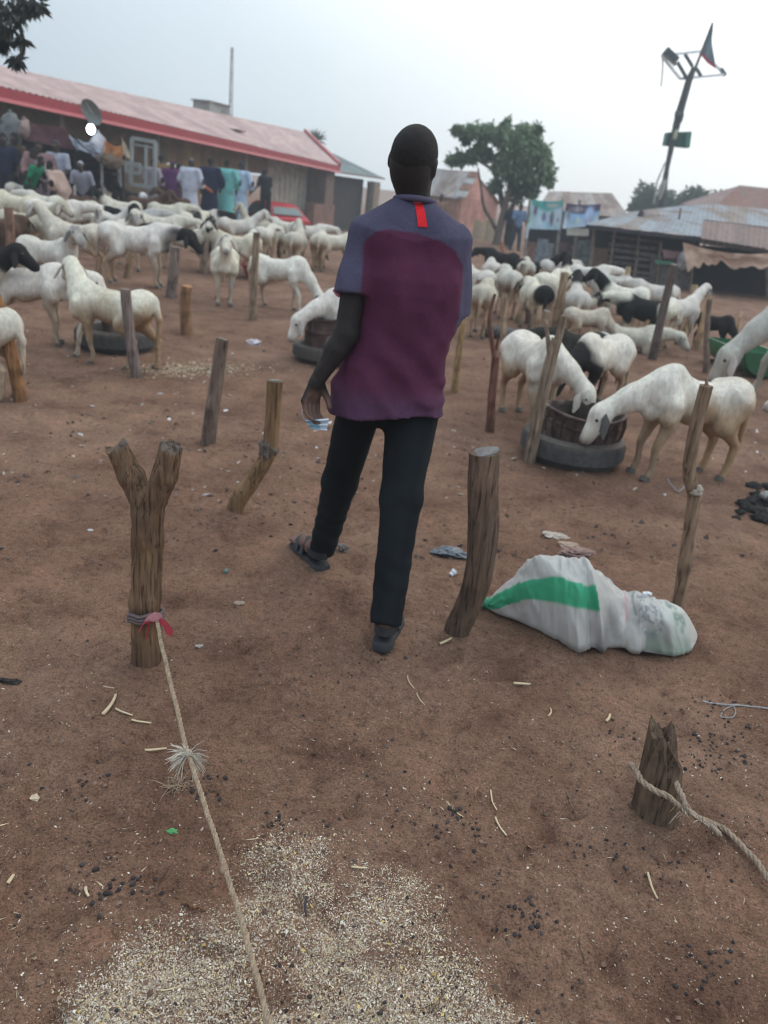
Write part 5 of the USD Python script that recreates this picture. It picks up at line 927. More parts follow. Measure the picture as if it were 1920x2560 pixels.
stake('slender tan stake right of the sheep with lowered head', [(1608, 872), (1616, 820), (1627, 774)], 14, (.32, .22, .13), seed=26)
stake('light tan stake before the greyish sheep at the slatted wall', [(1554, 785), (1562, 725), (1571, 668)], 14, (.38, .28, .17), seed=27)
stake('thin stake beside the tan low sheep', [(1502, 818), (1504, 775), (1508, 742)], 13, (.22, .16, .11), seed=28)
stake('broad tan stake against the black sheep\'s rump', [(1472, 895), (1480, 850), (1488, 822)], 24, (.30, .22, .14), seed=29)
stake('short broad stake at the shaggy sheep\'s shoulder', [(1556, 985), (1564, 930), (1572, 884)], 20, (.27, .20, .13), seed=30)
stake('thick tan stub left of the tall tan stake', [(1354, 875), (1360, 815), (1368, 778)], 22, (.27, .19, .13), seed=31)
stake('thin dark stake near the grey log', [(1318, 808), (1318, 770), (1315, 735)], 11, (.14, .10, .08), seed=32)
stake('tan stake far back by the large white sheep\'s head', [(1388, 690), (1388, 665), (1388, 645)], 12, (.42, .28, .17), seed=33)
stake('slim stake before the sheep with black flank patch', [(1605, 800), (1606, 760), (1608, 720)], 11, (.17, .13, .11), seed=34)
stake('red-brown stake far back left of the metal panels', [(1268, 690), (1262, 650), (1254, 605)], 12, (.24, .12, .08), seed=35)
stake('thin brown stake behind the greyish sheep at the slatted wall', [(1520, 775), (1524, 735), (1530, 695)], 12, (.18, .13, .10), seed=36)
cst_ = stake('tall crooked post with kinked middle and broken top, rising from behind the woven sack', [(1692, 1522), (1710, 1420), (1727, 1310), (1736, 1240), (1724, 1192), (1731, 1110), (1746, 1040), (1766, 964)], 33, (.215, .145, .095), seed=37, prof=(1.0, 1.05, .98, .95), fork=[dict(p=[(1756, 1000), (1766, 965), (1764, 945)], w=[22, 14, 3]), dict(p=[(1760, 995), (1774, 978), (1782, 972)], w=[18, 12, 3])], top=False)
kc = at(1742, 1226, cst_.loc[1] - .012); V, F_ = icos((0, 0, 0), 1, 3); V = (V * (1 + .8 * fbm(V * 2.4, 3, 9))[:, None]) * [.026, .022, .026] + kc; obj('pale_scar', (V, F_), 'cut_wood', cst_, smooth=True, tint=(.34, .29, .24))
stake('tan leaning stake before the large white sheep seen from behind', [(1330, 770), (1342, 720), (1356, 675)], 14, (.30, .21, .13), seed=39)
stake('thin grey stake beside the half black half white sheep', [(1436, 790), (1440, 740), (1446, 690)], 13, (.24, .18, .14), seed=40)
stake('short tan stake right of the grey log', [(1340, 845), (1346, 800), (1350, 765)], 15, (.30, .21, .14), seed=41)
stake('slim tan stake at the white sheep in front of the grey boards', [(1668, 770), (1672, 730), (1680, 690)], 13, (.30, .22, .15), seed=42)
stake('thin tan stake among the back row right of the head-on sheep', [(682, 690), (684, 640), (686, 596)], 13, (.26, .18, .12), seed=43)

# splintered stump with rope
sb = gp(1642, 2042); stump = thing('wooden_stump', 'short splintered weathered stump with a rope tied round it', 'stump', sb)
n, m = 22, 40; V = []; R0 = 46 * mpp(sb)
topc = at(1672, 1830, sb[1] + .03)
for j in range(m):
    t = j / (m - 1); 
    for i in range(n):
        a = 2 * np.pi * i / n; r = R0 * (1.1 - .3 * t) * (1 + .22 * math.cos(2 * a + .6)) * (1 + .10 * math.sin(11 * a) + .07 * math.sin(7 * a + 2)); topz = 1 - .42 * np.clip(math.sin(a + 2.4), 0, 1) ** .5 - .04 * math.sin(9 * a) - .07 * math.sin(4 * a + 1) - .03 * math.sin(17 * a)
        c = sb + (topc - sb) * min(t * 1.0, 1) * topz - [0, 0, .05 * (1 - t)]; V.append(c + np.array([math.cos(a), math.sin(a), 0]) * r)
V = np.array(V); i, j = np.meshgrid(np.arange(m - 1), np.arange(n), indexing='ij'); q = np.stack([i * n + j, i * n + (j + 1) % n, (i + 1) * n + (j + 1) % n, (i + 1) * n + j], -1).reshape(-1, 4)
V = np.vstack([V, V[-n:].mean(0) + [0, 0, .006]]); F_ = np.vstack([q[:, [0, 1, 2]], q[:, [0, 2, 3]], np.array([[(m - 1) * n + k, (m - 1) * n + (k + 1) % n, m * n] for k in range(n)])])
obj('wood', (V, F_), 'bark', stump, smooth=40, tint=np.array([.120, .082, .054]) * (1 + 1.1 * fbm(V * [60, 60, 8], 3, 2))[:, None])
def ropeobj(name, label, pts, r, tint=(.36, .29, .22), n=90, m='rope', parent=None, twist=True, wob=.0, seed=0):
    P_ = spline(pts, n); P_ = P_ + wob * np.stack([fbm(P_ * 14 + k, 2, seed + k) for k in range(3)], -1)
    L = np.r_[0, np.cumsum(np.linalg.norm(np.diff(P_, axis=0), axis=1))]; t_ = parent or thing(name, label, 'rope', P_[0] * [1, 1, 0])
    tg = np.gradient(P_, axis=0); tg /= np.linalg.norm(tg, axis=1, keepdims=True); a = np.cross(tg, [.2, .1, 1]); a /= np.linalg.norm(a, axis=1, keepdims=True); b = np.cross(tg, a)
    for k in range(3 if twist else 1):
        ph = L / (r * 7) * 2 * np.pi + k * 2.094; o = (a * np.cos(ph)[:, None] + b * np.sin(ph)[:, None]) * r * .5 if twist else 0
        obj('strand', tube(P_ + o, r * .62 if twist else r, 6), m, t_, smooth=True, tint=np.array(tint) * (.9 + .1 * k))
    return t_
rp = ropeobj('rope', 'thick twisted rope tied to the splintered stump and running to the right edge', [onground(gp(1588, 1952), .03), at(1600, 1945, sb[1] - .05), at(1655, 1985, sb[1] - .10), at(1712, 2025, sb[1] - .08), onground(gp(1790, 2070), .02), onground(gp(1870, 2150), .018), onground(gp(1960, 2260), .018), onground(gp(2100, 2400), .018)], .0085, (.30, .225, .165), n=200, wob=.012, seed=3)
ropeobj('', '', [at(1690, 1955, sb[1] - .02), at(1702, 1985, sb[1] - .07), at(1712, 2020, sb[1] - .085), at(1740, 2040, sb[1] - .07), at(1800, 2085, sb[1] - .06)], .008, (.33, .26, .2), n=60, parent=rp, wob=.012)
for k in range(26):
    u = k / 25; c = at(1690 + 70 * u, 2010 + 48 * u, sb[1] - .085) ; d = RNG.normal(size=3) * .016; obj('loose_fibre', tube([c, c + d * .6 + [0, 0, .004], c + d * 1.2], [.0022, .0018, .0008], 4), 'rope', rp, tint=(.40, .32, .25))

# rope from the Y post to below the frame, with red cloth and frayed knot
yb = gp(364, 1655)
k0 = at(392, 1545, yb[1] - .07)
kn_ = gp(470, 1885, .14)
rp1 = ropeobj('rope', 'long taut rope from the Y-shaped post down to the lower edge', [k0, gp(430, 1720, .21), kn_, gp(522, 2040, .13), gp(575, 2210, .10), gp(625, 2380, .075), gp(672, 2560, .05), gp(730, 2760, .03)], .0062, (.34, .255, .175), n=420, wob=.005, seed=9)
V, F_ = icos(gp(560, 2172, .108), (.0095, .014, .0095), 2); obj('knot', (V, F_), 'rope', rp1, smooth=True, tint=(.26, .19, .13))
th_ = np.linspace(0, 2 * np.pi, 40)
for zo, r_, rr2 in ((.198, .056, .0065), (.186, .058, .0055), (.175, .0565, .006)):
    c = np.array([yb[0] + .004, yb[1], zo]); obj('loop', tube(np.stack([c[0] + r_ * np.cos(th_), c[1] + r_ * np.sin(th_) * .95, c[2] + .018 * np.cos(th_ * 1 + 1) + .004 * np.sin(5 * th_)], -1), rr2, 6, cap=False), 'rope', rp1, smooth=True, tint=(.17, .13, .13))
rag = thing('red_rag', 'faded red cloth strip knotted round the rope at the Y-shaped post', 'rag', k0)
V, F_ = icos(k0 + [-.004, -.012, .008], (.022, .018, .016), 3); V = V + fbm(V * 60, 3, 2)[:, None] * .02; obj('knot', (V, F_), 'cloth', rag, smooth=True, tint=(.30, .13, .14))
for sx, dz, L in ((-1, -.05, .055), (-.6, -.075, .05), (1, -.045, .055), (.5, -.06, .03)):
    P_ = spline([k0 + [0, -.012, 0], k0 + [sx * .025, -.022, .006 + dz * .1], k0 + [sx * L * .8, -.018, dz * .6], k0 + [sx * L, -.012, dz]], 14); w_ = np.linspace(.008, .014, 14)[:, None] * np.array([[.3, .2, 1]]) * (1 + .15 * np.sin(np.arange(14) * .9))[:, None]
    V = np.vstack([P_ + w_, P_ - w_, P_ + w_ + [0, -.003, 0], P_ - w_ + [0, -.003, 0]]); f = []
    for k in range(13): f += [[k, k + 1, 15 + k, 14 + k], [28 + k, 42 + k, 43 + k, 29 + k]]
    obj('tail', (V, np.array(f)), 'cloth', rag, smooth=True, tint=(.34, .045, .06))
fr = thing('frayed_knot', 'frayed pale rope end tied onto the long rope', 'rope', kn_)
V, F_ = icos(kn_, (.013, .012, .014), 2); obj('knot', (V, F_), 'rope', fr, smooth=True, tint=(.42, .36, .29))
mb = MB(); rng = np.random.default_rng(5)
for k in range(170):
    sd = -1 if k < 100 else 1; d = np.array([sd * rng.uniform(.3, 1), rng.normal() * .3 - .2, rng.normal() * .45 - (.25 if sd > 0 else .15)]); d /= np.linalg.norm(d); L = rng.uniform(.025, .062); b = np.cross(d, rng.normal(size=3)) * .3
    mb.tube([kn_, kn_ + d * L * .5 + b * L * .15, kn_ + d * L + b * L * .5 - [0, 0, L * .25]], [.0016, .0013, .0006], 3)
obj('fibres', mb.get(), 'rope', fr, tint=(.52, .46, .38))

# ---------------------------------------------------------------- feed troughs
def trough(label, cpx, tyre_r, tub_r, tub_h, off=(0, 0), tilt=0, seed=0, tyre_h=.19, ty=(.05, .048, .047)):
    c = gp(*cpx); t_ = thing('feed_trough', label, 'trough', c)
    n = 64; prof = np.array([[tub_r + .02, .02], [tub_r + .01, tyre_h * .5], [tub_r + .03, tyre_h * .93], [tyre_r - .06, tyre_h], [tyre_r - .015, tyre_h * .9], [tyre_r, tyre_h * .72], [tyre_r, tyre_h * .28], [tyre_r - .015, .06], [tyre_r - .05, .0], [tub_r + .02, .0]]); k = len(prof)
    a = np.linspace(0, 2 * np.pi, n, endpoint=False); V = np.stack([prof[None, :, 0] * np.cos(a)[:, None], prof[None, :, 0] * np.sin(a)[:, None], np.repeat(prof[None, :, 1], n, 0)], -1)
    tr = (np.arange(n) % 2 == 0) * .010
    for j in (5, 6): V[:, j, :2] *= (1 - tr / tyre_r)[:, None]
    V = V.reshape(-1, 3) + c; i, j = np.meshgrid(np.arange(n), np.arange(k), indexing='ij'); F_ = np.stack([i * k + j, ((i + 1) % n) * k + j, ((i + 1) % n) * k + (j + 1) % k, i * k + (j + 1) % k], -1).reshape(-1, 4)
    dust = np.clip((V[:, 2] - c[2] - tyre_h * .75) * 30, 0, 1)[:, None]
    obj('tyre', (V, F_), 'rubber', t_, smooth=35, tint=np.array(ty) * (1 - dust) + np.array([.080, .066, .056]) * dust)
    o = c + [off[0], off[1], 0]; n = 72; z0 = .04; z1 = tyre_h + tub_h
    prof = [(tub_r * .93, z0), (tub_r, z0 + .02), (tub_r, tyre_h + tub_h * .42), (tub_r + .012, tyre_h + tub_h * .47), (tub_r + .012, tyre_h + tub_h * .53), (tub_r, tyre_h + tub_h * .58), (tub_r + .002, z1 - .025), (tub_r + .016, z1 - .012), (tub_r + .014, z1), (tub_r - .004, z1), (tub_r - .012, z1 - .03), (tub_r - .014, z0 + .08), (0.001, z0 + .07)]
    prof = np.array(prof); k = len(prof); a = np.linspace(0, 2 * np.pi, n, endpoint=False); w = 1 + .02 * np.sin(3 * a + seed); V = np.stack([prof[None, :, 0] * np.cos(a)[:, None] * w[:, None], prof[None, :, 0] * np.sin(a)[:, None] * w[:, None], np.repeat(prof[None, :, 1], n, 0) + .012 * np.sin(2 * a + seed)[:, None]], -1).reshape(-1, 3)
    cols = np.array([.085, .050, .042]) * (1 + 1.0 * fbm(V * [22, 22, 22], 3, seed))[:, None]; pale = np.clip((fbm(V * [17, 17, 26], 3, seed + 4) - .10) * 14, 0, 1)[:, None] * .8; cols = cols * (1 - pale) + np.array([.23, .165, .145]) * pale
    inner = (np.tile(np.arange(k) >= 10, n))[:, None]; cols = np.where(inner, np.array([.06, .045, .038]), cols)
    V = V + o; i, j = np.meshgrid(np.arange(n), np.arange(k - 1), indexing='ij'); F_ = np.stack([i * k + j, ((i + 1) % n) * k + j, ((i + 1) % n) * k + j + 1, i * k + j + 1], -1).reshape(-1, 4)
    obj('tub', (V, F_), 'rusty', t_, smooth=35, tint=np.clip(cols, .01, 1)); return t_, o, c
near, to_, tc_ = trough('rusty cut-drum trough set in a black tyre, with sheep feeding, on the right', (1424, 1144), .355, .262, .155, off=(.045, .02), seed=1)
# woven wire ribs on the near tub
for k in range(22):
    a = 2 * np.pi * k / 22; e = np.array([math.cos(a), math.sin(a), 0]); obj('rib', tube([to_ + e * .270 + Z3 * .19, to_ + e * .281 + Z3 * .27, to_ + e * .272 + Z3 * .335], [.007, .007, .006], 5), 'rusty', near, tint=(.055, .03, .026))
trough('dark drum trough in a tyre half hidden behind the walking man', (815, 900), .33, .22, .26, seed=3, tyre_h=.16, ty=(.06, .05, .045))
trough('dark tyre trough on the ground under the big walking sheep', (292, 868), .36, .21, .14, off=(.10, -.02), seed=5)
bs = gp(652, 700); bas = thing('red_basin', 'red plastic basin under the sheep beside the tall thin stake', 'basin', bs); a = np.linspace(0, 2 * np.pi, 40, endpoint=False); prof = np.array([[.18, .0], [.25, .17], [.275, .175], [.275, .19], [.245, .185], [.17, .03], [.001, .03]]); k = len(prof)
V = np.stack([prof[None, :, 0] * np.cos(a)[:, None], prof[None, :, 0] * np.sin(a)[:, None], np.repeat(prof[None, :, 1], 40, 0)], -1).reshape(-1, 3) * 1.25 + bs; i, j = np.meshgrid(np.arange(40), np.arange(k - 1), indexing='ij'); F_ = np.stack([i * k + j, ((i + 1) % 40) * k + j, ((i + 1) % 40) * k + j + 1, i * k + j + 1], -1).reshape(-1, 4)
obj('bowl', (V, F_), 'plastic', bas, smooth=35, tint=(.24, .02, .025)); obj('feed', (lambda c: (np.vstack([c + np.stack([.24 * np.cos(a), .24 * np.sin(a), 0 * a + .12], -1), c + [[0, 0, .15]]]), np.array([[q, (q + 1) % 40, 40] for q in range(40)])))(bs), 'husk', bas, tint=(.2, .14, .09))
# green trough on the right: half barrel
g0, g1 = gp(1800, 905), gp(1900, 950); gt = thing('green_trough', 'green half-barrel trough at the right edge under the grazing sheep', 'trough', (g0 + g1) / 2); dv = (g1 - g0) / np.linalg.norm(g1 - g0); sd = np.array([-dv[1], dv[0], 0]); R_ = .27; a = np.linspace(0, np.pi, 17); V = []
for e in (g0, g1):
    for r in (R_, R_ - .02): V += [e + sd * r * math.cos(q) + Z3 * (R_ + .03 - r * math.sin(q)) for q in a]
V = np.array(V); F_ = []
for k in range(16): F_ += [[k, k + 1, 34 + k + 1, 34 + k], [17 + k + 1, 17 + k, 51 + k, 51 + k + 1]]
F_ += [[0, 34, 51, 17], [16, 33, 67, 50]]; capf = [[0 + 17 + k, 17 + k + 1, 17 + 16, 17] for k in range(1, 15)]
obj('shell', (V, np.array(F_)), 'plastic', gt, smooth=30, tint=(.018, .10, .04))
for e in (g0, g1): obj('end_plate', (np.vstack([[e + Z3 * (R_ + .03)], [e + sd * (R_ - .01) * math.cos(q) + Z3 * (R_ + .03 - (R_ - .01) * math.sin(q)) for q in a]]), np.array([[0, k + 1, k + 2] for k in range(16)])), 'plastic', gt, tint=(.016, .085, .036))
for e in (g0 + dv * .1, g1 - dv * .1): obj('foot', MB().box(e + Z3 * .02, (.06, .4, .05), np.stack([dv, sd, Z3], 1)).get(), 'bark', gt, tint=(.1, .08, .06))
lp = [gp(1205, 826, .07), gp(1310, 842, .07)]; lg = thing('log', 'grey weathered log lying behind the dark red stake', 'log', gp(1255, 835)); obj('wood', (lambda m: (m[0] + fbm(m[0] * 9, 3, 2)[:, None] * .02, m[1]))(tube(spline([lp[0], (lp[0] + lp[1]) / 2 + [0, .03, .01], lp[1]], 12), .075, 10)), 'bark', lg, smooth=True, tint=(.125, .115, .11)); obj('cut_end', tube([lp[0] - (lp[1] - lp[0]) * .006, lp[0]], [.06, .07], 10), 'cut_wood', lg, tint=(.2, .18, .16))
ropeobj('rope', 'thin grey tether trailing from the right feeding sheep\'s front foot', [gp(1668, 1196, .05), gp(1680, 1215, .02), gp(1694, 1228, .015), gp(1712, 1212, .03)], .006, (.30, .26, .26), n=40)
# ---------------------------------------------------------------- the walking man
man = thing('person', 'man walking away in a plum and violet-grey short-sleeved shirt, black jeans and sandals', 'person', [0, 2.8, 0])
ang = math.radians(14); HF = np.array([math.sin(ang), math.cos(ang), -.08]); HF /= np.linalg.norm(HF); HR = np.array([math.cos(ang), -math.sin(ang), 0.]); HU = np.cross(HR, HF)
HU = HU + .10 * HR; HU /= np.linalg.norm(HU); HR = np.cross(HF, HU)
HC = at(1034, 403, 2.90)
def hl(p): q = p - HC; return np.stack([q @ HR, q @ HF, q @ HU], -1)        # head frame: right, forward, up
def head_sdf(p):
    q = hl(p); a = np.array
    d = ell(q, a([0, -.006, .018]), a([.0775, .098, .094])); d = smin(d, ell(q, a([0, .022, -.045]), a([.064, .070, .075])), .03); d = smin(d, ell(q, a([0, -.035, -.035]), a([.062, .05, .06])), .03); d = smin(d, cap(q, a([0, .055, -.085]), a([0, .068, -.100]), .036, .026), .03)
    d = smin(d, cap(q, a([-.028, .082, .024]), a([.028, .082, .024]), .014), .015); d = smin(d, cap(q, a([0, .088, .015]), a([0, .108, -.022]), .010, .014), .012); d = smin(d, cap(q, a([-.016, .098, -.026]), a([.016, .098, -.026]), .010), .008)
    for k in (-1, 1):
        d = np.maximum(d, -(np.linalg.norm(q - a([k * .031, .100, .003]), axis=1) - .016)); e = ell(q, a([k * .079, -.004, -.008]), a([.010, .021, .030])); e = np.maximum(e, -ell(q, a([k * .091, .004, -.006]), a([.010, .014, .022]))); d = smin(d, e, .008)
    d = smin(d, cap(q, a([-.02, .090, -.052]), a([.02, .090, -.052]), .009), .008); d = smin(d, cap(q, a([-.017, .088, -.066]), a([.017, .088, -.066]), .009), .008)
    return d
NB, NT = at(1036, 512, 2.885), at(1032, 450, 2.89)
def neck_sdf(p): return cap(p, NB + [0, .01, -.005], NT, .056, .062)
ELL_, WRL = at(866, 835, 2.76), at(794, 948, 2.72); SHL, SHR = at(910, 590, 2.85), at(1130, 612, 2.86); ELR, WRR = at(1122, 800, 2.93), at(1085, 800, 3.16)
KN = at(777, 1004, 2.715)
def limb(p):
    d = smin(cap(p, SHL, ELL_, .052, .043), cap(p, ELL_, ELL_ + (WRL - ELL_) * .35, .042, .040), .02); d = smin(d, cap(p, ELL_ + (WRL - ELL_) * .35, WRL + dn_ * .006, .040, .0275), .02)
    d = np.minimum(d, smin(cap(p, SHR, ELR, .052, .042), cap(p, ELR, WRR, .041, .027), .02)); return smin(d, cap(p, WRR, WRR + [-.03, .08, 0], .035, .028), .02)
n_ = np.array([.74, -.62, -.05]); n_ /= np.linalg.norm(n_); dn_ = (KN - WRL) / np.linalg.norm(KN - WRL); n_ -= dn_ * (n_ @ dn_); n_ /= np.linalg.norm(n_); rw = np.cross(n_, dn_); rw = rw if rw[1] > 0 else -rw
def hand(p):
    d = smin(cap(p, ELL_ + (WRL - ELL_) * .8, WRL, .018, .0245), cap(p, WRL, WRL + dn_ * .02, .0245, .0245), .006); kk = [-.031, -.011, .010, .030]
    for k in kk: d = smin(d, cap(p, WRL + dn_ * .015 + rw * k * .5, KN + rw * k - n_ * .002, .0165, .0125), .012)
    f_ = 9.
    for q, k in enumerate(kk):
        L = [.040, .048, .050, .045][q]; b = KN + rw * k; p1 = b + (dn_ * .80 + n_ * .50) * L; p2 = p1 + (dn_ * .42 + n_ * .90) * L * .72; p3 = p2 + (dn_ * .05 + n_ * .98) * L * .52
        e = smin(smin(cap(p, b, p1, .0112, .0096), cap(p, p1, p2, .0098, .0088), .003), cap(p, p2, p3, .0088, .0074), .003); f_ = np.minimum(f_, e)
    d = smin(d, f_, .006); tb_ = WRL + dn_ * .028 + rw * .026 + n_ * .008; t1 = tb_ + (dn_ * .62 + rw * .30 + n_ * .62) * .048; t2 = t1 + (dn_ * .66 - rw * .12 + n_ * .70) * .034
    return smin(d, smin(smin(cap(p, WRL + dn_ * .012 + rw * .012, tb_, .016, .0155), cap(p, tb_, t1, .0155, .0115), .006), cap(p, t1, t2, .0115, .0092), .004), .01)
RH, RT = np.array([.052, 2.452, .056]), np.array([.085, 2.70, .030]); LH, LT = gp(800, 1402, .035), gp(737, 1342, .03)
def foot(p, H_, T_, A_):
    dv = (T_ - H_) / np.linalg.norm(T_ - H_); s_ = np.array([dv[1], -dv[0], 0]); d = smin(cap(p, H_ + dv * .03 + [0, 0, .03], H_ + dv * .13 + [0, 0, .03], .034, .034), cap(p, H_ + dv * .13 + [0, 0, .028], H_ + dv * .19 + [0, 0, .018], .036, .026), .02)
    d = smin(d, cap(p, H_ + dv * .05 + [0, 0, .05], A_, .036, .037), .03)
    for k in range(5): o = s_ * (k - 2) * .017; d = smin(d, cap(p, H_ + dv * .18 + o + [0, 0, .014], H_ + dv * (.245 - .008 * abs(k - 1.6)) + o * 1.1 + [0, 0, .010], .0105, .0095), .006)
    return d
AL, AR = at(806, 1368, 3.09), at(966, 1552, 2.485); KL, KR = at(850, 1205, 2.98), at(1003, 1245, 2.68); HL_, HR_ = at(905, 1000, 2.85), at(1032, 1022, 2.82)
def core(p):
    d = smin(cap(p, at(970, 960, 2.86), at(1015, 640, 2.88), .085, .075), neck_sdf(p), .04); d = smin(d, cap(p, SHL + [0, .02, -.02], SHR + [0, .02, -.02], .038), .02); d = smin(d, limb(p), .03)
    for H_, K_, A_ in ((HL_, KL, AL), (HR_, KR, AR)): d = smin(d, smin(cap(p, H_, K_, .075, .052), cap(p, K_, A_, .05, .036), .02), .04)
    return d
cutw = WRL - dn_ * .03
parts_ = []
Vh, Fh = nets(lambda p: smin(head_sdf(p), neck_sdf(p), .025), HC - [.13, .14, .17], HC + [.13, .15, .13], .0042)
parts_.append((Vh, Fh))
zc = HC[2] - .16
Vb, Fb = nets(lambda p: np.maximum(np.maximum(core(p), p[:, 2] - zc), p[:, 2] * 0 - 1.), [-.42, 2.3, .02], [.32, 3.3, 1.62], .013); parts_.append((Vb, Fb))
Vw, Fw = nets(lambda p: hand(p), np.minimum(WRL, KN) - [.10, .11, .13], np.maximum(WRL, KN) + [.14, .11, .06], .0028); parts_.append((Vw, Fw))
for H_, T_, A_ in ((RH, RT, AR), (LH, LT, AL)):
    V, F_ = nets(lambda p: foot(p, H_, T_, A_), np.minimum(H_, T_) - [.07, .07, .05], np.maximum(H_, T_) + [.08, .08, .14], .0055); parts_.append((V, F_))
mb = MB()
for k, (V, F_) in enumerate(parts_):
    c = np.repeat(np.array([[.017, .0125, .0115]]), len(V), 0)
    if k == 2: w = np.clip(((V - KN) @ n_) * 60 + .1, 0, 1)[:, None] * np.clip(((V - WRL) @ dn_ - .03) * 40, 0, 1)[:, None]; c = c * (1 - w * .8) + np.array([.15, .085, .065]) * w * .8
    if k >= 3: c = c * 1.6 + np.array([.11, .055, .042])
    mb.add(V, F_, c)
obj('body', mb.get(), 'skin', man, smooth=True, tint=mb.cols())
V, F_ = nets(lambda p: (lambda q: np.maximum(ell(q, np.array([0, -.008, .018]), np.array([.0798, .1010, .0965])), np.maximum((q[:, 1] - .055) * .75 + (.055 - q[:, 2]) * -.0, np.where(q[:, 1] < .0, -.098, -.03 + .4 * q[:, 1]) - q[:, 2])))(hl(p)) + .0015 * fbm(p * 160, 2, 2), HC - .14, HC + .14, .005); obj('hair', (V, F_), 'hair', man, smooth=True, tint=(.0175, .0145, .014))
for k in (-1, 1): V, F_ = icos(HC + HR * k * .031 + HF * .088 + HU * .003, .0125, 2); obj('eye', (V, F_), 'plastic', man, smooth=True, tint=(.30, .28, .26))
# shirt
YS = 2.85
def edge(ps): q = np.array([at(x, y, YS) for x, y in ps]); o = np.argsort(q[:, 2]); return q[o, 2], q[o, 0]
EL = edge([(827, 1003), (835, 962), (851, 900), (879, 835), (899, 760), (906, 660), (906, 600)]); ER = edge([(1113, 1033), (1115, 967), (1108, 931), (1113, 888), (1130, 841), (1148, 786), (1158, 700), (1158, 620)])
ZT = 1.435
def shirt_sdf(p0, wr=1.0):
    x, y, z = p0[:, 0], p0[:, 1], p0[:, 2]
    xl, xr = np.interp(z, *EL), np.interp(z, *ER); a = (xr - xl) / 2; cx = (xr + xl) / 2; b = np.interp(z, [.80, .95, 1.1, 1.3, 1.42], [.155, .130, .125, .135, .118]); cy = np.interp(z, [.80, 1.0, 1.25, 1.45], [2.815, 2.84, 2.85, 2.88])
    e = 2.4; r = (np.abs((x - cx) / a) ** e + np.abs((y - cy) / b) ** e) ** (1 / e); d = (r - 1) * np.minimum(a, b) * .95
    d = np.maximum(d, z - ZT) 
    d = smin(d, cap(p0, at(918, 580, YS), at(1003, 541, 2.865), .054, .052), .05); d = smin(d, cap(p0, at(1128, 612, YS), at(1052, 541, 2.865), .054, .052), .05); d = smin(d, cap(p0, at(1003, 541, 2.865), at(1052, 541, 2.865), .05), .03); d = smin(d, cap(p0, at(975, 585, 2.845), at(1085, 592, 2.845), .07), .06)
    # spine hollow and shoulder blades
    u = (x - (cx + .01)) / .05; d = d + .010 * np.exp(-u * u) * np.clip((z - 1.02) * 6, 0, 1) * (y < cy)
    for A_, B_, m_ in ((at(908, 597, YS), at(884, 738, 2.80), 0), (at(1135, 608, 2.86), at(1126, 778, 2.90), 1)):
        ax = (B_ - A_) / np.linalg.norm(B_ - A_); s_ = cap(p0, A_, B_ + ax * .04, .058, .072); s_ = np.maximum(s_, (p0 - B_) @ ax); d = smin(d, s_, .022)
    f1 = np.sin((x * .80 + z * .95) * 46 + 5 * fbm(p0 * 3.0, 2, 4)) * np.clip(.5 + 2.4 * fbm(p0 * [5, 3, 4], 3, 12), 0, 1) * np.clip((1.22 - z) * 4, 0, 1)
    f2 = fbm(p0 * [9, 6, 5], 3, 3); f3 = np.sin(z * 95 + x * 18 + 6 * fbm(p0 * 4, 2, 8)) * np.clip((.99 - z) * 9, 0, 1) * np.clip((x - .0) * 5, 0, 1)
    return d + wr * (.0115 * f1 + .030 * f2 + .006 * f3 + .040 * np.abs(fbm(p0 * [6, 4, 3.2] + [0, 0, 7], 3, 31)) * np.clip((1.36 - z) * 4, .2, 1) - .004)
hemz = lambda x, y: .818 + .018 * np.sin((x + .05) * 9) + .012 * fbm(np.stack([x * 8, y * 8, 0 * x], -1), 2, 2)
V, F_ = nets(lambda p: np.maximum(shirt_sdf(p), hemz(p[:, 0], p[:, 1]) - p[:, 2]), [-.40, 2.62, .76], [.32, 3.12, 1.62], .0068)
pxv = pr(V); yb_ = np.interp(pxv[:, 0], [860, 905, 921, 950, 975, 1048, 1113, 1150, 1163, 1190], [700, 640, 590, 565, 556, 557, 570, 592, 606, 640]) ; XB = V[:, 0]
# yoke and sleeves are violet-grey, the body plum: seam lines kept in shirt space
zy = np.interp(XB, [-.26, -.19, -.165, -.13, -.09, 0.0, .09, .14, .165, .2], [1.25, 1.37, 1.415, 1.445, 1.455, 1.452, 1.435, 1.41, 1.375, 1.33])
w = np.clip((V[:, 2] - zy) / .003, 0, 1)
xl, xr = np.interp(V[:, 2], *EL), np.interp(V[:, 2], *ER); sl = np.clip(((xl + .012) - XB) / .008, 0, 1) * (V[:, 2] > 1.05) * np.clip((V[:, 2] - 1.13) * 30, 0, 1); sr = np.clip((XB - (xr - .008)) / .008, 0, 1) * np.clip((V[:, 2] - 1.13) * 30, 0, 1)
w = np.maximum(w, np.maximum(sl, sr))[:, None]; lw = (np.clip((.93 - V[:, 2]) * 14, 0, 1) * .62)[:, None]
plum, vio = np.array([.080, .021, .048]), np.array([.066, .060, .098]); c = plum * (1 - lw) + np.array([.062, .036, .068]) * lw; c = c * (1 - w) + vio * w
shirt = obj('shirt', (V, F_), 'cloth', man, smooth=True, tint=c)
def on_shirt(px, py, off=.003):                         # first hit of a ray from behind
    d = ray(px, py); d = d / np.linalg.norm(d); t = 2.2; d = np.asarray(d)
    for _ in range(60):
        s_ = float(shirt_sdf((CP + d * t)[None])[0]); t += s_ * .6
        if abs(s_) < 4e-4: break
    return CP + d * (t - off)
rows = [(1034, 486, 1054), (1036, 505, 1057), (1040, 525, 1062), (1043, 546, 1066), (1045, 566, 1069)]; P_ = np.array([[on_shirt(a + (b - a) * u, y + 3 * u) for u in np.linspace(0, 1, 6)] for a, y, b in rows])
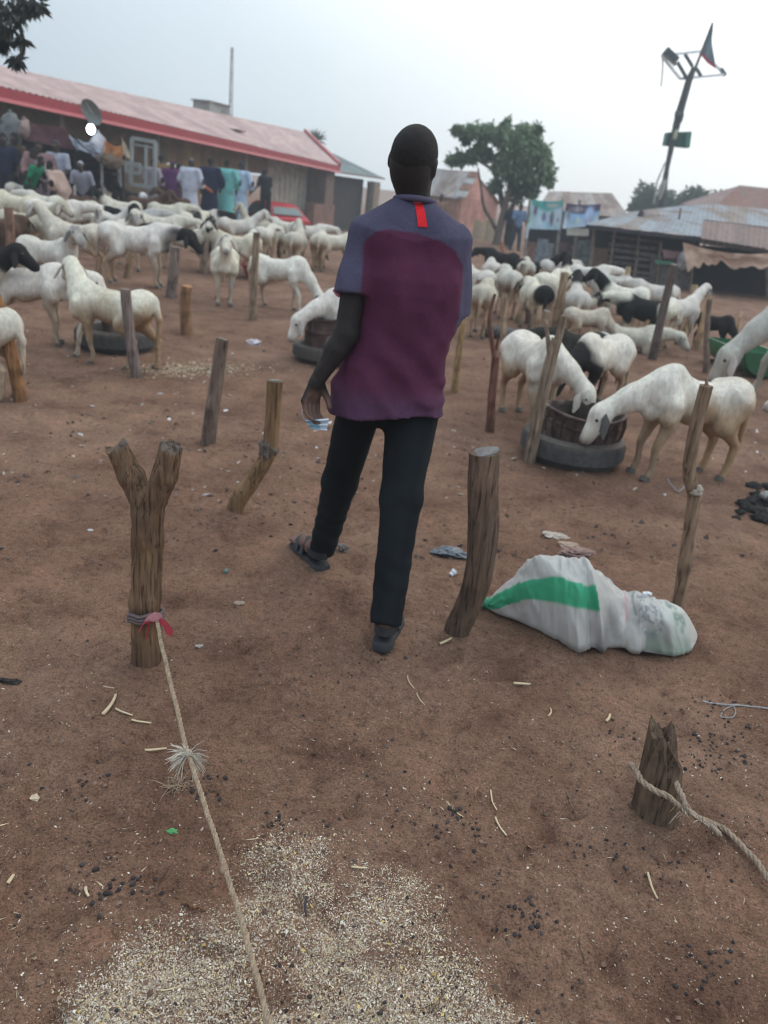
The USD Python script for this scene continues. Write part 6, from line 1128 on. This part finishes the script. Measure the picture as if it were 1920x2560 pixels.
obj('red_tab', (np.vstack([P_.reshape(-1, 3), (P_ + [0, .004, 0]).reshape(-1, 3)]), np.vstack([grid(5, 6), grid(5, 6, True) + 30])), 'cloth', shirt, smooth=True, tint=(.62, .022, .030))
th_ = np.linspace(0, 2 * np.pi, 33); cc_ = NB + [0, .0, .012]; obj('collar', tube(np.stack([cc_[0] + .068 * np.cos(th_), cc_[1] + .066 * np.sin(th_), cc_[2] - .01 * np.sin(th_) + .012 * np.cos(th_) * 0], -1), .0105, 8, cap=False), 'cloth', shirt, smooth=True, tint=(.080, .072, .115))
B_ = at(884, 738, 2.80); cu = [at(834 + 4 * k, 722 + 5 * k, 2.79 - .0 * k) for k in range(5)]; obj('cuff_trim', tube(np.array(cu), [.006, .009, .009, .008, .005], 6), 'cloth', shirt, smooth=True, tint=(.50, .18, .26))
# jeans
def jeans(p):
    q = p + .012 * fbm(p * [10, 10, 8], 3, 7)[:, None]
    d = ell(q, at(968, 985, 2.83), (.16, .105, .13))
    for H_, K_, A_, ra, rk, rh in ((HL_, KL, AL, .088, .071, .058), (HR_, KR, AR, .102, .075, .060)):
        L_ = smin(cap(q, H_, K_, ra, rk), cap(q, K_, A_ - [0, 0, .015], rk, rh), .03); L_ = L_ + .004 * np.sin((q[:, 2] * 1.0 + q[:, 0] * .35) * 85 + 6 * fbm(q * 5, 2, 3)) * np.clip(.25 + 2.2 * fbm(q * 5, 2, 9), 0, 1) * np.clip((.62 - q[:, 2]) * 4, .15, 1)
        ax = (A_ - K_) / np.linalg.norm(A_ - K_); L_ = np.maximum(L_, (q - A_) @ ax - .012); d = smin(d, L_, .03)
    return d
V, F_ = nets(jeans, [-.36, 2.36, .03], [.30, 3.25, 1.02], .0085); obj('jeans', (V, F_), 'cloth', man, smooth=True, tint=np.array([.0085, .0108, .013]) * (1 + .8 * fbm(V * 6, 3, 4))[:, None])
# sandals
for H_, T_, nm in ((RH, RT, 0), (LH, LT, 1)):
    dv = T_ - H_; dv /= np.linalg.norm(dv); s_ = np.cross(dv, Z3); s_ /= np.linalg.norm(s_); up_ = np.cross(s_, dv); out = np.array([(-.045, .0), (-.038, .028), (.0, .036), (.06, .034), (.12, .040), (.18, .047), (.225, .040), (.25, .015), (.25, -.015), (.225, -.038), (.18, -.043), (.12, -.036), (.06, -.034), (.0, -.036), (-.038, -.028)])
    base = H_ + [0, 0, -.008]; k = len(out); V = []
    for z, sc in ((.0, 1.0), (-.008, 1.06), (-.026, 1.05), (-.034, .98)): V += [base + dv * (x * sc) + s_ * y * sc * 1.08 + up_ * z for x, y in out]
    V = np.array(V + [base + dv * .1, base + dv * .1 - up_ * .034]); V[:, 2] = np.maximum(V[:, 2], .006); F_ = []
    for r in range(3): F_ += [[r * k + i, r * k + (i + 1) % k, (r + 1) * k + (i + 1) % k, (r + 1) * k + i] for i in range(k)]
    F_ = np.array([t for q in F_ for t in (q[:3], [q[0], q[2], q[3]])] + [[i, 4 * k, (i + 1) % k] for i in range(k)] + [[3 * k + i, 3 * k + (i + 1) % k, 4 * k + 1] for i in range(k)]); so = obj('sandal', (V, F_), 'rubber', man, smooth=40, tint=(.028, .029, .032))
    def strap(x, hgt, wid, tilt=0):
        u = np.linspace(-1, 1, 15); P1 = [base + dv * (x + tilt * abs(t)) + s_ * t * .046 + up_ * (hgt * math.sqrt(max(0, 1 - t * t)) + .0) for t in u]; P1 = np.array(P1); return np.vstack([P1 - dv * wid, P1 + dv * wid, P1 - dv * wid - up_ * .004, P1 + dv * wid - up_ * .004]), np.vstack([[[i, i + 1, 16 + i, 15 + i] for i in range(14)], [[30 + i, 45 + i, 46 + i, 31 + i] for i in range(14)]])
    obj('strap', strap(.17, .055, .022), 'rubber', so, smooth=True, tint=(.035, .035, .038)); obj('strap', strap(.11, .078, .014), 'rubber', so, smooth=True, tint=(.035, .035, .038))
    u = np.linspace(-math.pi / 2 - .3, math.pi / 2 + .3, 17); P1 = np.array([base + dv * (.03 - .072 * math.cos(t)) + s_ * .043 * math.sin(t) + up_ * .045 for t in u]); w_ = up_ * .016
    obj('heel_strap', (np.vstack([P1 - w_, P1 + w_, P1 - w_ + dv * .003, P1 + w_ + dv * .003]), np.vstack([[[i, i + 1, 18 + i, 17 + i] for i in range(16)], [[34 + i, 51 + i, 52 + i, 35 + i] for i in range(16)]])), 'rubber', so, smooth=True, tint=(.02, .02, .022))
# folded face mask held in the hand
mk = at(792, 1060, 2.67); mask = thing('face_mask', 'crumpled pale blue and white face mask held in the man\'s left hand', 'face mask', mk); n = 20; u, v = np.meshgrid(np.linspace(-1, 1, n), np.linspace(0, 1, n), indexing='ij')
mc = [at(762, 1050, 2.70), at(822, 1046, 2.64), at(818, 1076, 2.63), at(778, 1072, 2.69)]; P_ = ((mc[0] * (1 - (u + 1)[..., None] / 2) + mc[1] * (u + 1)[..., None] / 2) * (1 - v[..., None]) + (mc[3] * (1 - (u + 1)[..., None] / 2) + mc[2] * (u + 1)[..., None] / 2) * v[..., None])
P_ = P_ + np.array([.2, -1, .3]) * (.010 * np.sin(v * 14) + .012 * np.cos(u * 2.2))[..., None]; col = np.where((u < .12)[..., None], (.30, .52, .66), (.62, .68, .74)); obj('fabric', (P_.reshape(-1, 3), grid(n, n)), 'cloth', mask, smooth=True, tint=col.reshape(-1, 3))
obj('ear_loop', tube(spline([mc[0], mc[0] + [-.012, 0, .03], mc[0] + [.0, .01, .05]], 10), .0018, 5), 'cloth', mask, tint=(.6, .62, .64))

# ---------------------------------------------------------------- woven sack
BOT = np.array([(1213, 1521), (1240, 1540), (1290, 1560), (1345, 1588), (1400, 1612), (1460, 1634), (1500, 1634), (1560, 1632), (1620, 1642), (1690, 1653), (1722, 1640), (1739, 1606)], float)
TOP = np.array([(1214, 1508), (1240, 1488), (1285, 1446), (1330, 1408), (1385, 1401), (1438, 1402), (1486, 1424), (1548, 1476), (1604, 1488), (1655, 1512), (1700, 1526), (1736, 1580)], float)
WD = np.array([.012, .045, .085, .12, .135, .14, .13, .105, .10, .105, .10, .05])
ns_, nr_ = 250, 110; su = np.linspace(0, 1, len(BOT)); s_ = np.linspace(0, 1, ns_)
from scipy.interpolate import PchipInterpolator as PCH
bo, to2, wd = PCH(su, BOT)(s_), PCH(su, TOP)(s_), PCH(su, WD)(s_); V = np.zeros((ns_, nr_, 3)); tt = np.linspace(0, 2 * np.pi, nr_, endpoint=False); S_ = np.zeros((ns_, nr_)); Tn = np.zeros((ns_, nr_))
for i in range(ns_):
    b = gp(*bo[i]); hgt = max(.02, at(to2[i][0], to2[i][1], b[1] + wd[i] * 1.0)[2]); apex = at(to2[i][0], to2[i][1], b[1] + wd[i])
    for j, a in enumerate(tt):
        yy = -math.cos(a); zz = math.sin(a); zz = zz if zz > 0 else zz * .12; zz = math.copysign(abs(zz) ** .8, zz)
        f = max(zz, 0); V[i, j] = b + np.array([(apex[0] - b[0]) * f * (.5 + .5 * (yy + 1) / 2 + .5 * (1 - (yy + 1) / 2)), wd[i] * (yy + 1), hgt * zz + .012]); V[i, j, 1] += (0 if zz >= 0 else -wd[i] * yy * .28); S_[i, j] = s_[i]; Tn[i, j] = a / np.pi
ctr = V.mean(1, keepdims=True); dirn = V - ctr; dirn /= np.maximum(np.linalg.norm(dirn, axis=2, keepdims=True), 1e-6); up1 = (Tn < 1)
P_ = V.reshape(-1, 3); env = (np.sin(np.pi * np.clip(S_ * 1.02, 0, 1)) ** .4)
ridge = lambda x, w: np.exp(-(x / w) ** 2)
fold = .020 * ridge(S_ - (.455 + .10 * (1 - Tn)), .018) - .016 * ridge(S_ - (.50 + .10 * (1 - Tn)), .02) + .012 * ridge(S_ - (.60 + .05 * np.sin(Tn * 5)), .015) - .012 * ridge(S_ - (.635 + .05 * np.sin(Tn * 5)), .02) + .012 * ridge(S_ - (.83 + .06 * (Tn - .5)), .03) - .014 * ridge(S_ - (.78 + .1 * (Tn - .5)), .025) + .008 * np.sin((S_ * 30 + Tn * 9) + 6 * fbm(np.stack([S_ * 6, Tn * 4, 0 * S_], -1), 2, 4)) * (S_ < .5) * .6
fold += .045 * fbm(np.stack([S_ * 9, Tn * 3.5, 0 * S_], -1), 3, 3) + .016 * fbm(np.stack([S_ * 26, Tn * 9, 0 * S_], -1), 3, 6) - .045 * np.abs(fbm(np.stack([S_ * 12 + Tn * 1.5, Tn * 3 - S_ * 4, 0 * S_ + 4], -1), 2, 16)) - .018 * np.abs(fbm(np.stack([S_ * 34 - Tn * 2, Tn * 7 + S_ * 8, 0 * S_ + 4], -1), 2, 26))
V = V + dirn * (fold * env * up1)[..., None]; V[..., 2] = np.maximum(V[..., 2], .004)
c = np.repeat(np.repeat(np.array([[[.40, .39, .37]]]), ns_, 0), nr_, 1); dirt = np.clip(fbm(np.stack([S_ * 5, Tn * 3, 0 * S_], -1), 4, 9) * 3 + .1, 0, 1)[..., None] * .45; c = c * (1 - dirt) + np.array([.34, .30, .27]) * dirt
def put(w, col):
    global c
    w = np.clip(w, 0, 1)[..., None]; c = c * (1 - w) + np.array(col) * w
grn = (.035, .29, .15)
HS_ = np.maximum(V[..., 2].max(1, keepdims=True), .02); put((np.abs(Tn - (.235 - .03 * S_)) < np.clip(.078 * .20 / HS_, .07, .35)) * (S_ < .455 + .10 * (1 - Tn)) * 1.0, grn); put(((S_ < .045) * (Tn < 1)) * .8, (.03, .24, .13)); put((np.abs(Tn - .86) < .05) * (np.abs(S_ - .50) < .025) * .9, (.12, .42, .28))
put(np.clip((.22 - Tn) * 5, 0, 1) * (S_ > .72) * (S_ < .93) * .55, (.10, .20, .13)); put(np.exp(-(((S_ - .86) / .05) ** 2 + ((Tn - .33) / .2) ** 2)) * .45, (.25, .38, .31))
nz_ = fbm(np.stack([S_ * 60, Tn * 40, 0 * S_], -1), 2, 1)
for (a, b, ra, rb, k) in [(.845, .50, .016, .07, .8), (.872, .48, .012, .06, .7), (.865, .33, .020, .055, .8), (.893, .30, .016, .075, .8), (.88, .20, .010, .04, .6), (.853, .27, .012, .05, .6)]: put((np.exp(-(((S_ - a) / ra) ** 2 + ((Tn - b) / rb) ** 2) ** 2) * k) * (1 - np.exp(-(((S_ - a) / (ra * .35)) ** 2 + ((Tn - b) / (rb * .3)) ** 2)) * .7), (.07, .13, .11))
rad_ = np.hypot((S_ - .735) / .055, (Tn - .36) / .26); put(np.exp(-((rad_ - 1) / .10) ** 2) * .75 * (nz_ > -.16), (.15, .17, .18)); put((rad_ < .75) * (nz_ > .02) * .75, (.17, .18, .20))
put((np.abs(S_ - .60) < .035) * (np.abs(Tn - .62) < .10) * (nz_ > -.04) * .6, (.14, .16, .20)); put((np.abs(S_ - .655 - .03 * (Tn - .5)) < .005) * (Tn > .15) * (Tn < .62) * .55, (.48, .16, .20)); put((np.abs(S_ - .69) < .004) * (Tn > .62) * (Tn < .78) * .6, (.42, .08, .16))
put(np.clip((.05 - np.abs(S_ - .55)) * 20, 0, 1) * np.clip((.10 - Tn) * 10, 0, 1) * .9, (.07, .07, .075))
i, j = np.meshgrid(np.arange(ns_ - 1), np.arange(nr_), indexing='ij'); F_ = np.stack([i * nr_ + j, i * nr_ + (j + 1) % nr_, (i + 1) * nr_ + (j + 1) % nr_, (i + 1) * nr_ + j], -1).reshape(-1, 4)
sack = thing('sack', 'white woven sack with a green stripe and faded printing lying on the ground', 'sack', gp(1460, 1600)); obj('woven_bag', (V.reshape(-1, 3), F_), 'woven', sack, smooth=True, tint=c.reshape(-1, 3))
e0 = V[0].mean(0); obj('tied_end', tube(spline([e0 + [.02, 0, 0], e0 + [-.005, -.002, .004], e0 + [-.03, -.006, -.004]], 10), np.linspace(.03, .014, 10) * (1 + .2 * np.sin(np.arange(10) * 2.1)), 12), 'woven', sack, smooth=True, tint=(.035, .24, .13))
flap = np.array([at(1625, 1502, 2.99), at(1648, 1506, 3.0), at(1690, 1530, 3.0), at(1668, 1520, 2.97)]); obj('loose_flap', (lambda m: (m[0] + fbm(m[0] * 30, 2, 1)[:, None] * .02, m[1]))(tube(spline(flap[:3] - [0, 0, .01], 12), np.linspace(.02, .03, 12), 10)), 'woven', sack, smooth=True, tint=(.42, .41, .39))

# ---------------------------------------------------------------- litter on the ground
def crumple(name, label, cat, px, py, r, tint, m='plastic', seed=0, flat=.35, lift=.5):
    c = onground(gp(px, py)); t_ = thing(name, label, cat, c); V, F_ = icos((0, 0, 0), 1.0, 3); r = np.array(r, float); n0 = V * (1 + 1.3 * fbm(V * 1.5 + seed, 2, seed) + 1.0 * fbm(V * 4.5 + seed, 2, seed + 3))[:, None]; n0 = n0 * r * [1, 1, 1]; n0[:, 2] = n0[:, 2] * 1.0; n0 = n0 + c + [0, 0, r[2] * lift]; n0[:, 2] = np.maximum(n0[:, 2], c[2] - .01)
    obj('scrap', (n0, F_), m, t_, smooth=45, tint=np.array(tint) * (1 + .8 * fbm(V * 3, 2, seed))[:, None]); return t_
crumple('plastic_bag', 'crumpled dark blue-grey plastic bag behind the thick bent post', 'plastic bag', 1128, 1386, (.075, .045, .022), (.055, .07, .09), seed=2)
bc = onground(gp(1130, 1438)); bcap = thing('bottle_cap', 'white ribbed bottle cap lying left of the thick bent post', 'bottle cap', bc); d = np.array([.6, .55, .45]); V, F_ = tube([bc + Z3 * .012 - d * .012, bc + Z3 * .012 + d * .004, bc + Z3 * .012 + d * .006, bc + Z3 * .012 + d * .018], [.011, .011, .015, .015], 14); obj('cap', (V, F_), 'plastic', bcap, smooth=40, tint=(.62, .64, .67)); obj('rim', tube([bc + Z3 * .012 + d * .0175, bc + Z3 * .012 + d * .0195], [.0165, .0165], 14), 'plastic', bcap, smooth=40, tint=(.62, .64, .67))
crumple('cloth_scrap', 'pinkish brown cloth scrap behind the sack', 'cloth scrap', 1440, 1388, (.075, .045, .02), (.24, .16, .14), 'cloth', 3); crumple('paper_scrap', 'dirty white torn paper above the cloth scrap behind the sack', 'paper', 1385, 1345, (.055, .03, .012), (.42, .36, .31), 'cloth', 4); crumple('paper_scrap', 'long beige paper strip between the white paper and the cloth scrap', 'paper', 1420, 1368, (.05, .028, .01), (.36, .27, .21), 'cloth', 9)
crumple('tissue', 'small bright white tissue right of the sack top', 'tissue', 1617, 1490, (.020, .014, .010), (.70, .74, .76), 'cloth', 5); crumple('stone', 'small grey stone behind the man\'s left foot', 'stone', 856, 1378, (.022, .018, .02), (.17, .145, .135), 'cut_wood', 6, lift=.8)
crumple('plastic_scrap', 'pale lilac plastic scrap on the earth left of the man', 'plastic', 634, 862, (.075, .04, .03), (.50, .45, .50), 'plastic', 7); crumple('dry_leaf', 'round beige dry leaf between the Y-shaped post and the man', 'leaf', 600, 1510, (.020, .014, .004), (.33, .25, .19), 'cut_wood', 8)
crumple('green_leaf', 'small bright green torn leaf left of the long rope', 'leaf', 428, 2074, (.0125, .007, .003), (.11, .36, .13), 'leaf', 10); crumple('green_scrap', 'thin dark green scrap between the Y-shaped post and the man', 'plastic', 565, 1430, (.008, .022, .006), (.05, .11, .09), 'plastic', 11); crumple('twig_clump', 'dark twig clump at the left edge', 'twig', 22, 1706, (.035, .010, .010), (.05, .04, .038), 'bark', 12)
crumple('white_scrap', 'small whitish scrap on the left beyond the Y-shaped post', 'paper', 226, 1322, (.012, .008, .003), (.48, .5, .52), 'plastic', 13); crumple('husk_scrap', 'pale husk flake near the left edge of the foreground', 'husk', 85, 1985, (.012, .010, .004), (.50, .40, .28), 'husk', 14); crumple('white_scrap', 'greyish white crumb on the left of the man\'s standing foot', 'paper', 500, 1606, (.014, .009, .005), (.38, .35, .32), 'cloth', 15)
dung = thing('dung_heap', 'dark heap of wet dung at the right edge below the feeding sheep', 'dung', onground(gp(1905, 1270))); rng = np.random.default_rng(3); mb = MB()
for k in range(26):
    c = onground(gp(1905 + rng.normal() * 22, 1265 + rng.normal() * 22)); r = rng.uniform(.025, .06); V, F_ = icos((0, 0, 0), 1, 2); V = V * (1 + fbm(V * 2 + k, 2, k))[:, None] * [r, r, r * .6] + c; obj('clod', (V, F_), 'bark', dung, smooth=True, tint=(.025, .023, .022))
obj('pale_lump', (lambda V, F: (V, F))(*icos(onground(gp(1912, 1262), .06), (.05, .04, .03), 2)), 'bark', dung, smooth=True, tint=(.3, .29, .27))
ropeobj('string', 'pale thin string curled on the earth at the right edge', [onground(gp(x, y), .004) for x, y in [(1758, 1752), (1790, 1760), (1820, 1764), (1850, 1766), (1900, 1774), (1960, 1786)]], .0032, (.36, .35, .35), n=60, wob=.006)
ropeobj('string', 'small loop of pale string hanging off the longer string', [onground(gp(x, y), .004) for x, y in [(1838, 1766), (1820, 1772), (1803, 1785), (1800, 1794), (1822, 1797), (1836, 1790), (1834, 1770)]], .0022, (.33, .32, .31), n=50, wob=.004)
tw = thing('dry_tuft', 'tuft of dry root fibres on the earth under the frayed knot', 'tuft', onground(gp(448, 1968))); mb = MB(); rng = np.random.default_rng(8)
for k in range(60):
    c = tw.loc + rng.normal(size=3) * [.016, .014, .002] + [0, 0, .006]; d = rng.normal(size=3) * [.02, .02, .008]; mb.tube([c, c + d * .5 + [0, 0, .004], c + d], [.0011, .0010, .0006], 3)
obj('fibres', mb.get(), 'rope', tw, tint=(.33, .25, .17))
STRAW = [((257, 1788, 289, 1740), .006, 'thick pale straw stub left of the rope below the Y-shaped post'), ((290, 1776, 332, 1792), .0035, 'yellow straw right of the thick stub'), ((330, 1803, 378, 1812), .0035, 'yellow straw continuing the first one to the right'), ((362, 1876, 416, 1866), .004, 'pale cut straw left of the frayed knot'), ((233, 1706, 286, 1728), .002, 'thin bent pale stalk above the thick straw stub'),
    ((1284, 1709, 1326, 1709), .005, 'short thick cream straw below the sack'), ((1018, 1690, 1036, 1722), .002, 'thin straw right below the man\'s standing foot'), ((1042, 1734, 1062, 1766), .002, 'thin straw further below the man\'s standing foot'), ((1120, 1998, 1158, 2042), .0022, 'straw left of three in the middle foreground'), ((1226, 1978, 1242, 2026), .0026, 'upright straw in the middle foreground'), ((1238, 2046, 1266, 2092), .0032, 'split straw under the upright one'), ((1416, 1986, 1452, 2032), .002, 'thin curved twig left of the splintered stump'),
    ((1620, 2180, 1650, 2228), .0036, 'pale flat husk below the splintered stump'), ((1238, 2330, 1242, 2392), .0022, 'straw standing out right of the grain patch'), ((1450, 2340, 1466, 2396), .0016, 'thin twig right of the lone straw'), ((1075, 2520, 1110, 2470), .003, 'brown twig at the lower edge beside the grain'), ((880, 2160, 918, 2166), .003, 'straw lying on the upper grain patch'), ((434, 2392, 456, 2464), .0018, 'thin straw on the lower left grain'), ((402, 2472, 456, 2458), .0018, 'level thin straw on the lower left grain'), ((1100, 1612, 1128, 1600), .005, 'pale straw stub at the thick bent post\'s foot'),
    ((456, 2256, 514, 2272), .0042, 'reddish brown twig left of the rope above the grain'), ((20, 2210, 34, 2190), .005, 'pale broken straw at the left edge'), ((214, 2216, 222, 2240), .004, 'short grey straw left of the grain'), ((766, 2240, 768, 2280), .0035, 'dark purple leaf shred on the grain patch'), ((1368, 1800, 1376, 1770), .003, 'small upright straw between sack and stump'), ((1515, 1804, 1524, 1788), .005, 'tiny pale chip left of the stump top')]
for (x0, y0, x1, y1), r, lab in STRAW:
    a, b = onground(gp(x0, y0), r), onground(gp(x1, y1), r); dark = 'brown' in lab or 'twig' in lab; col = (.17, .085, .05) if 'reddish' in lab else (.05, .035, .045) if 'purple' in lab else (.22, .16, .11) if dark else (.52, .42, .27)
    t_ = thing('twig' if dark else 'leaf_shred' if 'purple' in lab else 'straw', lab, 'twig' if dark else 'leaf' if 'purple' in lab else 'straw', (a + b) / 2); P_ = spline([a, (a + b) / 2 + [(b - a)[1] * .08, -(b - a)[0] * .08, r * .8], b], 7); obj('stalk', tube(P_, np.linspace(r, r * .7, 7), 6), 'bark' if dark else 'husk', t_, smooth=True, tint=col)

# grain, husks, droppings, pebbles: uncountable litter
def scatter(name, label, n, where, size, cols, flat=.35, long=1.8, seed=0, m='husk', cat=None, round_=False, lift=0.0):
    rng = np.random.default_rng(seed); P_ = where(rng, n); n = len(P_); z = hz(P_[:, 0], P_[:, 1]); s = size[0] * (size[1] / size[0]) ** (rng.uniform(0, 1, n) ** 2.2)
    base, tri = icos((0, 0, 0), 1, 1) if round_ else (np.array([[1, 0, 0], [-1, 0, 0], [0, 1, 0], [0, -1, 0], [0, 0, 1], [0, 0, -1.]]), np.array([[0, 2, 4], [2, 1, 4], [1, 3, 4], [3, 0, 4], [2, 0, 5], [1, 2, 5], [3, 1, 5], [0, 3, 5]])); k = len(base); ax = rng.uniform(0, 2 * np.pi, n); til = rng.normal(size=n) * .5
    ca, sa = np.cos(ax), np.sin(ax); ct, st_ = np.cos(til), np.sin(til); B = base[None] * np.stack([s * long * rng.uniform(.7, 1.3, n), s * rng.uniform(.7, 1.2, n), s * flat * rng.uniform(.6, 1.4, n)], -1)[:, None]
    x, y, zz = B[..., 0], B[..., 1], B[..., 2]; x, zz = x * ct[:, None] - zz * st_[:, None], x * st_[:, None] + zz * ct[:, None]; x, y = x * ca[:, None] - y * sa[:, None], x * sa[:, None] + y * ca[:, None]
    V = np.stack([x + P_[:, 0, None], y + P_[:, 1, None], zz + (z + s * flat * .5 + lift)[:, None]], -1).reshape(-1, 3); F_ = (np.arange(n)[:, None, None] * k + tri[None]).reshape(-1, 3); cc = np.asarray(cols)[rng.integers(0, len(cols), n)] * rng.uniform(.65, 1.2, (n, 1))
    t_ = obj(name, (V, F_), m, None, smooth=round_, tint=np.repeat(cc, k, 0)); data(t_.GetPrim(), label=label, category=cat, kind='stuff')
import shapely
POLY = shapely.Polygon([(640, 2085), (760, 2072), (900, 2110), (1040, 2180), (1110, 2260), (1120, 2350), (1200, 2410), (1290, 2520), (1340, 2640), (20, 2640), (160, 2515), (240, 2430), (300, 2340), (430, 2300), (540, 2270), (620, 2230), (600, 2150)])
def grain_where(rng, n):
    q = np.c_[rng.uniform(-60, 1420, n * 2), rng.uniform(2030, 2760, n * 2)]; pts = shapely.points(q); d = np.where(shapely.contains(POLY, pts), shapely.distance(POLY.exterior, pts), -shapely.distance(POLY, pts))
    W = np.array([gp(*p) for p in q]); dens = np.clip(.55 + d / 130 + 1.5 * fbm(W * 16, 3, 4) , 0, 1) * np.clip((d + 70) / 110, 0, 1) ** 1.5; dens *= np.clip(.45 + 2.2 * (fbm(W * [9, 9, 0] + 3, 3, 2) + .18), .15, 1)
    return W[rng.uniform(0, 1, len(q)) < dens][:n]
GR = [(.50, .43, .33), (.43, .36, .26), (.53, .48, .41), (.38, .29, .20), (.31, .25, .19), (.45, .35, .20), (.55, .50, .42), (.35, .28, .22), (.24, .17, .12)]
scatter('grain_husks', 'spilled cracked grain and husks covering the earth in the foreground', 80000, grain_where, (.0009, .0025), GR, .45, 1.9, 1, cat='grain')
scatter('grain_flakes', 'larger yellow and brown flakes among the spilled grain', 1100, grain_where, (.0020, .0045), [(.50, .36, .12), (.55, .46, .28), (.26, .17, .09), (.62, .58, .50), (.10, .07, .06)], .3, 1.7, 2, cat='grain', lift=.001)
def ground_where(x0, x1, y0, y1, p=1.0, seed=3, clump=2.0, scale=4.0):
    def f(rng, n):
        q = np.c_[rng.uniform(x0, x1, n * 3), y0 + (y1 - y0) * rng.uniform(0, 1, n * 3) ** p]; W = np.array([gp(*k) for k in q]); d = np.clip(.35 + clump * fbm(W * [scale, scale, 0], 3, seed), 0, 1); return W[rng.uniform(0, 1, len(W)) < d][:n]
    return f
scatter('husk_flecks', 'tiny pale husk flecks strewn over the foreground earth', 5200, ground_where(-200, 2100, 1420, 2740, .75, 6), (.0007, .0030), [(.50, .45, .38), (.42, .35, .26), (.58, .54, .48), (.34, .27, .20)], .35, 2.0, 3, cat='husks')
scatter('straw_bits', 'short bits of straw strewn over the earth', 420, ground_where(-200, 2100, 1200, 2740, .8, 8), (.0009, .0022), [(.46, .37, .24), (.38, .29, .19), (.50, .43, .32)], .8, 9, 4, cat='straw')
DK = [(.035, .026, .025), (.05, .038, .034), (.025, .02, .022)]
scatter('sheep_droppings', 'small dark round droppings scattered over the foreground', 520, ground_where(-200, 2100, 1250, 2740, .8, 12, 3.2, 3.0), (.0022, .0052), DK, .8, 1.25, 5, 'rubber', round_=True, cat='droppings')
def pile(rng, n):
    out = []
    for cx, cy, sx, sy, k in [(1800, 1840, 60, 40, 60), (1740, 1920, 50, 20, 22), (1780, 1750, 60, 15, 18), (1140, 2050, 35, 25, 26), (1500, 2120, 60, 30, 16), (1320, 2300, 30, 25, 30), (1770, 2420, 50, 40, 26), (1610, 2170, 60, 30, 14), (1560, 1840, 40, 12, 10), (500, 1965, 30, 20, 20), (720, 2060, 40, 20, 18), (260, 2210, 60, 40, 26), (980, 1640, 50, 20, 14), (200, 1960, 90, 40, 16)]: out += [gp(cx + rng.normal() * sx, cy + rng.normal() * sy) for _ in range(k)]
    return np.array(out)
scatter('sheep_droppings', 'clusters of dark droppings around the stump and ropes', 1, pile, (.0034, .0064), DK, .85, 1.25, 6, 'rubber', round_=True, cat='droppings')
scatter('earth_clods', 'small clods and pebbles of reddish earth', 3200, ground_where(-300, 2200, 860, 2740, .9, 14), (.0018, .0080), [(.20, .125, .09), (.17, .105, .078), (.235, .155, .115), (.13, .085, .066)], .7, 1.2, 7, 'cut_wood', cat='clods')
def yard_where(rng, n):
    q = np.c_[rng.uniform(-100, 2000, n), rng.uniform(720, 1250, n)]; return np.array([gp(*k) for k in q])
scatter('yard_litter', 'pale scraps and straw strewn between the stakes', 900, yard_where, (.004, .018), [(.36, .30, .25), (.28, .21, .17), (.45, .43, .42), (.12, .09, .08)], .35, 1.8, 8, cat='litter')
st_where = lambda rng, n: np.array([gp(480 + rng.normal() * 75, 925 + rng.normal() * 9) for _ in range(n)])
scatter('straw_patch', 'thin patch of trampled straw left of the man', 1500, st_where, (.004, .011), [(.36, .27, .17), (.30, .215, .14), (.42, .34, .24)], .3, 3.0, 9, cat='straw')
scatter('trodden_dung', 'dark trodden clumps of dung between the stakes', 900, lambda rng, n: (lambda W: W[rng.uniform(0, 1, len(W)) < np.clip(.3 + 3 * fbm(W * [2.2, 2.2, 0], 3, 17), 0, 1)][:n])(np.array([gp(*k) for k in np.c_[rng.uniform(-150, 2070, n * 3), rng.uniform(690, 1400, n * 3)]])), (.006, .020), [(.10, .066, .05), (.075, .052, .042), (.05, .038, .034), (.13, .085, .06)], .45, 1.3, 10, 'cut_wood', cat='dung')
usdkit.material(stage, '/World/Looks/air', {'v': ('principled_volume', {'color': (.80, .86, .92), 'density': .0022})}, [], volume='v.volume')
hv, hf = MB().box((0, 45, 5.0), (190, 190, 14.6)).get(); hm = obj('haze', (hv, hf), 'air'); data(hm.GetPrim(), kind='stuff', label='thin dusk haze over the whole market')
